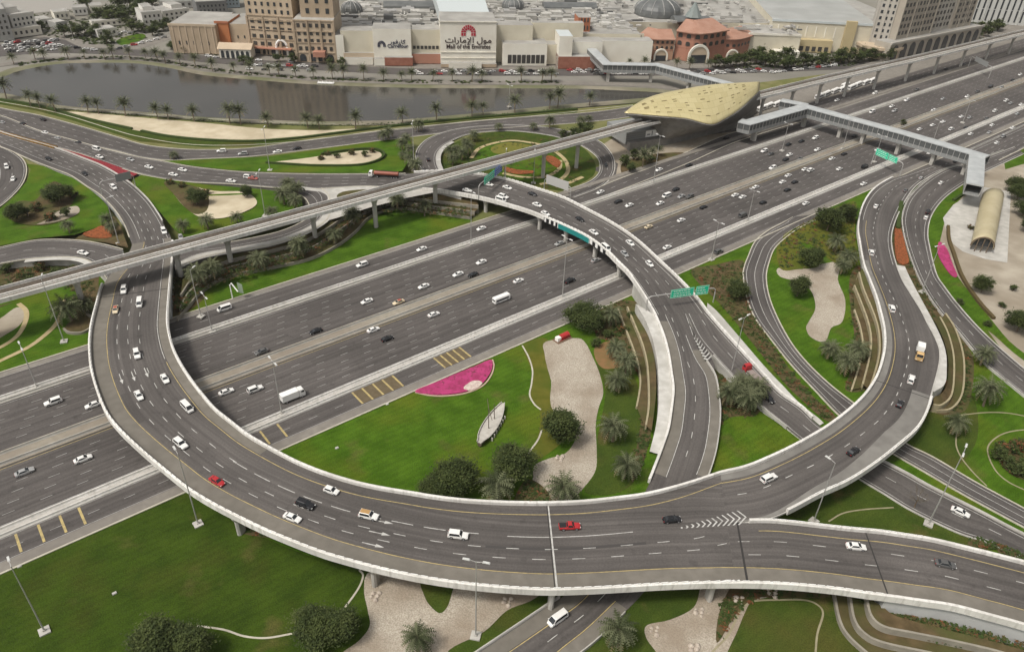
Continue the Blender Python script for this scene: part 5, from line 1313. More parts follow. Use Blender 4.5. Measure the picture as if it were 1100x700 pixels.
def portal(root, px_, py_, w, h, rz=None, ring_m=M_CREAM2):
    p = g(px_, py_, 0); a = F1.rz if rz is None else rz
    f_ = Face((px_ - 1, py_), (px_ + 1, py_)); f_.A = p; f_.rz = a; f_.d = Vector((math.cos(a), math.sin(a), 0)); f_.n = Vector((-f_.d.y, f_.d.x, 0))
    b = MB(); r = w / 2
    o_ = [(-r, 0), (-r, h - r)] + [(-r * math.cos(t), h - r + r * math.sin(t)) for t in [math.pi * k / 12 for k in range(1, 12)]] + [(r, h - r), (r, 0)]
    i_ = [(x * .8, z if z <= h - r else h - r + (z - h + r) * .8) for x, z in o_]
    for q0, q1, s0, s1_ in zip(o_, o_[1:], i_, i_[1:]):
        b.loft([[f_.p(q0[0], -.9, q0[1]), f_.p(q1[0], -.9, q1[1]), f_.p(s1_[0], -.9, s1_[1]), f_.p(s0[0], -.9, s0[1])], [f_.p(q0[0], .4, q0[1]), f_.p(q1[0], .4, q1[1]), f_.p(s1_[0], .4, s1_[1]), f_.p(s0[0], .4, s0[1])]])
    b.obj('portal_arch', ring_m, root)
    b = MB(); b.loft([[f_.p(x, -.35, z) for x, z in i_], [f_.p(x, .3, z) for x, z in i_]]); b.obj('portal_infill', M_SANDST2, root)
    b = MB(); b.loft([[f_.p(x * .9, -.6, z * .42) for x, z in ((-r * .8, 0), (-r * .8, h), (r * .8, h), (r * .8, 0))], [f_.p(x * .9, .2, z * .42) for x, z in ((-r * .8, 0), (-r * .8, h), (r * .8, h), (r * .8, 0))]]); b.obj('door', M_BGLASS, root)
zc = height_to(g(750, 66, 0), 36)
zw = height_to(g(700, 62, 0), 41)
curved_wing(PAL, [(683, 60), (700, 63.5), (722, 64)], zw, 26, mat('pale_red_render', (.42, .25, .165), .9), M_ROOFT, nwin=(8, 2))
curved_wing(PAL, [(723, 63), (748, 66.5), (776, 62)], zc, 34, M_TERRA2, M_ROOFT, eave=2.2, rise=6, nwin=(7, 2))
curved_wing(PAL, [(776, 62), (790, 62), (806, 57)], zw * .95, 24, M_TERRA2, M_ROOFT, nwin=(7, 1))
portal(PAL, 749, 67.5, 17, zc * .66, g(770, 64, 0).y and math.atan2((g(760, 65.5, 0) - g(738, 66, 0)).y, (g(760, 65.5, 0) - g(738, 66, 0)).x))
portal(PAL, 709, 65, 11, zw * .6); portal(PAL, 786, 63.5, 10, zw * .5)
q = g(745, 58, 0)
b = MB(); c_ = q + Vector((0, 22, 0)); b.loft([[(c_.x + 7 * math.cos(a), c_.y + 7 * math.sin(a), zc + 3) for a in [math.pi * k / 4 + .39 for k in range(8)]], [(c_.x + .4 * math.cos(a), c_.y + .4 * math.sin(a), zc + 14) for a in [math.pi * k / 4 + .39 for k in range(8)]]]); b.obj('glass_pyramid', mat('pyramid_glazing', (.20, .23, .22), .3), PAL)

# ---- cream halls on the right
CH = building('exhibition_hall', 'broad cream hall with flat pale roof behind the row of dark trees', 'hall')
F2 = Face((824, 52), (934, 58)); h2 = F2.h(21)
b = MB(); F2.block(b, 0, F2.w, 0, 120, 0, h2, 0, 1); b.obj('wall', [M_CREAM, mat('pale_flat_roof', (.30, .305, .29), .8, (.36, .365, .35), .05)], CH)
b = MB(); F2.block(b, -.5, F2.w + .5, -.6, .0, h2 - 1.2, h2 + .5); b.obj('cornice', M_ROOFB, CH)
b = MB(); F2.block(b, F2.w * .70, F2.w * .80, -3, 0, 0, h2 + 2); F2.block(b, F2.w * .2, F2.w * .6, -6, 0, 0, h2 * .42); b.obj('projecting_bay', mat('yellow_render', (.43, .35, .20), .9, (.47, .39, .23), .1), CH)
windows(CH, F2, F2.w * .02, F2.w * .66, h2 * .45, h2 * .85, 7, 1, .12, .9, 'flat', 'pale', -.1, 'pilaster')
windows(CH, F2, F2.w * .22, F2.w * .58, .5, 5, 6, 1, .6, .8, 'flat', 'shade', -6.1)
LH = building('low_hall', 'low cream annex with parapet between the red pavilion and cream hall', 'hall')
F3 = Face((800, 58), (856, 60)); h3 = F3.h(36)
b = MB(); F3.block(b, 0, F3.w, 0, 60, 0, h3, 0, 1); b.obj('wall', [M_CREAM, M_ROOFG], LH)
b = MB(); F3.block(b, 0, F3.w, -.5, 0, h3 - 1, h3 + .6); F3.block(b, F3.w * .5, F3.w * .98, -7, 0, 0, h3 * .3); b.obj('cornice', M_CREAM2, LH)

# ---- brown hotel left of the mall
HO = building('hotel', 'tall brown stone hotel with two wings of gridded windows above arcades', 'hotel')
F4 = Face((271, 58), (320, 61)); F5 = Face((320, 66.5), (362, 67.5))
hp4, hp5 = F4.h(17), F5.h(21)
b = MB(); F4.block(b, 0, F4.w, 0, 30, 0, 95, 0, 1); b.obj('wing', [M_SANDST2, M_ROOFG], HO)
b = MB(); F5.block(b, 0, F5.w, 0, 34, 0, hp5, 0, 1); b.obj('podium', [M_SANDST2, M_ROOFG], HO)
b = MB(); F5.block(b, F5.w * .15, F5.w * .98, 8, 34, hp5 - .1, 100, 0, 1); b.obj('wing', [M_SANDST, M_ROOFG], HO)
b = MB()
for z in (hp4 * .18, hp4 * .42, hp4 * .66, hp4 * .9, hp4 * 1.02): F4.block(b, -.3, F4.w + .1, -.5, -.02, z, z + .6)
for z in (hp5 * .22, hp5 * .46, hp5 * .72, hp5 * .97): F5.block(b, -.3, F5.w + .3, -.5, -.02, z, z + .6)
for i in range(4): F4.block(b, F4.w * i / 3 - .6, F4.w * i / 3 + .6, -.8, -.03, 0, hp4)
for i in range(4): F5.block(b, F5.w * i / 3 - .6, F5.w * i / 3 + .6, -.8, -.03, 0, hp5)
b.obj('stone_banding', M_SANDST, HO)
windows(HO, F4, 1, F4.w - 1, hp4 * .2, hp4 * .98, 6, 4, .5, .5, tone='shade', y=-.1); windows(HO, F4, 1, F4.w - 1, hp4 * 1.04, hp4 * 2.0, 7, 5, .34, .5, y=-.1)
windows(HO, F5, 1, F5.w - 1, hp5 * .24, hp5 * .96, 6, 4, .5, .5, tone='shade', y=-.1); windows(HO, F5, F5.w * .2, F5.w * .95, hp5 * 1.03, hp5 * 1.75, 3, 3, .34, .5, y=7.9)
windows(HO, F4, 1, F4.w - 1, .3, hp4 * .16, 5, 1, .7, .9, 'arch', 'dark', -.15, 'arcade_opening'); windows(HO, F5, 1, F5.w - 1, .3, hp5 * .2, 4, 1, .7, .9, 'arch', 'dark', -.15, 'arcade_opening')
b = MB(); F5.block(b, F5.w * .45, F5.w * .75, -6, 0, 5, 8.5); F4.block(b, F4.w * .1, F4.w * .9, -4, 0, 5, 5.7); b.obj('awning', M_TERRA2, HO)
AR = building('entrance_arch', 'freestanding white arch at the hotel forecourt', 'arch')
b = MB(); p = g(304, 60); q = g(308, 63)
b.path_tube([p + Vector((4 * math.cos(a) , 0, 6 + 5 * math.sin(a))) for a in [math.pi * (1 - k / 10) for k in range(11)]], 1.0, 8)
for sx in (-4, 4): b.tube(p + Vector((sx, 0, -.2)), p + Vector((sx, 0, 6.1)), 1.0, 1.0, 8)
b.obj('arch_ring', M_WHITE, AR)
SB = building('stone_building', 'sandy windowless stone block at the left end of the mall front', 'building')
F6 = Face((187, 57), (236, 58.5)); h6 = F6.h(26)
b = MB(); F6.block(b, 0, F6.w, 0, 45, 0, h6, 0, 1); b.obj('wall', [M_SANDST, M_ROOFG], SB)
b = MB(); F6.block(b, -.4, F6.w, -.4, 0, h6 - 1, h6 + .6)
for i in range(7): F6.block(b, F6.w * i / 7 + 2, F6.w * i / 7 + 2.8, -.35, -.01, 0, h6 - 1)
b.obj('cornice', M_SANDST2, SB); windows(SB, F6, 3, F6.w - 4, h6 * .25, h6 * .5, 5, 1, .2, .5, tone='shade', y=-.1)
OT = building('orange_building', 'terracotta orange stair block between two sandy buildings', 'building')
F7 = Face((235, 57), (249, 57.5)); h7 = F7.h(24)
b = MB(); F7.block(b, 0, F7.w, 2, 30, 0, h7, 0, 1); b.obj('wall', [mat('orange_render', (.40, .145, .055), .9, (.44, .17, .07), .1), M_ROOFG], OT)
b = MB(); F7.block(b, -.2, F7.w + .2, 1.5, 2, h7 - 1, h7 + .5); F7.block(b, F7.w * .3, F7.w * .7, 1.4, 2, 0, 5); b.obj('cornice', M_TERRA, OT)
SW = building('sandstone_wing', 'sandy wing with two small windows left of the brown hotel', 'building')
F8 = Face((249, 57.5), (272, 58)); h8 = F8.h(27)
b = MB(); F8.block(b, .3, F8.w, 4, 40, 0, h8, 0, 1); b.obj('wall', [M_SANDST2, M_ROOFG], SW); windows(SW, F8, 3, F8.w - 3, h8 * .45, h8 * .65, 2, 1, .2, .5, y=3.9)
AC = building('arcade', 'low cream arcade with pitched tan roof in front of the sandy wing', 'arcade')
F9 = Face((242, 58), (275, 59)); h9 = F9.h(48)
b = MB(); F9.block(b, 0, F9.w, -12, -1, 0, h9); b.obj('wall', M_CREAM2, AC)
b = MB(); b.loft([[F9.p(x, y, z) for y, z in ((-13, h9), (-6.5, h9 + 3.2), (0, h9))] for x in (-1, F9.w + 1)]); b.obj('roof', M_SANDST2, AC)
windows(AC, F9, .5, F9.w - .5, .2, h9 * .85, 6, 1, .62, .95, 'arch', 'dark', -12.1, 'arch_opening')

# ---- towers at the right
def sub(fc, x0, x1, y0):
    q = Face((0, 0 + 50), (10, 50)); q.A = fc.p(x0, y0, 0); q.d = fc.d; q.n = fc.n; q.rz = fc.rz; q.w = x1 - x0; q.z0 = fc.z0; return q
def tower(label, pl, pr, depth, htop, wall_m, cols, rows, z0, z1, fw, fh, tone='dark', side=None, name='tower_block'):
    r_ = building(name, label, 'tower'); f_ = pl if isinstance(pl, Face) else Face(pl, pr)
    b = MB(); f_.block(b, 0, f_.w, 0, depth, 0, htop, 0, 1); b.obj('wall', [wall_m, M_ROOFG], r_)
    b = MB()
    for i in range(4): f_.block(b, f_.w * i / 3 - .5, f_.w * i / 3 + .5, -.6, -.02, 0, htop)
    b.obj('pilaster', wall_m, r_)
    windows(r_, f_, 1, f_.w - 1, z0, z1, cols, rows, fw, fh, tone=tone, y=-.1)
    if side:
        f2 = Face((0, 50), (10, 50)); f2.A = f_.p(0, depth, 0); f2.d = -f_.n; f2.n = f_.d; f2.rz = math.atan2(f2.d.y, f2.d.x); f2.w = depth
        windows(r_, f2, 1, depth - 1, z0, z1, side, rows, fw, fh, tone=tone, y=-.1)
    return r_, f_
M_TW = mat('stone_tower_render', (.36, .32, .265), .9, (.40, .36, .30), .06); M_TW2 = mat('pale_tower_render', (.43, .40, .35), .9, (.47, .44, .39), .06)
tw, ft = tower('slim stone tower with columns of square dark windows beside the cream hall', (930, 58), (957, 61), 22, 110, M_TW2, 4, 9, 12, 54, .42, .5)
b = MB(); c_ = ft.p(ft.w * .45, 2, 0)
b.loft([[(c_.x + r * math.cos(a), c_.y + r * math.sin(a), z) for a in [2 * math.pi * k / 20 for k in range(20)]] for z, r in ((0, 17), (7, 17), (7, 18.5), (9, 18.5), (9.3, 15))]); b.obj('round_podium', M_SANDST2, tw)
F10 = Face((952, 66), (1050, 45)); h10 = F10.h(47)
tower('broad stone tower with dense small windows above the arcaded podium', sub(F10, F10.w * .10, F10.w * .46, 6), None, 13, 105, M_TW, 10, 8, h10 + 2, h10 + 44, .5, .55, 'shade')
tower('stone middle tower with dense windows right of the broad tower', sub(F10, F10.w * .46, F10.w * .70, 9), None, 28, 78, M_TW2, 6, 8, h10 + 2, h10 + 42, .5, .55, 'shade')
tower('lower stone tower at the right end of the arcaded podium', sub(F10, F10.w * .70, F10.w * .92, 7), None, 26, 44, M_TW, 5, 5, h10 + 2, 40, .5, .55, 'shade')
AP = building('arcaded_podium', 'stone podium with tall arches below the right hand towers', 'building')
b = MB(); F10.block(b, 0, F10.w, 0, 14, 0, h10, 0, 1); b.obj('wall', [M_TW, M_ROOFG], AP); windows(AP, F10, 2, F10.w - 2, .3, h10 * .85, 11, 1, .62, .95, 'arch', 'dark', -.15, 'arch_opening')
b = MB(); F10.block(b, -1, F10.w + 1, -1.2, 0, h10 - .8, h10 + .8); F10.block(b, -1, F10.w, -.6, -.01, h10 * .9, h10 * .94); b.obj('cornice', M_TW2, AP)
tower('long pale slab block with vertical dark window strips in the top right corner', (1016, 22), (1130, 30), 24, 70, mat('white_slab_render', (.50, .50, .475), .9), 18, 5, 2, 56, .28, .93)

# ---- low buildings far left
def house(label, pl, pr, depth, top, wall_m, cols=3, rows=1, roof=M_ROOFG, name='house', parapet=True, cat='house', group=None, tone='shade', step=None):
    r_ = building(name, label, cat, group); f_ = Face(pl, pr); hh = f_.h(top)
    b = MB(); f_.block(b, 0, f_.w, 0, depth, 0, hh, 0, 1)
    if step: f_.block(b, f_.w * step[0], f_.w * step[1], depth * .3, depth * .95, hh - .05, hh + step[2], 0, 1)
    b.obj('wall', [wall_m, roof], r_)
    if parapet:
        b = MB(); f_.block(b, -.3, f_.w + .3, -.3, 0, hh - .6, hh + .7); b.obj('parapet', wall_m, r_)
    windows(r_, f_, f_.w * .05, f_.w * .95, hh * .15, hh * .9, cols, rows, .4, .5, tone=tone, y=-.1)
    return r_
M_HW = mat('white_house_render', (.62, .60, .55), .9, (.68, .66, .61), .08); M_HG = mat('grey_house_render', (.34, .335, .315), .9, (.39, .385, .36), .06)
house('grey block of flats at the left edge beyond the lake', (-14, 46), (16, 43), 40, 13, M_HG, 5, 4, name='apartment_building', cat='flats')
house('stepped white flats with rows of dark openings beside the grey block', (17, 39), (42, 35), 30, 17, M_HW, 5, 3, name='apartment_building', cat='flats', tone='dark', step=(.1, .6, 4))
house('low cream wall of a compound in front of the stepped white flats', (8, 42), (46, 37), 12, 33, M_CREAM2, 6, 1, name='compound', cat='compound')
house('white villa with stepped roof at the wood edge', (155, 29), (176, 27), 24, 14, M_HW, 4, 2, step=(.2, .7, 3), name='villa', cat='villa')
house('long white villa right of the stepped villa', (177, 25), (205, 21), 24, 13, M_HW, 5, 2, step=(.5, .9, 3), name='villa', cat='villa')
house('white villa with flat roof in front of the trees by the lawn', (106, 41), (127, 38), 14, 33, M_HW, 4, 1, name='villa', cat='villa')
house('low cream terrace between the dark trees', (100, 30), (140, 26), 10, 24, M_CREAM2, 6, 1, name='villa', cat='villa')
house('grey workshop with ridged roofs behind the villas', (172, 9), (216, 8), 40, 2, M_HG, 6, 1, name='workshop', cat='workshop')
house('dark grey office block with glass front above the sandy block', (214, 22), (246, 20), 40, 3, mat('dark_office_render', (.17, .17, .165), .8), 7, 3, name='office_building', cat='office', tone='dark')
house('pale blue glazed office at the top edge left of the hotel', (238, 9), (258, 8), 20, -6, mat('blue_office_render', (.26, .31, .34), .6), 5, 3, name='office_building', cat='office')
for i, (x0, y0, x1, y1, t) in enumerate(((44, 30, 58, 28, 22), (60, 22, 76, 20.5, 14), (62, 32, 74, 30, 25), (80, 17, 95, 16, 9), (98, 14, 112, 13, 7))):
    house(series(i, 5, 'pale low house', 'pale low houses', 'on the flat ground beyond the lake'), (x0, y0), (x1, y1), 16, t, (M_HW, M_CREAM2, M_HG)[i % 3], 3, 1, group='pale low houses beyond the lake')
patch('flat_desert', [(-200, 16), (0, 17), (40, 14), (84, 9), (84, 0), (60, -12), (-300, -15)], M_DESERT, z=-.5, smooth=0)
patch('lawn', [(125, 44), (138, 38.5), (153, 36.5), (156, 41), (142, 46.5), (130, 48.5)], M_LAWN, z=-.45, smooth=3)
PAVEN = [0]
def pave(name, L, w, material, z=-.45):
    PAVEN[0] += 1; z += .0031 * PAVEN[0]
    P = catmull([g(x, y, z) for x, y in L], 6); b = MB(); lat = laterals(P)
    b.grid([[p + l * w / 2, p - l * w / 2] for p, l in zip(P, lat)]); return tag(b.obj(name, material, fix=True), kind='structure')
pave('road', [(30, 36), (52, 39), (78, 45), (104, 51.5), (124, 53.5), (150, 49), (178, 40), (200, 33)], 14, M_VERGE)
pave('road', [(-40, 62), (20, 56), (60, 54), (110, 55), (150, 57), (185, 60), (215, 63), (280, 68), (360, 73), (440, 77), (540, 78), (640, 78), (700, 78), (770, 76), (860, 73), (960, 66), (1100, 40)], 16, M_ASPH)
pave('forecourt', [(180, 58), (260, 62.5), (360, 70), (440, 72), (560, 72.5), (690, 72), (760, 70), (850, 66)], 22, M_VERGE, -.48)
pave('promenade', [(-30, 74), (14, 68), (50, 63.5), (85, 61.5), (140, 62), (185, 66.5), (225, 74), (280, 80), (340, 85), (440, 88.5), (540, 89), (620, 89.5), (680, 91), (730, 95)], 9, M_VERGE, -.4)
patch('parking_lot', [(0, 56), (44, 54), (84, 50), (70, 43), (48, 40), (10, 46), (-20, 52)], M_ASPH, z=-.46, smooth=0)

# ================================================================== metro station
ST = building('metro_station', 'gold shell roofed metro station straddling the viaduct', 'station')
near_ = [(671, 121.5, 20.5), (690, 123, 20.2), (712, 125, 20), (738, 127.5, 19), (757, 132.5, 17), (768, 133, 16.2), (780, 127, 17), (792, 119.5, 18), (803, 110, 19.5), (816, 97, 21.5)]
crest = [(671, 121, 20.8), (684, 113, 23), (702, 105, 25), (722, 99.5, 26.6), (742, 95.5, 27.4), (756, 93, 27.6), (770, 91, 27.6), (784, 90, 27.2), (800, 89, 26.4), (816, 88, 25.5)]
Nn = catmull([g(*q) for q in near_], 4); Cc = catmull([g(*q) for q in crest], 4)
rows, far_rows = [], []
for a, c in zip(Nn, Cc):
    fr_ = Vector((2 * c.x - a.x, 2 * c.y - a.y, a.z + 2))
    fr_ = c.lerp(fr_, .45); fr_.z = c.z - .45 * (c.z - a.z)
    row = []
    for t in [k / 12 for k in range(13)]:
        top = c + Vector((0, 0, (c.z - a.z) * .02))
        m1 = a.lerp(c, .5) + Vector((0, 0, .30 * (c.z - a.z)))
        p = a * ((1 - t) ** 2) + m1 * (2 * t * (1 - t)) + c * t * t
        row.append(p)
    for t in [k / 6 for k in range(1, 7)]:
        m1 = c.lerp(fr_, .5) + Vector((0, 0, .25 * (c.z - fr_.z)))
        row.append(c * ((1 - t) ** 2) + m1 * (2 * t * (1 - t)) + fr_ * t * t)
    rows.append(row)
b = MB(); b.grid(rows); b.uv = [(i * 3.2, j * 2.2) for i in range(len(rows)) for j in range(len(rows[0]))]; o = b.obj('shell_roof', M_GOLD, ST, smooth=True, fix=False)
sol = o.modifiers.new('thickness', 'SOLIDIFY'); sol.thickness = .3; sol.offset = 0
# slits in the shell
b = MB(); r2 = random.Random(5)
for i in range(3, len(rows) - 4, 2):
    for j in range(2, 11, 2):
        if r2.random() < .62:
            jj = j + r2.choice((0, 1)); p = rows[i][jj]; q = rows[i + 1][jj]; d = q - p; e = rows[i][jj + 1] - p
            nrm = d.cross(e).normalized(); nrm = nrm if nrm.z > 0 else -nrm
            L_ = d.normalized() * r2.uniform(1.6, 3.0); W_ = e.normalized() * .26
            c0 = p + nrm * .16
            b.loft([[c0 - W_, c0 + L_ - W_, c0 + L_ + W_, c0 + W_], [c0 - W_ + nrm * .12, c0 + L_ - W_ + nrm * .12, c0 + L_ + W_ + nrm * .12, c0 + W_ + nrm * .12]])
b.obj('roof_slit', mat('dark_slit', (.17, .13, .055), .6), ST)
low = [(674, 124, 15), (688, 130, 12.5), (702, 138, 9), (714, 147, 6), (728, 146, 5.5), (744, 143, 5.5), (760, 139.5, 5.5), (776, 135.5, 5.5), (796, 127, 6), (816, 112, 8)]
Ll = catmull([g(*q) for q in low], 4)
b = MB(); b.grid([[a + Vector((0, 0, -.3)), a.lerp(l, .33), a.lerp(l, .66), l] for a, l in zip(Nn, Ll)]); o = b.obj('side_shell', M_SHELLG, ST); so = o.modifiers.new('thickness', 'SOLIDIFY'); so.thickness = .4
b = MB(); sweep(b, Ll, [(-.35, -.3), (.35, -.3), (.35, .45), (-.35, .45)]); sweep(b, [a.lerp(l, .45) + Vector((0, -.15, .1)) for a, l in zip(Nn[8:30], Ll[8:30])], [(-.2, -.2), (.2, -.2), (.2, .2), (-.2, .2)]); 
for k_ in range(8, len(Nn) - 3, 4): b.path_tube([Nn[k_] + Vector((0, -.2, -.2)), Nn[k_].lerp(Ll[k_], .5) + Vector((0, -.25, 0)), Ll[k_] + Vector((0, -.2, .2))], .13, 5)
b.obj('shell_trim', M_STEEL, ST)
b = MB()
P = [g(x, y, 0) for x, y in ((676, 163), (716, 156), (742, 150), (790, 138), (812, 122))]
Q = [p + Vector((-6, 18, 0)) for p in P]
b.prism([(p.x, p.y) for p in P] + [(p.x, p.y) for p in reversed(Q)], 0, 4.6); b.obj('concourse', M_SHELLG, ST)
F11 = Face((671, 160.5), (719, 153)); b = MB(); F11.block(b, 0, F11.w, 0, 20, 2.8, 9.5); b.obj('end_block', M_FBSIDE, ST)
b = MB()
for z in (3.6, 4.8, 6, 7.2, 8.4): F11.block(b, 0, F11.w, -.25, -.01, z, z + .18)
b.obj('louvre', M_SHELLG, ST)
b = MB(); F11.block(b, F11.w * .42, F11.w * .70, -.45, -.26, 5.4, 9); b.obj('sign_panel', M_WHITE, ST)
b = MB(); F11.block(b, F11.w * .55, F11.w * .57, -.55, -.46, 5.8, 8.6); F11.block(b, F11.w * .45, F11.w * .52, -.55, -.46, 6.4, 7.2); b.obj('sign_mark', M_FBSIDE, ST)
b = MB()
for x in (2, F11.w * .5, F11.w - 3): F11.block(b, x, x + 1.6, 2, 3.6, -.2, 2.9)
b.obj('support', M_CONC, ST)

# ================================================================== enclosed footbridges
def footbridge(label, pts, w=6.5, h=4.6, zt=10.0, piers=(), slope=None):
    """pts: photo points of the roof's near edge, at roof height"""
    r_ = thing('footbridge', label, 'footbridge')
    P = [g(x, y, zt if len(q) < 1 else q[0]) for x, y, *q in pts]
    lat = []
    for i in range(len(P)):
        d0 = (P[i] - P[i - 1]).normalized() if i else None; d1 = (P[i + 1] - P[i]).normalized() if i + 1 < len(P) else None
        d = (d0 + d1).normalized() if d0 and d1 else (d0 or d1); d.z = 0
        l = Vector((-d.y, d.x, 0)); k_ = 1.0
        if d0 and d1: k_ = 1 / max(.5, l.dot(Vector((-d1.y, d1.x, 0)).normalized()))
        lat.append(l.normalized() * k_)
    if lat[0].y < -.2: lat = [-l for l in lat]
    C = [p + l * w / 2 for p, l in zip(P, lat)]
    def sw(name, prof, material):
        b = MB(); b.loft([[c + l * q[0] + Vector((0, 0, q[1])) for q in prof] for c, l in zip(C, lat)]); return b.obj(name, material, r_)
    x = w / 2
    sw('roof', [(-x - .3, -.5), (x + .3, -.5), (x + .3, 0), (x * .4, .35), (-x * .4, .35), (-x - .3, 0)], M_FBROOF)
    sw('deck', [(-x, -h - .9), (x, -h - .9), (x, -h), (-x, -h)], M_FBSIDE)
    for s_ in (-1, 1):
        sw('glazing', [(s_ * (x - .25), -h + 1.0), (s_ * (x - .1), -h + 1.0), (s_ * (x - .1), -.5), (s_ * (x - .25), -.5)], mat('footbridge_glazing', (.10, .105, .105), .25))
        sw('side_panel', [(s_ * (x - .3), -h), (s_ * x, -h), (s_ * x, -h + 1.1), (s_ * (x - .3), -h + 1.1)], M_FBSIDE)
    b = MB()
    for a, c, la, lc in zip(C, C[1:], lat, lat[1:]):
        n = max(2, int((c - a).length / 3.0)); ang = math.atan2((c - a).y, (c - a).x)
        for i in range(n + 1):
            for s_ in (-1, 1):
                p = a.lerp(c, i / n) + la.lerp(lc, i / n) * (s_ * x)
                b.box(p + Vector((0, 0, -h / 2)), (.22, .22, h), 0, ang)
    b.obj('mullion', M_STEEL, r_)
    for (pi, t) in piers:
        c = C[pi].lerp(C[pi + 1], t); d = C[pi + 1] - C[pi]; b = MB(); a = math.atan2(d.y, d.x)
        b.box((c.x, c.y, (c.z - h - .9) / 2 - .2), (1.8, 3.0, c.z - h - .9 + .3), 0, a); b.box((c.x, c.y, c.z - h - 1.4), (2.4, 5.6, 1.0), 0, a)
        b.obj('pier', M_CONC, r_)
    return r_, C
FB1, _ = footbridge('long grey enclosed footbridge spanning the whole highway from the gold station', [(793, 131), (806, 134), (868, 116.5), (966, 143), (1058, 170)], 7.0, 4.8, 12.5, piers=[(1, .15), (2, .02), (2, .42), (2, .66), (3, .02), (3, .45), (3, .82)])
b = MB(); q0 = g(936, 137, 9); q1 = g(972, 146.5, 9)
d = (q1 - q0).normalized(); nn = Vector((d.y, -d.x, 0)); nn = nn if nn.y < 0 else -nn
b.loft([[q0 + nn * .3, q1 + nn * .3, q1 + nn * .6, q0 + nn * .6], [q + Vector((0, 0, 3.0)) for q in (q0 + nn * .3, q1 + nn * .3, q1 + nn * .6, q0 + nn * .6)]]); b.obj('side_banner', mat('dusty_pink_panel', (.30, .25, .235), .7), FB1)
FB2, _ = footbridge('short pale footbridge arm dropping from the long bridge to the vaulted hall', [(1058, 167), (1057, 183), (1056, 200)], 7.0, 4.8, 12.2, piers=[(0, .7)])
FB3, _ = footbridge('zigzag pale footbridge from the mall to the gold station across the lake end', [(631, 52.5), (648, 69.5), (705, 70.5), (786, 92)], 6.5, 4.6, 12.0, piers=[(1, .05), (1, .9), (2, .45), (2, .8)])
FB4, _ = footbridge('stub of grey footbridge between the viaduct and the long bridge corner', [(838, 108.5), (866, 114)], 6.0, 4.4, 12.0)
# the vaulted hall on the right
VH = building('station_hall', 'vaulted dull gold hall on grey paving at the end of the footbridge', 'station')
A_, B_ = g(1040, 269, 0), g(1065, 273, 0)
C_ = g(1052.5, 215, 0); D_ = g(1076, 218, 0)
rows = []
for t in [k / 10 for k in range(11)]:
    a, c = A_.lerp(C_, t), B_.lerp(D_, t)
    rows.append([a.lerp(c, (1 - math.cos(th)) / 2) + Vector((0, 0, 2.6 + 4.6 * math.sin(th))) for th in [math.pi * k / 14 for k in range(15)]])
b = MB(); b.grid(rows); o = b.obj('vaulted_roof', M_GOLD2, VH, smooth=True); so = o.modifiers.new('thickness', 'SOLIDIFY'); so.thickness = .4
ins = lambda p, q, k_: p.lerp(q, k_)
b = MB(); b.prism([(p.x, p.y) for p in (A_.lerp(C_, .03).lerp(B_, .05), B_.lerp(D_, .03).lerp(A_, .05), D_.lerp(C_, .05), C_.lerp(D_, .05))], 0, 3.2); b.obj('wall', M_SHELLG, VH)
b = MB(); e = A_.lerp(C_, .015); f_ = B_.lerp(D_, .015)
b.face([e.lerp(f_, (1 - math.cos(th)) / 2 * .96 + .02) + Vector((0, 0, 2.6 + 4.3 * math.sin(th))) for th in [math.pi * k / 14 for k in range(15)]]); o = b.obj('end_glazing', M_BGLASS, VH); so = o.modifiers.new('thickness', 'SOLIDIFY'); so.thickness = .25
b = MB(); b.path_tube([A_.lerp(B_, (1 - math.cos(th)) / 2) + Vector((0, 0, 2.6 + 4.6 * math.sin(th))) for th in [math.pi * k / 14 for k in range(15)]], .3, 6)
for k_ in (.25, .5, .75): b.tube(A_.lerp(B_, k_) + Vector((0, 0, -.1)), A_.lerp(B_, k_) + Vector((0, 0, 6.2)), .2)
b.obj('end_frame', M_BARK, VH)
# ================================================================== trees
def palm_meshes(seed, fronds=64, leaf=9, L=4.4, H=4.3):
    r = random.Random(seed)
    b = MB()
    b.path_tube([(0, 0, -.3), (.05, .03, H * .3), (.12, .02, H * .7), (.1, .0, H)], [.34, .26, .23, .3], 8)
    b.path_tube([(.1, 0, H - .5), (.1, 0, H + .25)], [.42, .3], 8)
    tm = b.mesh('trunk', M_PTRUNK)
    b = MB()
    for k in range(fronds):
        az = 2.399963 * k + r.uniform(-.2, .2); el = R(74 - 84 * (k / fronds) ** .9 + r.uniform(-7, 7)); ll = L * r.uniform(.85, 1.12)
        d = Vector((math.cos(az), math.sin(az), 0)); sd_ = Vector((-d.y, d.x, 0))
        pts = []; p = Vector((.1, 0, H)); a = el
        n = leaf
        for i in range(n + 1):
            pts.append(p.copy()); p = p + (d * math.cos(a) + Vector((0, 0, math.sin(a)))) * (ll / n); a -= R(9 + 4 * i / n)
        mi = 2 if k > fronds * .9 else (1 if r.random() < .62 else 0)
        for i in range(n):
            q0, q1 = pts[i], pts[i + 1]; t = (i + .5) / n; wl = (.25 + .75 * math.sin(math.pi * min(1, t * .9 + .1))) * .85
            up = Vector((0, 0, 1))
            b.face([q0 - sd_ * .05, q0 + sd_ * .05, q1 + sd_ * .05, q1 - sd_ * .05], mi)
            for s_ in (-1, 1):
                tip = (q0 + q1) / 2 + d * .38 * wl + sd_ * s_ * wl + up * (.10 - .35 * wl * r.uniform(.4, 1.2))
                b.face([q0, q0.lerp(q1, .62), tip], mi)
    return tm, b.mesh('crown', M_FROND)
PALMS = [palm_meshes(s) for s in (1, 2, 3, 4)]
PALMS_FAR = [palm_meshes(s, 52, 5, 4.9, 6.0) for s in (11, 12, 13)]

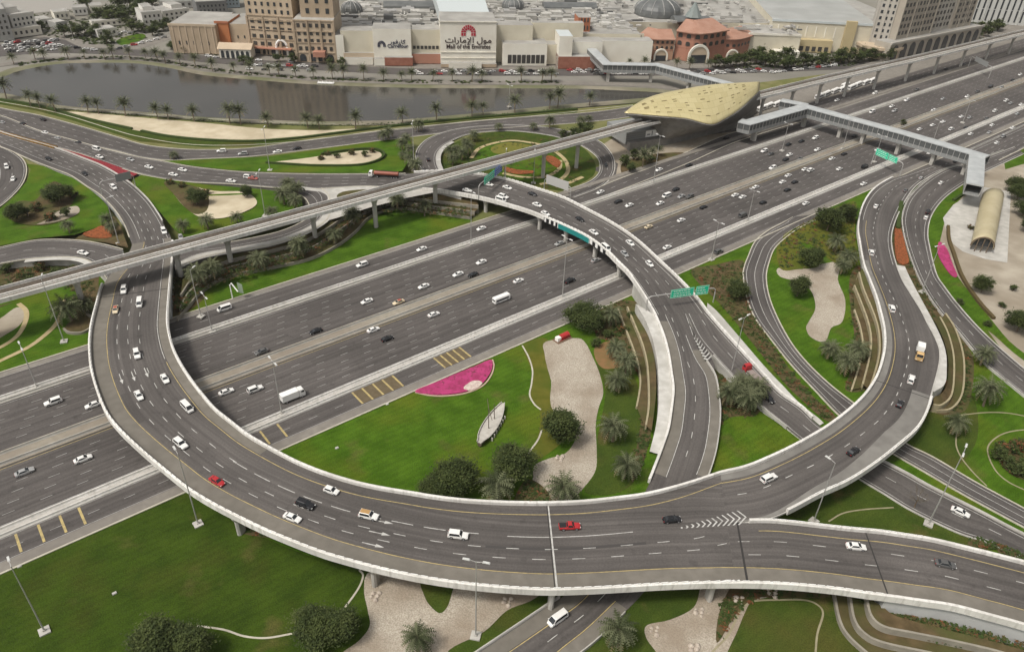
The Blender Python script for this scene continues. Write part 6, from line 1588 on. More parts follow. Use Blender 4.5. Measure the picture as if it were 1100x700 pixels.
def leaf_tree(seed, n=3200, rx=4.5, rz=3.2, H=2.6, leaf=.34, clumps=44, lobes=1, mats=M_LEAF):
    r = random.Random(seed); b = MB()
    top = H + rz * .75
    b.path_tube([(0, 0, -.3), (.05, .05, H * .5), (.1, 0, H), (.15, .1, top)], [.36, .28, .22, .08], 8)
    for i in range(7):
        a = i * 2.4 + r.uniform(-.3, .3); e = Vector((math.cos(a) * rx * .62, math.sin(a) * rx * .62, H + rz * r.uniform(.5, 1.3)))
        s_ = Vector((.08, 0, H * r.uniform(.6, 1.05)))
        b.path_tube([s_, s_.lerp(e, .5) + Vector((0, 0, .3)), e], [.15, .10, .04], 5)
    tm = b.mesh('trunk', M_BARK)
    b = MB(); cs = []
    for k in range(clumps):
        while True:
            v = Vector((r.uniform(-1, 1), r.uniform(-1, 1), r.uniform(-.6, 1)))
            if .45 < v.length < 1: break
        lob = r.randrange(lobes); off = Vector((math.cos(lob * 2.2) * rx * .55, math.sin(lob * 2.2) * rx * .5, 0)) if lobes > 1 else Vector((0, 0, 0))
        k2 = .86 if lobes == 1 else .66; cs.append((Vector((v.x * rx * k2, v.y * rx * k2, v.z * rz * .9)) + off + Vector((0, 0, H + rz * .75)), rx * r.uniform(.10, .27), r.choices((0, 1, 2), (.42, .40, .18))[0]))
    for i in range(n):
        c, s_, mi = cs[i % clumps]
        p = c + Vector((r.gauss(0, s_), r.gauss(0, s_), r.gauss(0, s_ * .7)))
        if p.z < H * .5: p.z = H * .5 + r.random() * .5
        a = r.uniform(0, 6.28); ti = r.uniform(-.9, .9); L_ = leaf * r.uniform(.7, 1.4)
        d = Vector((math.cos(a), math.sin(a), math.sin(ti) * .7)).normalized(); e = d.cross(Vector((r.uniform(-.6, .6), r.uniform(-.6, .6), 1))).normalized()
        m_ = mi if r.random() < .88 else r.randrange(3)
        b.face([p - d * L_, p - e * L_ * .5, p + d * L_, p + e * L_ * .5], m_)
    return tm, b.mesh('crown', mats)
TREES = [leaf_tree(21, 11000, 4.3, 4.1, leaf=.27, clumps=80, H=2.0), leaf_tree(22, 11000, 4.7, 3.3, leaf=.27, clumps=70, lobes=3), leaf_tree(23, 11000, 4.4, 3.6, leaf=.27, clumps=64, lobes=4)]
TREES_FAR = [leaf_tree(31, 900, 4.4, 3.2, leaf=.6, clumps=26), leaf_tree(32, 900, 4.4, 2.8, leaf=.6, clumps=26, lobes=2)]
SHRUBS = [leaf_tree(41, 700, 1.9, 1.3, .6, .26, 18), leaf_tree(42, 700, 2.1, 1.1, .5, .26, 18, mats=M_SHRUB)]
def plant(kind, meshes, label, cat, p, sc=1.0, group=None, rz=None, tn='trunk', cn='crown'):
    t = thing(kind, label, cat, p, rnd.uniform(0, 6.28) if rz is None else rz, group); t.scale = (sc, sc, sc * rnd.uniform(.88, 1.14)); t.rotation_euler = (rnd.gauss(0, .05), rnd.gauss(0, .05), t.rotation_euler[2])
    link(tn, meshes[0], t); link(cn, meshes[1], t); return t
def palms(lst, where, far=False, sc=1.0, one='palm tree', many='palm trees', z=0.0):
    lst = sorted(lst, key=lambda q: q[0])
    for i, q in enumerate(lst):
        p = g(q[0], q[1], q[2] if len(q) > 2 else z)
        ms = (PALMS_FAR if far else PALMS); s_ = sc * (q[3] if len(q) > 3 else 1) * rnd.uniform(.8, 1.14)
        plant('palm_tree', ms[rnd.randrange(len(ms))], series(i, len(lst), one, many, where), 'palm tree', p, s_, 'palm trees ' + where)
def trees(lst, where, meshes, sc=1.0, one='leafy tree', many='leafy trees', kind='leafy_tree', cat='tree', z=0.0):
    lst = sorted(lst, key=lambda q: q[0])
    for i, q in enumerate(lst):
        p = g(q[0], q[1], q[2] if len(q) > 2 and q[2] is not None else z)
        plant(kind, meshes[(i + int(q[0])) % len(meshes)], series(i, len(lst), one, many, where), cat, p, sc * (q[3] if len(q) > 3 else 1) * rnd.uniform(.93, 1.07), many + ' ' + where)
palms([(15, 69), (38, 64), (48, 65), (74, 64), (91, 63.5), (113, 64), (122, 64), (140, 64), (157, 65), (170, 66), (178, 68), (194, 70), (210, 72), (228, 76), (252, 78.5), (269, 79), (290, 81), (300, 82), (318, 83), (337, 84), (357, 85), (369, 85), (391, 86), (412, 87), (432, 87), (442, 87), (465, 87.5), (486, 88), (507, 88), (518, 88), (560, 88), (582, 88), (592, 88)], 'on the far lake bank', True, 1.0, z=-.4)
palms([(7, 106), (33, 114), (43, 116), (60, 120), (95, 121.5), (106, 122.5), (135, 125), (170, 128), (181, 128.5), (209, 130.5), (247, 133), (259, 134), (288, 136.5), (331, 138), (343, 139), (382, 139), (433, 134), (469, 131), (507, 125), (519, 124), (553, 121), (590, 117), (599, 116), (633, 113.5)], 'on the near lake bank', True, 1.18)
palms([(188, 172), (412, 152), (418, 150), (450, 142), (536, 141), (573, 140), (590, 138), (624, 135), (632, 133)], 'along the lakeside road verge', False, .95)
palms([(432, 162, .8), (437, 158, .6), (441, 168, 2), (440, 178, 4), (446, 184, 5), (434, 172, 2.6)], 'between the arterial road and small loop', False, 1.0)
palms([(484, 170, 0), (490, 166, 0), (496, 172, 0), (503, 167, 0), (500, 158, 0), (509, 152, 0), (486, 178, 0)], 'inside the small loop left of its garden', False, 1.0)
palms([(311, 207, 4.5), (320, 210, 4.7), (306, 220, 4.6), (318, 225, 5), (313, 214, 4.6)], 'beside the slip road fork', False, 1.1)
palms([(224, 246, 5.3), (198, 250, 5.4), (256, 242, 5.1), (292, 234, 5.1), (75, 250, 4), (122, 252, 4.6), (118, 244, 4.2)], 'on the islands behind the viaduct', False, 1.0)
palms([(78, 346), (95, 338)], 'left of the flyover below the viaduct', False, 1.35)
palms([(231, 300, 2.7), (280, 290, 1.4), (324, 276, 1.5), (360, 261, 1.6), (380, 240, 2.8), (427, 224, 1.5), (456, 231, .5), (214, 306, 2.6)], 'on the stepped walls under the viaduct', False, 1.15)
palms([(655, 350), (672, 402), (662, 420), (658, 474), (670, 514), (533, 536), (604, 541), (661, 384)], 'between the gravel bed and descending ramp', False, 1.2)
palms([(787, 432), (811, 430), (800, 440), (794, 424), (780, 436)], 'in the wedge between the two descending ramps', False, 1.15)
palms([(889, 385), (918, 386), (907, 402), (895, 270), (910, 287), (903, 294)], 'inside the right loop beside the planter walls', False, 1.15)
palms([(1053, 392), (1056, 436), (1023, 466)], 'right of the right loop flyover', False, 1.2)
palms([(448, 700), (663, 694)], 'at the bottom edge of the photo', False, 1.1)
palms([(700, 172), (706, 168), (690, 180)], 'on the verge below the gold station', True, .9)
plant('leafy_tree', TREES[0], 'round dark tree overhanging the gravel bed', 'tree', g(602, 474), 1.15)
plant('leafy_tree', TREES[2], 'broad tree between the boat sculpture and gravel bed', 'tree', g(550, 514), 1.12)
plant('leafy_tree', TREES[1], 'low spreading olive tree against the front flyover parapet', 'tree', g(490, 532), 1.05)
plant('leafy_tree', TREES[1], 'small tree leaning beside the olive tree at the parapet', 'tree', g(466, 531), .7)
plant('leafy_tree', TREES[1], 'big dark tree beside the red pump near the highway kerb', 'tree', g(628, 352), 1.15)
plant('leafy_tree', TREES[0], 'big tree at the bottom left of the darkened lawn', 'tree', g(172, 706), 1.15)
plant('leafy_tree', TREES[2], 'dark tree right behind the big bottom left tree', 'tree', g(204, 705), .9)
plant('leafy_tree', TREES[2], 'pale green tree on the curved lawn edging at the bottom', 'tree', g(340, 684), .95)
plant('leafy_tree', TREES[0], 'smaller pale green tree right of the tree on the lawn edging', 'tree', g(366, 684), .85)
plant('leafy_tree', TREES[0], 'round tree by the sandy bed inside the right loop', 'tree', g(856, 318), .85)
plant('leafy_tree', TREES[2], 'round tree on the lawn behind the sandy bed', 'tree', g(870, 286), .95)
plant('leafy_tree', TREES[1], 'wide dark tree beside the highway service lane', 'tree', g(888, 248), 1.15)
plant('leafy_tree', TREES[0], 'tall dark tree against the right loop parapet', 'tree', g(908, 238), 1.0)
plant('leafy_tree', TREES[2], 'bush-like tree between the middle flyover and curving ramp', 'tree', g(789, 320), .8)
plant('leafy_tree', TREES[2], 'small round tree on the sandy forecourt', 'tree', g(1054, 314), .7)
plant('leafy_tree', TREES[1], 'dark tree at the right edge of the sandy forecourt', 'tree', g(1092, 356), .9)
plant('leafy_tree', TREES[0], 'dark tree on the left island beside its brown bed', 'tree', g(20, 238, 2.4), .95)
plant('leafy_tree', TREES[1], 'wide tree at the top of the left island', 'tree', g(64, 218, 2.2), 1.1)
plant('leafy_tree', TREES[2], 'brown-green tree in the middle of the sandy island', 'tree', g(212, 220, 4.2), .85)
plant('leafy_tree', TREES[0], 'small tree at the right end of the sandy island', 'tree', g(266, 212, 4), .6)
trees([(1092, 215), (1098, 232), (1088, 206), (1104, 250)], 'at the right edge beside the sand', TREES, .9, 'dark tree', 'dark trees')
trees([(640, 372), (652, 362), (678, 342), (668, 356), (645, 352)], 'on the brown soil beside the planter walls', SHRUBS, 1.0, 'low shrub', 'low shrubs', 'shrub', 'shrub')
trees([(183, 198, 3), (196, 201, 3.4), (206, 208, 3.8), (222, 208, 4), (345, 172, 2.6), (362, 170, 2.6), (378, 166, 2.6), (392, 168, 3), (352, 167, 2.2), (400, 164, 2.4)], 'in the sandy beds between the arterial roads', SHRUBS, 1.0, 'rusty shrub', 'rusty shrubs', 'shrub', 'shrub')
trees([(40, 226, 2.5), (52, 214, 2), (80, 212, 2.3), (72, 232, 3.2), (56, 236, 3.2), (30, 232, 2.5)], 'on the brown bed of the left island', SHRUBS, 1.3, 'shrub', 'shrubs', 'shrub', 'shrub')
trees([(1070, 492), (1080, 500), (1094, 510), (1090, 482), (1104, 500), (1078, 484)], 'in the round bed on the right lawn', SHRUBS, 1.2, 'dark shrub', 'dark shrubs', 'shrub', 'shrub')
trees([(1042, 246), (1030, 326), (1075, 330), (1060, 350), (1088, 312)], 'scattered on the sand by the vaulted hall', SHRUBS, .8, 'scrubby bush', 'scrubby bushes', 'shrub', 'shrub')
trees([(10, 292), (26, 298), (44, 290), (62, 296), (80, 294), (34, 306)], 'below the curving ramp at the left edge', SHRUBS, 1.3, 'brown shrub', 'brown shrubs', 'shrub', 'shrub')
trees([(672, 178), (682, 172), (676, 184), (694, 176)], 'on the verge before the gold station', TREES_FAR, .7, 'small tree', 'small trees')
trees([(616, 150), (622, 146), (606, 152), (628, 142)], 'behind the viaduct left of the gold station', TREES_FAR, .8, 'dark tree', 'dark trees')
# bare tree on the median verge at the right
def bare_tree(seed):
    r = random.Random(seed); b = MB(); t = MB()
    b.path_tube([(0, 0, -.3), (.1, 0, 1.5), (.1, .1, 3)], [.2, .15, .12], 6)
    def br(m_, p, d, L_, rad, k):
        q = p + d * L_; m_.path_tube([p, p.lerp(q, .5) + Vector((r.uniform(-.1, .1), r.uniform(-.1, .1), 0)) * L_, q], [rad, rad * .8, rad * .6], 4)
        if k:
            for _ in range(3):
                br(m_, p.lerp(q, r.uniform(.5, 1)), (d + Vector((r.uniform(-.9, .9), r.uniform(-.9, .9), r.uniform(-.2, .6)))).normalized(), L_ * .66, rad * .6, k - 1)
    for i in range(7):
        a = i * .9; br(t, Vector((.1, .1, 2.2 + .15 * i)), Vector((math.cos(a), math.sin(a), .9)).normalized(), 1.9, .075, 3)
    return b.mesh('trunk', M_BARK), t.mesh('branches', mat('bare_twigs', (.12, .10, .075), .9))
plant('bare_tree', bare_tree(3), 'leafless tree beside the road at the lower right', 'tree', g(982, 545), 1.0, cn='branches')
# woods and hedged trees far away, each tree its own
trees([(88, 12), (96, 9), (106, 24), (112, 22), (122, 20), (130, 17), (138, 22), (146, 14), (152, 9), (150, 20), (140, 8), (128, 10), (158, 6), (120, 26), (134, 27), (165, 8)], 'in the wood beyond the lake', TREES_FAR, 1.35, 'dark tree', 'dark trees', z=-.5)
trees([(70, 40), (78, 39), (86, 39), (92, 36), (98, 40), (104, 38), (142, 34), (150, 34), (156, 35), (168, 34), (176, 34), (182, 31), (164, 38), (46, 33), (115, 47)], 'around the villas beyond the lake', TREES_FAR, 1.05, 'dark tree', 'dark trees', z=-.5)
trees([(184, 53), (190, 55), (200, 57), (228, 52), (236, 50), (268, 70), (262, 69), (300, 66), (316, 68), (352, 70), (366, 71)], 'in front of the stone buildings and hotel', TREES_FAR, .75, 'street tree', 'street trees', z=-.45)
trees([(768, 73), (778, 72), (790, 71), (800, 71), (812, 69), (822, 71), (806, 65), (816, 64), (826, 66), (832, 72), (842, 73), (852, 73), (862, 72), (872, 71), (882, 71), (892, 69), (902, 68), (912, 67), (920, 67), (928, 65), (936, 66), (944, 64), (952, 66), (838, 66), (848, 67), (902, 63), (926, 61)], 'in the dark row before the cream halls', TREES_FAR, 1.15, 'dark tree', 'dark trees', z=-.45)
trees([(1040, 38), (1050, 36), (1058, 35), (1066, 34), (1046, 41), (1056, 40), (1072, 33)], 'beside the arcaded podium at the viaduct', TREES_FAR, 1.2, 'dark tree', 'dark trees', z=-.45)
palms([(676, 72), (692, 73), (727, 75), (740, 75), (760, 76)], 'before the red pavilion', True, .9, z=-.45)
trees([(970, 135), ], 'on the highway separator before the footbridge', TREES_FAR, .45, 'lone small tree', 'small trees')
# hedges at the right
kerb_line('hedge', [(1018, 244), (1019, 258), (1024, 273), (1033, 298), (1050, 324), (1067, 343)], 1.3, 1.1, M_SHRUB[1], 'brown clipped hedge curving between the grass verge and the forecourt', 'hedge', z=.05)
kerb_line('hedge', [(1038, 208), (1030, 212), (1024, 216)], 1.4, 1.1, M_SHRUB[0], 'short dark hedge beside the paving behind the vaulted hall', 'hedge', z=.05)
kerb_line('hedge', [(968, 218), (966, 228), (965, 238), (964, 246)], 1.8, 1.2, M_SHRUB[0], 'dark planting strip at the top of the orange flower bed between ramps', 'hedge', z=.3)
# ground cover tufts over the planted soil: uncountable, one object
def in_poly(x, y, P):
    c = False
    for i in range(len(P)):
        x0, y0 = P[i]; x1, y1 = P[i - 1]
        if (y0 > y) != (y1 > y) and x < (x1 - x0) * (y - y0) / (y1 - y0) + x0: c = not c
    return c
b = MB(); r3 = random.Random(9)
def tufts(P, n, z=.1, zf=None, size=.4):
    xs_, ys_ = [q[0] for q in P], [q[1] for q in P]; k_ = 0; tries = 0
    while k_ < n and tries < n * 30:
        tries += 1
        x, y = r3.uniform(min(xs_), max(xs_)), r3.uniform(min(ys_), max(ys_))
        if not in_poly(x, y, [q[:2] for q in P]): continue
        k_ += 1; p = g(x, y, z); mi = r3.choices((0, 1, 2), (.62, .32, .06))[0]
        for _ in range(7):
            a = r3.uniform(0, 6.28); L_ = size * r3.uniform(.6, 1.5); c = p + Vector((r3.gauss(0, .4), r3.gauss(0, .4), r3.uniform(.05, .5)))
            d = Vector((math.cos(a), math.sin(a), r3.uniform(-.3, .6))) * L_; e = Vector((-math.sin(a), math.cos(a), r3.uniform(-.3, .3))) * L_ * .5
            b.face([c - d, c - e, c + d, c + e], mi)
for P_, n in zip(MUL, (420, 260, 560, 380, 90, 240, 160, 420, 260, 90, 300, 100, 160)): tufts(P_, n)
tufts([(182, 300), (240, 276), (330, 262), (380, 226), (420, 206), (512, 214), (505, 232), (400, 228), (330, 276), (216, 312), (190, 340)], 1300, z=2.4)
tufts([(0, 290), (40, 286), (100, 290), (104, 330), (92, 350), (70, 310), (0, 322)], 260)
tufts([(915, 640), (1000, 690), (1100, 700), (1100, 690), (960, 655)], 260, z=2.6)
tufts([(470, 180), (480, 160), (520, 142), (600, 148), (640, 175), (610, 205), (560, 198)], 320)
tag(b.obj('ground_cover', M_SHRUB, fix=False), kind='stuff')
b = MB()
for P_, n in (([(40, 26), (90, 18), (150, 12), (210, 14), (212, 30), (150, 44), (96, 44), (50, 40)], 420), ([(90, 47), (120, 50), (126, 42), (110, 36), (84, 40)], 120), ([(190, 30), (236, 22), (240, 10), (205, 8)], 60), ([(960, 67), (1000, 58), (1050, 46), (1060, 40), (1040, 40)], 120), ([(764, 72), (800, 68), (860, 66), (930, 62), (960, 66), (900, 72), (820, 74)], 240), ([(0, 30), (60, 22), (90, 8), (60, 12), (0, 20)], 60), ([(185, 58), (240, 60), (240, 57), (190, 54)], 40), ([(20, 71), (80, 63.5), (140, 63.5), (182, 68), (222, 76), (280, 82), (340, 86), (440, 89.5), (600, 90), (600, 87.5), (440, 87), (340, 83.5), (280, 79.5), (222, 73), (182, 65.5), (140, 61), (80, 61), (20, 68)], 330), ([(10, 107), (60, 117), (120, 122.5), (180, 127.2), (240, 131), (340, 135.5), (430, 132.5), (520, 125), (620, 116), (620, 117.5), (520, 126.5), (430, 134.5), (340, 137), (240, 132.5), (180, 128.5), (120, 124), (60, 118.5), (10, 108.5)], 260)):
    tufts(P_, n, z=-.5, size=1.0)
tag(b.obj('scrub', M_LEAF, fix=False), kind='stuff')

# ================================================================== rocks, boat, pump
def rocks(label, px_, py_, n=5, z=.1):
    t = thing('rock_cluster', label, 'rocks', g(px_, py_, z)); r = random.Random(int(px_ * 7 + py_))
    for i in range(n):
        b = MB(); s_ = r.uniform(.35, .75); b2 = []
        for j in range(4):
            zz = -.1 + s_ * 1.1 * j / 3; k_ = s_ * (1, 1.05, .8, .25)[j]
            b2.append([(k_ * r.uniform(.75, 1.15) * math.cos(a), k_ * r.uniform(.75, 1.15) * math.sin(a), zz) for a in [2 * math.pi * q / 7 for q in range(7)]])
        b.loft(b2); o = b.obj('rock', M_ROCK, t); a = i * 2.4; o.location = (math.cos(a) * (.3 + .75 * (i > 0)), math.sin(a) * (.3 + .75 * (i > 0)), 0)
for x, y, l in ((404, 640, 'cluster of pale boulders on the gravel beside the front pier'), (704, 677, 'pale boulders on the left tip of the pinkish gravel bed'), (752, 657, 'pale boulders in the middle of the pinkish gravel bed'), (795, 645, 'pale boulders on brown soil by the right gravel bed'),
                (602, 492, 'pale boulders below the round tree on the gravel'), (831, 637, 'pale boulders close under the bottom right ramp'), (747, 697, 'pale boulders at the lower edge of the right gravel bed'), (546, 646, 'single pale boulders beside the bottom road')):
    rocks(l, x, y)
BT = thing('wooden_boat', 'pale wooden boat with two dark masts lying on the lawn as a sculpture', 'boat', g(528, 458, .05))
a0, a1 = g(518, 472, .9), g(543, 430, .9); dv = a1 - a0; BT.rotation_euler = (0, 0, math.atan2(dv.y, dv.x)); LB = dv.length
b = MB(); rings = []
for t in [k / 12 for k in range(13)]:
    x = (t - .5) * LB; w = 2.3 * max(.06, math.sin(math.pi * (t * .86 + .10)) ** .8) * (1 if t > .1 else .8); sh = .5 * (2 * t - 1) ** 2
    rings.append([(x, -w, 1.5 + sh), (x, -w * .8, .5 + sh * .5), (x, 0, .05 + .5 * (t > .9)), (x, w * .8, .5 + sh * .5), (x, w, 1.5 + sh), (x, w * .92, 1.5 + sh), (x, w * .9, 1.2 + sh), (x, -w * .9, 1.2 + sh), (x, -w * .92, 1.5 + sh)])
b.loft(rings); b.obj('hull', M_HULL, BT)
b = MB(); b.grid([[(q[7][0], q[7][1], q[7][2] + .02), (q[6][0], q[6][1], q[6][2] + .02)] for q in rings]); o = b.obj('deck_planks', M_WOOD, BT); so = o.modifiers.new('thickness', 'SOLIDIFY'); so.thickness = .1
b = MB()
for s_ in (0, 4): b.path_tube([Vector(q[s_]) + Vector((0, 0, .05)) for q in rings], .16, 6)
b.obj('gunwale', M_WOOD, BT)
for x, h_, le in ((-LB * .12, 8, .5), (LB * .12, 6.5, .5)):
    b = MB(); b.tube((x, 0, 1), (x - le, 0, 1 + h_), .14, .08, 8); b.obj('mast', M_HULL, BT)
b = MB(); b.path_tube([(-LB * .12 - .4, -1.2, 5), (-LB * .05, .6, 7.2), (LB * .1, 2.2, 8.4)], .09, 6); b.obj('yard', M_HULL, BT)
for i in range(7):
    b = MB(); b.box((-LB * .3 + i * LB * .09, -2.45, .62), (.22, .5, 1.25)); b.obj('prop', M_WOOD, BT)
PU = thing('irrigation_pump', 'red irrigation pump unit on a brown pad beside the big dark tree', 'pump', g(604, 364, .1), HA)
b = MB(); b.box((0, 0, .1), (6.5, 3.2, .3)); b.obj('pad', mat('brown_pad', (.16, .095, .06), .9), PU)
b = MB(); b.loft([[(x, 1.0 * math.cos(a), 1.35 + .85 * math.sin(a)) for a in [2 * math.pi * k / 14 for k in range(14)]] for x in (-.8, 2.6)]); b.obj('tank', M_REDP, PU)
b = MB(); b.box((-2.0, 0, .95), (1.6, 1.6, 1.4)); b.obj('engine_box', M_WHITE, PU)
b = MB(); b.box((.6, 0, .45), (5.0, 1.8, .4)); b.obj('chassis', M_REDP, PU)
# small manholes and inspection covers on the lawns
for x, y, l in ((123, 637, 'small white sprinkler box alone on the darkened lawn'), (362, 481, 'small white sprinkler box on the bright lawn'), (21, 608, 'flat white cover on the grass by the kerb and lamp'), (416, 434, 'pale drain cover at the lawn edge beside the service lane')):
    b = MB(); p = g(x, y, .1); b.box((p.x, p.y, .16), (1.0, .7, .35), 0, HA, .9); tag(b.obj('valve_box', M_CONCW), l, 'box')
# boat jetty on the lake and a little craft
JT = thing('jetty', 'small white jetty on the far lake bank in front of the hotel', 'jetty', g(350, 90, -.3), 0)
b = MB(); b.box((0, 0, .6), (11, 3.4, .3)); b.obj('platform', M_WHITE, JT)
b = MB()
for x in (-5, -2.5, 0, 2.5, 5):
    for y in (-1.5, 1.5): b.tube((x, y, -.5), (x, y, 1.5), .12)
b.obj('post', M_WHITE, JT)

# ================================================================== street lamps
def lamp(px_, py_, top, label, z=0.0, arms=2, rz=None, base=True, group='tall street lamps'):
    p = g(px_, py_, z); h_ = max(8, height_to(p, top))
    t = thing('street_lamp', label, 'street lamp', p, HA if rz is None else rz, group)
    b = MB(); b.tube((0, 0, -.2), (0, 0, h_), .19, .09, 10); b.obj('pole', M_STEEL, t)
    if base:
        b = MB(); b.box((0, 0, .15), (2.2, 2.2, .5)); b.box((0, 0, .5), (.6, .6, .5)); b.obj('base', M_CONC, t)
    for s_ in ((-1, 1) if arms == 2 else (1,)):
        b = MB(); b.tube((0, 0, h_ - .1), (0, s_ * 1.3, h_ + .25), .08, .06, 8); b.obj('arm', M_STEEL, t)
        b = MB(); b.box((0, s_ * 2.1, h_ + .32), (.5, 1.6, .2), 0, 0, .8); b.obj('lamp_head', mat('lamp_housing', (.55, .55, .53), .5), t)
LAMPS = [(48, 678, 608, 'street lamp on a concrete block in the darkened lawn at the lower left', 0, 1, HA), (213, 563, 487, 'street lamp in the lawn beside the front flyover edge', 0, 1, HA), (511, 683, 603, 'street lamp on the dark grass beside the bottom gravel', 0, 2, R(80)),
    (997, 563, 484, 'street lamp on a pale block above the bottom right ramp', 0, 2, R(-35)), (785, 402, 341, 'street lamp in the wedge between the two descending ramps', 1.5, 2, R(-50)), (990, 314, 264, 'street lamp between the right loop flyover and rightmost ramp', 0, 2, R(-60)),
    (604, 320, 256, 'street lamp on the near separator just below the middle flyover', .2, 2, None), (506, 262, 206, 'street lamp on the far separator under the middle flyover end', .2, 2, None), (702, 196, 146, 'street lamp on the far separator below the gold station', .2, 2, None),
    (803, 238, 205, 'street lamp on the near separator right of the middle flyover', .2, 2, None), (764, 279, 239, 'street lamp on the triangular verge beside the service lane', 0, 2, None), (69, 367, 299, 'slanting street lamp in the lawn with curved sandy paths', 0, 1, R(20)),
    (128, 262, 213, 'street lamp by the triangular orange flower bed', 4.9, 1, R(-50)), (285, 232, 185, 'street lamp on the sandy island behind the viaduct', 5.1, 2, R(0)), (290, 183, 138, 'street lamp on the grass between the arterial roads', 3.5, 2, R(0)), (445, 183, 132, 'street lamp at the head of the small loop', 5, 2, R(0)),
    (573, 197, 163, 'street lamp in the small loop garden behind the viaduct', 0, 1, R(0)), (543, 194, 162, 'second street lamp in the loop garden nearer the flyover', 0, 1, R(0)), (303, 445, 388, 'street lamp on the near separator beside the white box lorry', .2, 2, None), (228, 356, 318, 'street lamp on the far separator right of the big flyover', .2, 2, None),
    (216, 340, 290, 'street lamp by the stepped walls right of the big flyover', .5, 1, R(-20)), (40, 416, 372, 'street lamp on the far separator at the left edge', .2, 2, None), (939, 174, 146, 'street lamp near the green sign beside the footbridge', .2, 2, None), (874, 560, 497, 'lone street lamp beneath the fork of the front flyover', 0, 1, R(40)),
    (840, 162, 133, 'street lamp on the far separator near the footbridge corner', .2, 2, None), (1000, 158, 130, 'street lamp on the near separator behind the footbridge', .2, 2, None), (1034, 132, 108, 'street lamp on the near separator well behind the footbridge', .2, 2, None), (905, 160, 128, 'street lamp on the median just before the footbridge', .2, 2, None),
    (547, 115, 92, 'street lamp standing on the near lake bank among palms', 0, 2, None), (79, 43, 10, 'tall pale lamp mast by the parked cars beyond the lake', -.4, 2, R(0)), (178, 16, 0, 'tall pale lamp mast beside the white villas', -.4, 2, R(0))]
for q in LAMPS: lamp(*q)
# slim posts in the fence of the lake bank: a handrail along the bank
P = px_line([(62, 117.5), (120, 122), (180, 126.5), (240, 130.5), (300, 133.5), (360, 134.8)], .05)
RF = thing('handrail', 'thin handrail along the near lake bank behind the palms', 'fence', (0, 0, 0))
b = MB(); b.path_tube([p + Vector((0, 0, 1.1)) for p in P], .06, 4); b.obj('rail', M_STEEL, RF)
b = MB()
for p in P[::1]: b.tube(p - Vector((0, 0, .2)), p + Vector((0, 0, 1.1)), .06, n=4)
b.obj('post', M_STEEL, RF)

# ================================================================== sign gantries
def gantry(label, pl, pr, zl, zr, h_, panels, cat='road sign', back=False, arch=True):
    """two posts joined by a curved beam; panels: [(t0, t1, height, material, rows)] along the beam"""
    A_, B_ = g(*pl, zl), g(*pr, zr)
    t = thing('sign_gantry', label, cat, (0, 0, 0)); zt = max(zl, zr) + h_
    d = B_ - A_; d.z = 0; L_ = d.length; d.normalize(); n = Vector((d.y, -d.x, 0)); n = n if n.y < 0 else -n
    for P_, s_ in ((A_, 1), (B_, -1)):
        b = MB(); pts = [Vector((P_.x, P_.y, P_.z - .3)), Vector((P_.x, P_.y, zt - 1.6))]
        pts += [Vector((P_.x, P_.y, zt - 1.6)) + d * s_ * 1.6 * (1 - math.cos(a)) + Vector((0, 0, 1.6 * math.sin(a))) for a in (.4, .8, 1.2, 1.57)]
        b.path_tube(pts, .22, 8); b.obj('post', M_STEEL, t)
    b = MB(); a0 = Vector((A_.x, A_.y, zt)) + d * 1.6; a1 = Vector((B_.x, B_.y, zt)) - d * 1.6; b.path_tube([a0, a0.lerp(a1, .5), a1], .2, 8); b.obj('beam', M_STEEL, t)
    rz = math.atan2(d.y, d.x)
    for t0, t1, hh, material, rows in panels:
        c = Vector((A_.x, A_.y, zt)) + d * (L_ * (t0 + t1) / 2) + n * .4; w = L_ * (t1 - t0)
        b = MB(); b.box((c.x, c.y, zt), (w, .14, hh), 0, rz); o = b.obj('sign_panel', material, t)
        if rows:
            b = MB(); r = random.Random(int(w * 10))
            fr = .09
            for zz in (zt - hh / 2 + .16, zt + hh / 2 - .16):
                q = c + n * .09; b.box((q.x, q.y, zz), (w - .2, .03, fr), 0, rz)
            for sx in (-1, 1):
                q = c + n * .09 + d * sx * (w / 2 - .16); b.box((q.x, q.y, zt), (fr, .03, hh - .3), 0, rz)
            b.obj('border', M_WHITE, o)
            b = MB()
            for k_ in range(rows):
                zz = zt + hh * (.5 - (k_ + .85) / (rows + .7)); x = -w * .38
                while x < w * .36:
                    ww = r.uniform(.5, 1.2)
                    if x + ww > w * .4: break
                    q = c + n * .09 + d * (x + ww / 2); b.box((q.x, q.y, zz), (ww, .03, .26), 0, rz); x += ww + .28
            b.obj('legend', M_WHITE, o)
    return t
gantry('green overhead sign gantry with two boards across the descending middle flyover', (694, 333), (766, 324), 6.4, 6, 5.6, [(.32, .66, 3.4, M_GREEN, 3), (.69, .88, 3.6, M_GREEN, 3)])
gantry('green and blue overhead sign gantry where the middle flyover leaves the viaduct', (514, 214), (542, 190), 7, 7.2, 6.5, [(.18, .55, 3.6, M_GREEN, 3), (.57, .85, 3.6, M_BLUE, 3)])
gantry('green overhead sign gantry beside the footbridge above the service lane', (936, 176), (966, 190), .3, .3, 7.5, [(.05, .48, 3.6, M_GREEN, 3), (.5, .8, 3.2, M_GREEN, 3)])
gantry('grey backed overhead sign gantry across the left approach road', (110, 209), (146, 201), 3.4, 3.0, 6, [(.48, .94, 3.6, M_FBSIDE, 0)])
gantry('grey backed sign gantry behind the white parapet of the middle flyover', (584, 211), (612, 221), 0, 0, 9.5, [(.08, .92, 4.4, mat('sign_back', (.46, .45, .43), .5), 0)])
gantry('grey backed overhead sign gantry over the highway far beyond the footbridge', (1040, 72), (1062, 84), .3, .3, 8, [(.2, .8, 3.6, M_FBSIDE, 0)])
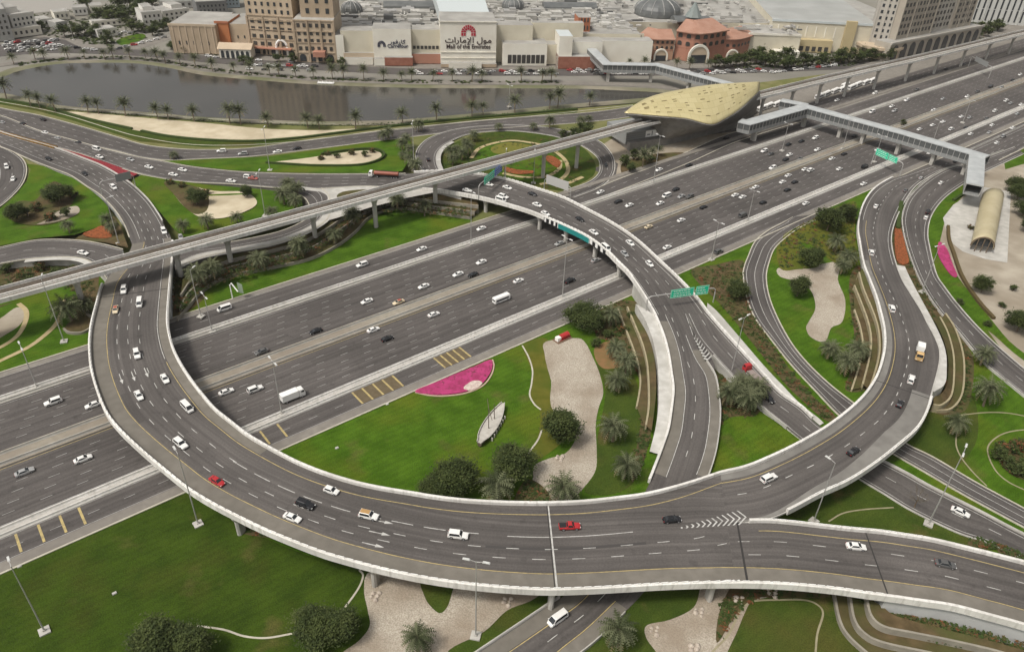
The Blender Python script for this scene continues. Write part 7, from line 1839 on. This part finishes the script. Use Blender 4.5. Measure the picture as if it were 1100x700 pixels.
BB = thing('flag_sign', 'white posted green flag board beside the far service lanes', 'sign board', g(250, 321, .05), 0)
b = MB(); b.path_tube([(0, 0, -.2), (0, 0, 6), (.4, .4, 6.6), (3.2, -1.6, 4.2)], .22, 8); b.obj('post', M_WHITE, BB)
b = MB(); b.loft([[(2.2 + .1 * s_, 1.2, 2.2), (4.2 + .1 * s_, .4, 2.2), (4.2 + .1 * s_, .4, 6.2), (2.2 + .1 * s_, 1.2, 6.6)] for s_ in (0, 1)]); b.obj('board', mat('faded_green_board', (.24, .30, .22), .6), BB)
# ================================================================== vehicles
def ring8(x, w, zb, zt, k=.82):
    return [(x, -w * .93, zb), (x, -w, zb + (zt - zb) * .3), (x, -w * .97, zb + (zt - zb) * .8), (x, -w * k, zt), (x, w * k, zt), (x, w * .97, zb + (zt - zb) * .8), (x, w, zb + (zt - zb) * .3), (x, w * .93, zb)]
SPEC = {
 'saloon car': dict(secs=[(-2.35, .66, .38, .72), (-2.28, .80, .28, .92), (-1.7, .88, .22, 1.0), (-.9, .90, .2, .98), (.9, .90, .2, .96), (1.6, .87, .22, .86), (2.15, .80, .26, .72), (2.32, .62, .36, .6)], cab=(-1.75, 1.12, .80, .94, -1.15, .30, .60, 1.44), wx=1.42, wr=.34),
 'hatchback': dict(secs=[(-2.0, .70, .38, .85), (-1.95, .82, .28, 1.02), (-1.2, .87, .22, 1.02), (.7, .87, .2, .98), (1.4, .84, .22, .90), (1.85, .78, .26, .76), (2.0, .62, .36, .62)], cab=(-1.93, .95, .79, .98, -1.55, .22, .62, 1.52), wx=1.25, wr=.33),
 'four wheel drive car': dict(secs=[(-2.45, .76, .48, 1.0), (-2.4, .90, .36, 1.12), (-1.4, .96, .3, 1.14), (1.0, .96, .3, 1.10), (1.9, .93, .32, 1.04), (2.35, .88, .36, .92), (2.45, .74, .45, .75)], cab=(-2.36, 1.05, .90, 1.10, -2.1, .45, .74, 1.84), wx=1.45, wr=.42),
 'van': dict(secs=[(-2.55, .78, .42, 1.0), (-2.5, .90, .32, 1.2), (-1.4, .93, .26, 1.2), (1.5, .93, .26, 1.16), (2.2, .90, .28, 1.06), (2.55, .80, .34, .8)], cab=(-2.48, 2.15, .89, 1.16, -2.4, 1.25, .78, 2.05), wx=1.6, wr=.36),
 'pickup truck': dict(secs=[(-2.65, .80, .5, 1.0), (-2.6, .90, .4, 1.08), (-.6, .92, .36, 1.08), (1.0, .92, .34, 1.08), (1.9, .89, .34, 1.02), (2.5, .84, .38, .9), (2.62, .70, .45, .74)], cab=(-.75, 1.1, .85, 1.06, -.5, .5, .70, 1.74), wx=1.6, wr=.4),
}
_CM = {}
def wheel_mesh(r, w=.24):
    k = ('w', r)
    if k not in _CM:
        b = MB(); b.tube((0, -w / 2, 0), (0, w / 2, 0), r, r, 16, 0); t = b.mesh('tyre', M_DARK)
        b = MB(); b.tube((0, -w / 2 - .015, 0), (0, w / 2 + .015, 0), r * .62, r * .62, 12, 0); q = b.mesh('rim', M_RIM)
        _CM[k] = (t, q)
    return _CM[k]
def fixm(b, name, mats):
    me = b.mesh(name, mats); bm = bmesh.new(); bm.from_mesh(me); bmesh.ops.recalc_face_normals(bm, faces=bm.faces); bm.to_mesh(me); bm.free(); return me
def car_parts(kind):
    if kind in _CM: return _CM[kind]
    S = SPEC[kind]; xb0, xb1, wb, zb, xt0, xt1, wt, zt = S['cab']
    def body(b):
        b.loft([ring8(*q) for q in S['secs']])
        b.loft([[(xb0, -wb, zb - .12), (xb1, -wb, zb - .12), (xb1, wb, zb - .12), (xb0, wb, zb - .12)], [(xb0, -wb, zb), (xb1, -wb, zb), (xb1, wb, zb), (xb0, wb, zb)], [(xt0, -wt, zt - .06), (xt1, -wt, zt - .06), (xt1, wt, zt - .06), (xt0, wt, zt - .06)], [(xt0 + .12, -wt * .88, zt), (xt1 - .12, -wt * .88, zt), (xt1 - .12, wt * .88, zt), (xt0 + .12, wt * .88, zt)]])
        for s_ in (-1, 1): b.box((xb1 - .25, s_ * (wb + .12), zb + .1), (.14, .22, .14))
        if kind == 'pickup truck':
            pass
    out = []
    def P(x0, y0, z0, x1, y1, z1, t): return Vector((x0, y0, z0)).lerp(Vector((x1, y1, z1)), t)
    def pane(c, ins, outw):
        """quad c inset towards its middle, given thickness outwards"""
        m_ = sum((Vector(q) for q in c), Vector()) / 4
        q = [Vector(p).lerp(m_, ins) for p in c]; o = Vector(outw) * .014
        b = MB(); b.loft([[p - o * 2 for p in q], [p + o for p in q]]); return b
    lo = lambda x, s_: (x, s_ * wb, zb); hi = lambda x, s_: (x, s_ * wt, zt - .06)
    fr = pane([lo(xb1, -1), lo(xb1, 1), hi(xt1, 1), hi(xt1, -1)], .09, (.8, 0, .6)); rr_ = pane([lo(xb0, -1), lo(xb0, 1), hi(xt0, 1), hi(xt0, -1)], .12, (-.8, 0, .6))
    sides = [pane([lo(xb0 + .25, s_), lo(xb1 - .2, s_), hi(xt1 - .02, s_), hi(xt0 + .08, s_)], .10, (0, s_, .3)) for s_ in (-1, 1)]
    fx = S['secs'][-2]; bx = S['secs'][1]
    lights = []
    for s_ in (-1, 1):
        b = MB(); b.box((fx[0] - .02, s_ * fx[1] * .74, fx[3] - .1), (.28, .34, .14)); lights.append(('headlight', fixm(b, 'headlight', M_HEAD)))
        b = MB(); b.box((bx[0] - .0, s_ * bx[1] * .78, bx[3] - .16), (.14, .3, .2)); lights.append(('tail_light', fixm(b, 'tail_light', M_TAIL)))
    glass = [('windscreen', fixm(fr, 'windscreen', M_GLASS)), ('rear_window', fixm(rr_, 'rear_window', M_GLASS))] + [('side_window', fixm(s_, 'side_window', M_GLASS)) for s_ in sides]
    extra = []
    if kind == 'pickup truck':
        b = MB(); b.box((-1.7, 0, 1.09), (1.7, 1.5, .05)); extra.append(('cargo_bed', fixm(b, 'cargo_bed', M_BLACK)))
    _CM[kind] = (body, glass + lights + extra, S['wx'], S['wr'], S['secs'][2][1])
    return _CM[kind]
def far_mesh(kind, colr):
    k = (kind, colr, 'far')
    if k not in _CM:
        body, parts, wx, wr, w = car_parts(kind); b = MB(); body(b)
        S = SPEC[kind]; xb0, xb1, wb, zb, xt0, xt1, wt, zt = S['cab']
        lo = lambda x, s_: Vector((x, s_ * (wb + .012), zb)); hi = lambda x, s_: Vector((x, s_ * (wt + .012), zt - .06))
        for c in ([lo(xb1 + .012, -1), lo(xb1 + .012, 1), hi(xt1 + .012, 1), hi(xt1 + .012, -1)], [lo(xb0 - .012, -1), lo(xb0 - .012, 1), hi(xt0 - .012, 1), hi(xt0 - .012, -1)], [lo(xb0 + .2, -1), lo(xb1 - .2, -1), hi(xt1, -1), hi(xt0, -1)], [lo(xb0 + .2, 1), lo(xb1 - .2, 1), hi(xt1, 1), hi(xt0, 1)]):
            m_ = sum(c, Vector()) / 4; b.face([p.lerp(m_, .1) for p in c], 1)
        for x in (-wx, wx):
            for s_ in (-1, 1): b.tube((x, s_ * (w - .2), wr), (x, s_ * (w + .02), wr), wr, wr, 10, 2)
        _CM[k] = b.mesh('body', [PAINT[colr], M_GLASS, M_DARK])
    return _CM[k]
_PROTO = {}
def make_car(kind, colr, roof=None):
    key = (kind, colr, roof)
    if key in _PROTO: return copy_tree(_PROTO[key])
    t = thing(kind.replace(' ', '_'), '', kind)
    body, parts, wx, wr, w = car_parts(kind)
    b = MB(); body(b); link('body', fixm(b, 'body', PAINT[colr]), t)
    for n_, me in parts: link(n_, me, t)
    ty, ri = wheel_mesh(wr)
    for x in (-wx, wx):
        for s_ in (-1, 1):
            o = link('wheel', ty, t); o.location = (x, s_ * (w - .10), wr); link('rim', ri, o)
    if roof:
        S = SPEC[kind]['cab']; b = MB(); b.box(((S[4] + S[5]) / 2, 0, S[7] + .012), (S[5] - S[4] - .2, S[6] * 1.7, .05)); link('roof_panel', fixm(b, 'roof_panel', PAINT[roof]), t)
    _PROTO[key] = t
    return t
VEH = []
ROADS = {}
class HwLane:
    def __init__(self, sgn): self.sgn = sgn
    def place(self, x, y, h):
        p = g(x, y, .12 + h); p.z = .12; return p, HA + (0 if self.sgn > 0 else math.pi)
class StLane:
    def __init__(self, st, sgn): self.st, self.sgn = st, sgn
    def place(self, x, y, h):
        z = self.st.C[0].z; s = 0
        for _ in range(6):
            p = g(x, y, z + h); s = self.st.near(p); z = self.st.at(s, .5).z
        t = self.st.tan(s); p.z = z + .01
        return p, math.atan2(t.y, t.x) + (0 if self.sgn > 0 else math.pi)
def traffic(where, lane, lst, far=False, group=None):
    """lst: (x, y, kind, colour[, roof])"""
    cnt = {}
    for q in sorted(lst, key=lambda q: q[0]):
        cnt.setdefault((q[2], q[3], q[4] if len(q) > 4 else None), []).append(q)
    for (kind, colr, roof), L_ in cnt.items():
        sk = {'saloon car': 'saloon', 'four wheel drive car': 'off-roader', 'pickup truck': 'pickup'}.get(kind, kind)
        desc = ('%s %s' % (colr, sk)) + ('' if not roof else ' with %s roof' % roof)
        many = ('%s %ss' % (colr, sk)) + ('' if not roof else ' with %s roofs' % roof)
        for i, q in enumerate(L_):
            p, rz = lane.place(q[0], q[1], .75)
            lab = series(i, len(L_), desc, many, where)
            if far:
                o = link(kind.replace(' ', '_'), far_mesh(kind, colr)); o.location = p; o.rotation_euler = (0, 0, rz); tag(o, lab, kind)
            else:
                o = make_car(kind, colr, roof); o.location = p; o.rotation_euler = (0, 0, rz); o['label'] = lab; o['category'] = kind
            o['group'] = group or ('vehicles ' + where)
S_, H_, W4, VN, PK = 'saloon car', 'hatchback', 'four wheel drive car', 'van', 'pickup truck'
traffic('on the sweeping front flyover', StLane(sM, 1), [(133, 311, W4, 'white'), (124, 332, S_, 'cream', 'maroon'), (150, 325, VN, 'white'), (147, 380, W4, 'white'), (177, 406, S_, 'white'), (149, 424, S_, 'white'), (201, 437, VN, 'white'), (194, 476, W4, 'white'), (233, 516, S_, 'red'), (328, 541, W4, 'black'),
    (314, 555, S_, 'white'), (356, 526, H_, 'white'), (396, 553, W4, 'white', 'tan'), (492, 574, W4, 'white'), (612, 564.5, PK, 'red'), (722, 557, S_, 'black')])
traffic('on the left approach to the front flyover', StLane(sM, 1), [(52, 170, S_, 'black'), (91, 186, S_, 'black'), (122, 201, W4, 'white')])
traffic('on the right loop branch of the front flyover', StLane(sL, 1), [(826, 513, W4, 'white'), (917, 484, S_, 'black'), (967, 433, H_, 'black'), (979, 407, W4, 'white'), (958, 331, W4, 'white'), (936, 271, W4, 'white'), (941, 221, S_, 'white'), (973, 204, S_, 'grey'), (990, 191, H_, 'silver')])
traffic('on the bottom right branch of the front flyover', StLane(sB, 1), [(920, 586, S_, 'white'), (1016, 605, S_, 'grey')])
traffic('on the lowest road passing under the front flyover', StLane(s1, 1), [(599, 664, VN, 'white')])
traffic('on the road at the lower right under the trees', StLane(s2, 1), [(1032, 549, S_, 'white')])
traffic('on the rightmost curving ramp', StLane(sH, -1), [(1011, 196, S_, 'white'), (997, 227, PK, 'black'), (994.5, 233.5, H_, 'white')])
traffic('on the middle flyover above the highway', StLane(sC, 1), [(502, 204, S_, 'white'), (525, 197.5, S_, 'white'), (545, 201, S_, 'white'), (541, 211, W4, 'white'), (538, 214.5, VN, 'white'), (572, 208, S_, 'black'), (577, 219.5, S_, 'white'), (586, 229, S_, 'white'), (623, 235, S_, 'black'), (638, 249, S_, 'white'), (651, 266, VN, 'white'), (677, 260.5, S_, 'white'), (671, 272, S_, 'silver'), (698, 283, H_, 'white')])
traffic('on the arterial road leading to the middle flyover', StLane(sK1B, 1), [(248, 194, S_, 'white'), (267, 190, W4, 'white'), (272, 191, S_, 'maroon'), (186, 187, S_, 'white'), (196, 182, S_, 'white'), (160, 179, S_, 'white'), (140, 171, S_, 'silver'), (107, 168, S_, 'white'), (104, 160, VN, 'white')])
traffic('on the arterial road nearest the lake', StLane(sK1A, -1), [(238, 162, W4, 'white'), (261, 165, W4, 'silver'), (298, 162.5, S_, 'white'), (319, 159, S_, 'black'), (48, 142, S_, 'white'), (62, 148, S_, 'silver'), (84, 153, S_, 'black'), (24, 132.5, S_, 'black'), (2, 131, S_, 'silver'), (46, 128, S_, 'black')])
traffic('on the slip road behind the viaduct', StLane(sM, 1), [(176, 248, W4, 'white'), (194, 254, S_, 'silver')])
traffic('on the curving ramp at the left edge', StLane(sER, 1), [(89, 271, S_, 'white')])
traffic('on the loop road at the left edge', StLane(sLO, 1), [(7, 179, W4, 'white'), (14, 192, H_, 'white')])
traffic('on the small loop road by the viaduct', StLane(sNL, 1), [(460, 171, H_, 'black'), (651, 177, S_, 'black'), (645, 206, S_, 'white')])
traffic('on the far service lanes of the highway', HwLane(-1), [(241, 331, VN, 'white'), (389, 284, W4, 'white'), (453, 267, S_, 'white'), (517, 245, S_, 'white')])
traffic('on the far main lanes left of the middle flyover', HwLane(-1), [(57, 431, W4, 'white'), (100, 434, S_, 'white'), (281, 377, S_, 'grey'), (339, 355, S_, 'black'), (394, 323, S_, 'white'), (428, 324, S_, 'cream', 'maroon'), (455, 307, S_, 'white'), (492, 294, S_, 'white'), (508, 294.5, S_, 'black'), (517, 281, S_, 'white'), (601, 261, S_, 'silver')])
traffic('on the near main lanes left of the middle flyover', HwLane(1), [(26, 506, S_, 'silver'), (89, 492, S_, 'white'), (243, 420, S_, 'white'), (274, 417.5, W4, 'white'), (401, 353.5, S_, 'white'), (416, 363, S_, 'black'), (466, 337, S_, 'white'), (557, 301, S_, 'white'), (612, 301, PK, 'black'), (640, 279, S_, 'silver')])
traffic('on the far main lanes between middle flyover and footbridge', HwLane(-1), [(664, 216, S_, 'black'), (676, 220, S_, 'white'), (709, 218, S_, 'white'), (716, 210, VN, 'white'), (726, 203, S_, 'black'), (732, 210.5, S_, 'silver'), (741, 211, W4, 'grey'), (830, 180, W4, 'white'), (821, 162, W4, 'white'), (828, 165, S_, 'grey'), (847, 155, S_, 'black'), (861, 151.5, S_, 'black'), (876, 148, W4, 'white'), (848, 166, S_, 'white'), (844, 171, S_, 'black'), (860, 170, S_, 'grey'), (878, 160.5, S_, 'white'), (918, 145.5, S_, 'black')], True)
traffic('on the near main lanes between middle flyover and footbridge', HwLane(1), [(697, 243, S_, 'cream'), (732, 236, S_, 'white'), (756, 222, S_, 'black'), (790, 209, S_, 'white'), (798, 211, S_, 'white'), (812, 200.5, S_, 'white'), (841, 195, S_, 'white'), (847, 188, S_, 'white'), (865, 181.5, S_, 'white'), (871, 182.5, W4, 'white'), (854, 195, S_, 'black'), (846, 203.5, S_, 'black'), (820, 217, S_, 'black'), (798, 231, VN, 'grey'), (717, 265, S_, 'white'), (943, 160.5, S_, 'white'), (907, 165, S_, 'black'), (894, 170, S_, 'white'), (902, 181, S_, 'white'), (929, 179, VN, 'black')], True)
traffic('on the near service lane beyond the middle flyover', HwLane(1), [(866, 218, S_, 'white'), (772, 270, W4, 'grey'), (928, 197, S_, 'white'), (999, 164, S_, 'white'), (1027, 173, S_, 'black')], True)
traffic('on the far frontage road before the gold station', HwLane(-1), [(708, 182, S_, 'white'), (740, 177, S_, 'black'), (780, 148, S_, 'black')], True)
r4 = random.Random(12)
traffic('on the far main lanes beyond the footbridge', HwLane(-1), [(940, 100, W4, 'white'), (958, 114, S_, 'white'), (974, 107.5, W4, 'white'), (961, 119, W4, 'silver'), (1003, 118, S_, 'white'), (1039, 103.5, S_, 'white'), (1064, 93, W4, 'black'), (1076, 93.5, S_, 'silver'), (1088, 86, S_, 'black'), (1013, 106, S_, 'silver'), (1096, 80, S_, 'white'), (1050, 98, S_, 'grey')], True)
traffic('on the near main lanes beyond the footbridge', HwLane(1), [(1081, 108, W4, 'white'), (1086, 110.5, S_, 'silver'), (1033, 125, S_, 'white'), (1042, 126, S_, 'silver'), (1069, 119, W4, 'white'), (1013, 130.5, S_, 'white'), (1022, 138.5, W4, 'white'), (1002, 134, S_, 'white'), (988, 138.5, S_, 'white'), (1038, 137, S_, 'black'), (1066, 134, S_, 'white'), (1093, 122, S_, 'silver'), (1060, 127, S_, 'grey'), (1097, 112, S_, 'white')], True)
traffic('on the merging lanes at the right edge', HwLane(1), [(1043, 143.5, S_, 'white'), (1063, 142, S_, 'silver'), (1071, 153, S_, 'white'), (1088, 137, S_, 'white'), (1078, 146, W4, 'silver')], True)
traffic('on the far frontage lanes by the viaduct', HwLane(-1), [(899, 107.5, S_, 'white'), (937, 120, VN, 'white'), (985, 96, S_, 'grey'), (1051, 64, S_, 'white'), (1035, 69, S_, 'grey'), (1016, 74, S_, 'black')], True)
# ---- larger vehicles
def wheels(t, xs_, w, r):
    ty, ri = wheel_mesh(r, .3)
    for x in xs_:
        for s_ in (-1, 1):
            o = link('wheel', ty, t); o.location = (x, s_ * w, r); link('rim', ri, o)
def cabbox(t, x, col_, w=1.15, h=2.5, L_=1.9, z=.55):
    b = MB(); b.loft([[(x - L_ / 2, -w, z), (x + L_ / 2, -w, z), (x + L_ / 2, w, z), (x - L_ / 2, w, z)], [(x - L_ / 2, -w, z + h * .5), (x + L_ / 2, -w, z + h * .5), (x + L_ / 2, w, z + h * .5), (x - L_ / 2, w, z + h * .5)], [(x - L_ / 2, -w * .93, z + h - .15), (x + L_ / 2 - .35, -w * .93, z + h - .15), (x + L_ / 2 - .35, w * .93, z + h - .15), (x - L_ / 2, w * .93, z + h - .15)], [(x - L_ / 2 + .1, -w * .8, z + h), (x + L_ / 2 - .55, -w * .8, z + h), (x + L_ / 2 - .55, w * .8, z + h), (x - L_ / 2 + .1, w * .8, z + h)]])
    b.obj('cab', col_, t)
    b = MB(); b.loft([[(x + L_ / 2 - .04, -w * .85, z + h * .54), (x + L_ / 2 - .04, w * .85, z + h * .54), (x + L_ / 2 - .29, w * .8, z + h - .28), (x + L_ / 2 - .29, -w * .8, z + h - .28)], [(x + L_ / 2 + .03, -w * .85, z + h * .54), (x + L_ / 2 + .03, w * .85, z + h * .54), (x + L_ / 2 - .22, w * .8, z + h - .28), (x + L_ / 2 - .22, -w * .8, z + h - .28)]]); b.obj('windscreen', M_GLASS, t)
    for s_ in (-1, 1):
        b = MB(); b.box((x + .15, s_ * (w * .965), z + h * .7), (L_ * .5, .08, h * .28)); b.obj('side_window', M_GLASS, t)
        b = MB(); b.box((x + L_ / 2 + .02, s_ * w * .7, z + .35), (.08, .35, .2)); b.obj('headlight', M_HEAD, t)
def big(kind, label, lane, x, y, cat, h=1.2):
    p, rz = lane.place(x, y, h); return thing(kind, label, cat, p, rz)
def bus(label, lane, x, y, L_=7.2, col_=None, kind='minibus', w=1.12, h=2.5):
    t = big(kind, label, lane, x, y, 'bus'); c = col_ or M_WHITE
    b = MB(); b.loft([[(q, -w * .94, .35), (q, -w, .6), (q, -w, h - .5), (q, -w * .85, h), (q, w * .85, h), (q, w, h - .5), (q, w, .6), (q, w * .94, .35)] if 0 < i < 3 else [(q, -w * .85, .5), (q, -w * .9, .7), (q, -w * .88, h - .6), (q, -w * .75, h - .15), (q, w * .75, h - .15), (q, w * .88, h - .6), (q, w * .9, .7), (q, w * .85, .5)] for i, q in enumerate((-L_ / 2, -L_ / 2 + .2, L_ / 2 - .35, L_ / 2))]); b.obj('body', c, t)
    for s_ in (-1, 1):
        b = MB(); b.box((-.2, s_ * w, h * .62), (L_ * .8, .05, h * .28)); b.obj('side_window', M_GLASS, t)
    b = MB(); b.box((L_ / 2 - .08, 0, h * .6), (.2, w * 1.6, h * .36)); b.obj('windscreen', M_GLASS, t)
    b = MB(); b.box((-L_ / 2 + .05, 0, h * .64), (.14, w * 1.4, h * .25)); b.obj('rear_window', M_GLASS, t)
    wheels(t, (-L_ * .3, L_ * .3), w - .1, .42); return t
bus('white minibus on the near main lanes below the middle flyover', HwLane(1), 538.5, 320.5)
T = big('box_lorry', 'white box lorry on the near main lanes beside the separator lamp', HwLane(1), 314, 425, 'lorry'); cabbox(T, 2.9, PAINT['white'])
b = MB(); b.box((-.9, 0, 1.95), (5.4, 2.3, 2.3)); b.obj('cargo_box', M_WHITE, T)
b = MB(); b.box((-.6, 0, .7), (6.6, .9, .25)); b.obj('chassis', M_BLACK, T); wheels(T, (-2.3, 2.7), 1.0, .46)
T = big('tanker_lorry', 'long red tanker lorry with white cab on the arterial road by the viaduct', StLane(sK1B, -1), 412, 188, 'lorry'); cabbox(T, 6.2, PAINT['white'])
b = MB(); b.loft([[(x, r_ * 1.15 * math.cos(a), 2.2 + r_ * 1.0 * math.sin(a)) for a in [2 * math.pi * k / 14 for k in range(14)]] for x, r_ in ((-7.4, .7), (-7.2, 1), (4.4, 1), (4.6, .7))]); b.obj('tank', M_TANK, T)
b = MB(); b.box((-1.4, 0, .95), (11.6, .9, .3)); b.box((-1.4, 0, 3.25), (10.5, .5, .12)); b.obj('chassis', M_BLACK, T); wheels(T, (-6.4, -5.2, -4.0, 2.8, 5.9), 1.0, .48)
T = big('tipper_lorry', 'tan lorry with white box body on the right loop flyover', StLane(sL, -1), 988, 379, 'lorry'); cabbox(T, 3.0, PAINT['yellow'])
b = MB(); b.box((-2.2, 0, 2.1), (3.4, 2.3, 2.4)); b.obj('cargo_box', M_WHITE, T)
b = MB(); b.box((.6, 0, 1.3), (2.4, 2.2, .5)); b.obj('load_bed', mat('dark_load', (.07, .05, .03), .9), T)
b = MB(); b.box((-.4, 0, .75), (7.2, .9, .25)); b.obj('chassis', M_BLACK, T); wheels(T, (-2.9, -1.8, 2.8), 1.0, .48)
T = big('recovery_lorry', 'red cab lorry with long flat trailer among palms on the descending ramp', StLane(s2, -1), 812, 404, 'lorry'); cabbox(T, 4.6, PAINT['red'])
b = MB(); b.box((-1.6, 0, 1.25), (9.6, 2.4, .25)); b.obj('flat_bed', mat('dusty_flatbed', (.27, .22, .20), .8), T)
b = MB(); b.box((0, 0, .85), (10.5, .9, .3)); b.obj('chassis', M_BLACK, T); wheels(T, (-5, -3.8, 2.2, 4.4), 1.0, .48)
traffic('behind the flat trailer on the descending ramp', StLane(s2, 1), [(826, 428, H_, 'black')])
# the buses and lorries parked in rows by the viaduct
PB = [(818, 117), (826, 114), (835, 112), (880, 104), (888, 101), (897, 98), (905, 96), (908, 92), (915, 94), (922, 91), (930, 89), (937, 87)]
class Fixed:
    def __init__(self, z=.1, a=0): self.z, self.a = z, a
    def place(self, x, y, h):
        p = g(x, y, self.z + h); p.z = self.z; return p, HA + self.a
for i, q in enumerate(PB):
    o = bus('x', Fixed(.1, .12), q[0], q[1], 9.5, M_WHITE, 'coach', 1.25, 3.0)
    o['label'] = series(i, len(PB), 'white coach', 'white coaches', 'parked below the viaduct beyond the gold station'); o['group'] = 'coaches parked by the viaduct'
# parked cars beyond the lake and along the mall front
def parked(where, lst, ang, z=-.44):
    cols = ['white', 'white', 'silver', 'white', 'black', 'grey', 'white', 'silver', 'white', 'red']
    by = {}
    for i, q in enumerate(lst): by.setdefault(cols[(i * 7 + 3) % 10], []).append(q)
    for colr, L_ in by.items():
        L_.sort(key=lambda q: q[0])
        for i, q in enumerate(L_):
            k_ = (S_, W4)[(i + len(L_)) % 2]
            o = link('parked_car', far_mesh(k_, colr)); p = g(q[0], q[1], z + .7); p.z = z; o.location = p; o.rotation_euler = (0, 0, ang + rnd.uniform(-.06, .06) + (math.pi if rnd.random() < .5 else 0))
            tag(o, series(i, len(L_), 'parked %s car' % colr, 'parked %s cars' % colr, where), 'car', 'parked cars ' + where)
parked('on the lot beyond the lake', [(6 + i * 5.2 + (j % 2) * 2, 55.5 - j * 3.3 - i * .25) for i in range(11) for j in range(4) if (i * 5 + j * 3) % 4], R(50))
parked('along the mall front road', [(268 + i * 5.4, 69.5 + i * .12 + (i % 3 == 0) * 4.5) for i in range(14)] + [(446 + i * 5.2, 76.2 + (i % 2) * 2.8) for i in range(30) if i % 5 != 2] + [(612 + i * 5, 75 + (i % 2) * 2.2) for i in range(8)] + [(640 + i * 6, 79) for i in range(10)], R(3))
parked('before the palace pavilion and dark trees', [(716 + i * 5.5, 78.5 - i * .25 + (i % 2) * 2.4) for i in range(20)] + [(830 + i * 6, 77.5 - i * .7) for i in range(12)], R(-4))
traffic('on the road below the sandy stone block', Fixed(-.42, R(-36)), [(224, 60, W4, 'white'), (232, 61, S_, 'silver'), (254, 62, VN, 'grey'), (262, 63, VN, 'white'), (278, 64, S_, 'white'), (314, 66, VN, 'silver')], True)
b = MB()
parked('along the roads beyond the lake', [(56 + i * 9, 47.5 + i * 1.2) for i in range(6)] + [(128 + i * 8, 52 - i * 2) for i in range(7)] + [(20 + i * 11, 27 - i * 1.5) for i in range(5)] + [(112 + i * 7, 34 + (i % 3)) for i in range(5)], R(30))
# ================================================================== air
b = MB(); b.box((0, 0, 92), (12400, 12400, 187)); HZ = b.obj('haze', mat('haze', (1, 1, 1)))
HZ['kind'] = 'stuff'
nt = MATS['haze'].node_tree; nt.nodes.clear()
vo = nt.nodes.new('ShaderNodeVolumePrincipled'); vo.inputs['Density'].default_value = .00007; vo.inputs['Color'].default_value = (.86, .84, .80, 1); vo.inputs['Anisotropy'].default_value = .3
ou = nt.nodes.new('ShaderNodeOutputMaterial'); nt.links.new(vo.outputs[0], ou.inputs['Volume'])
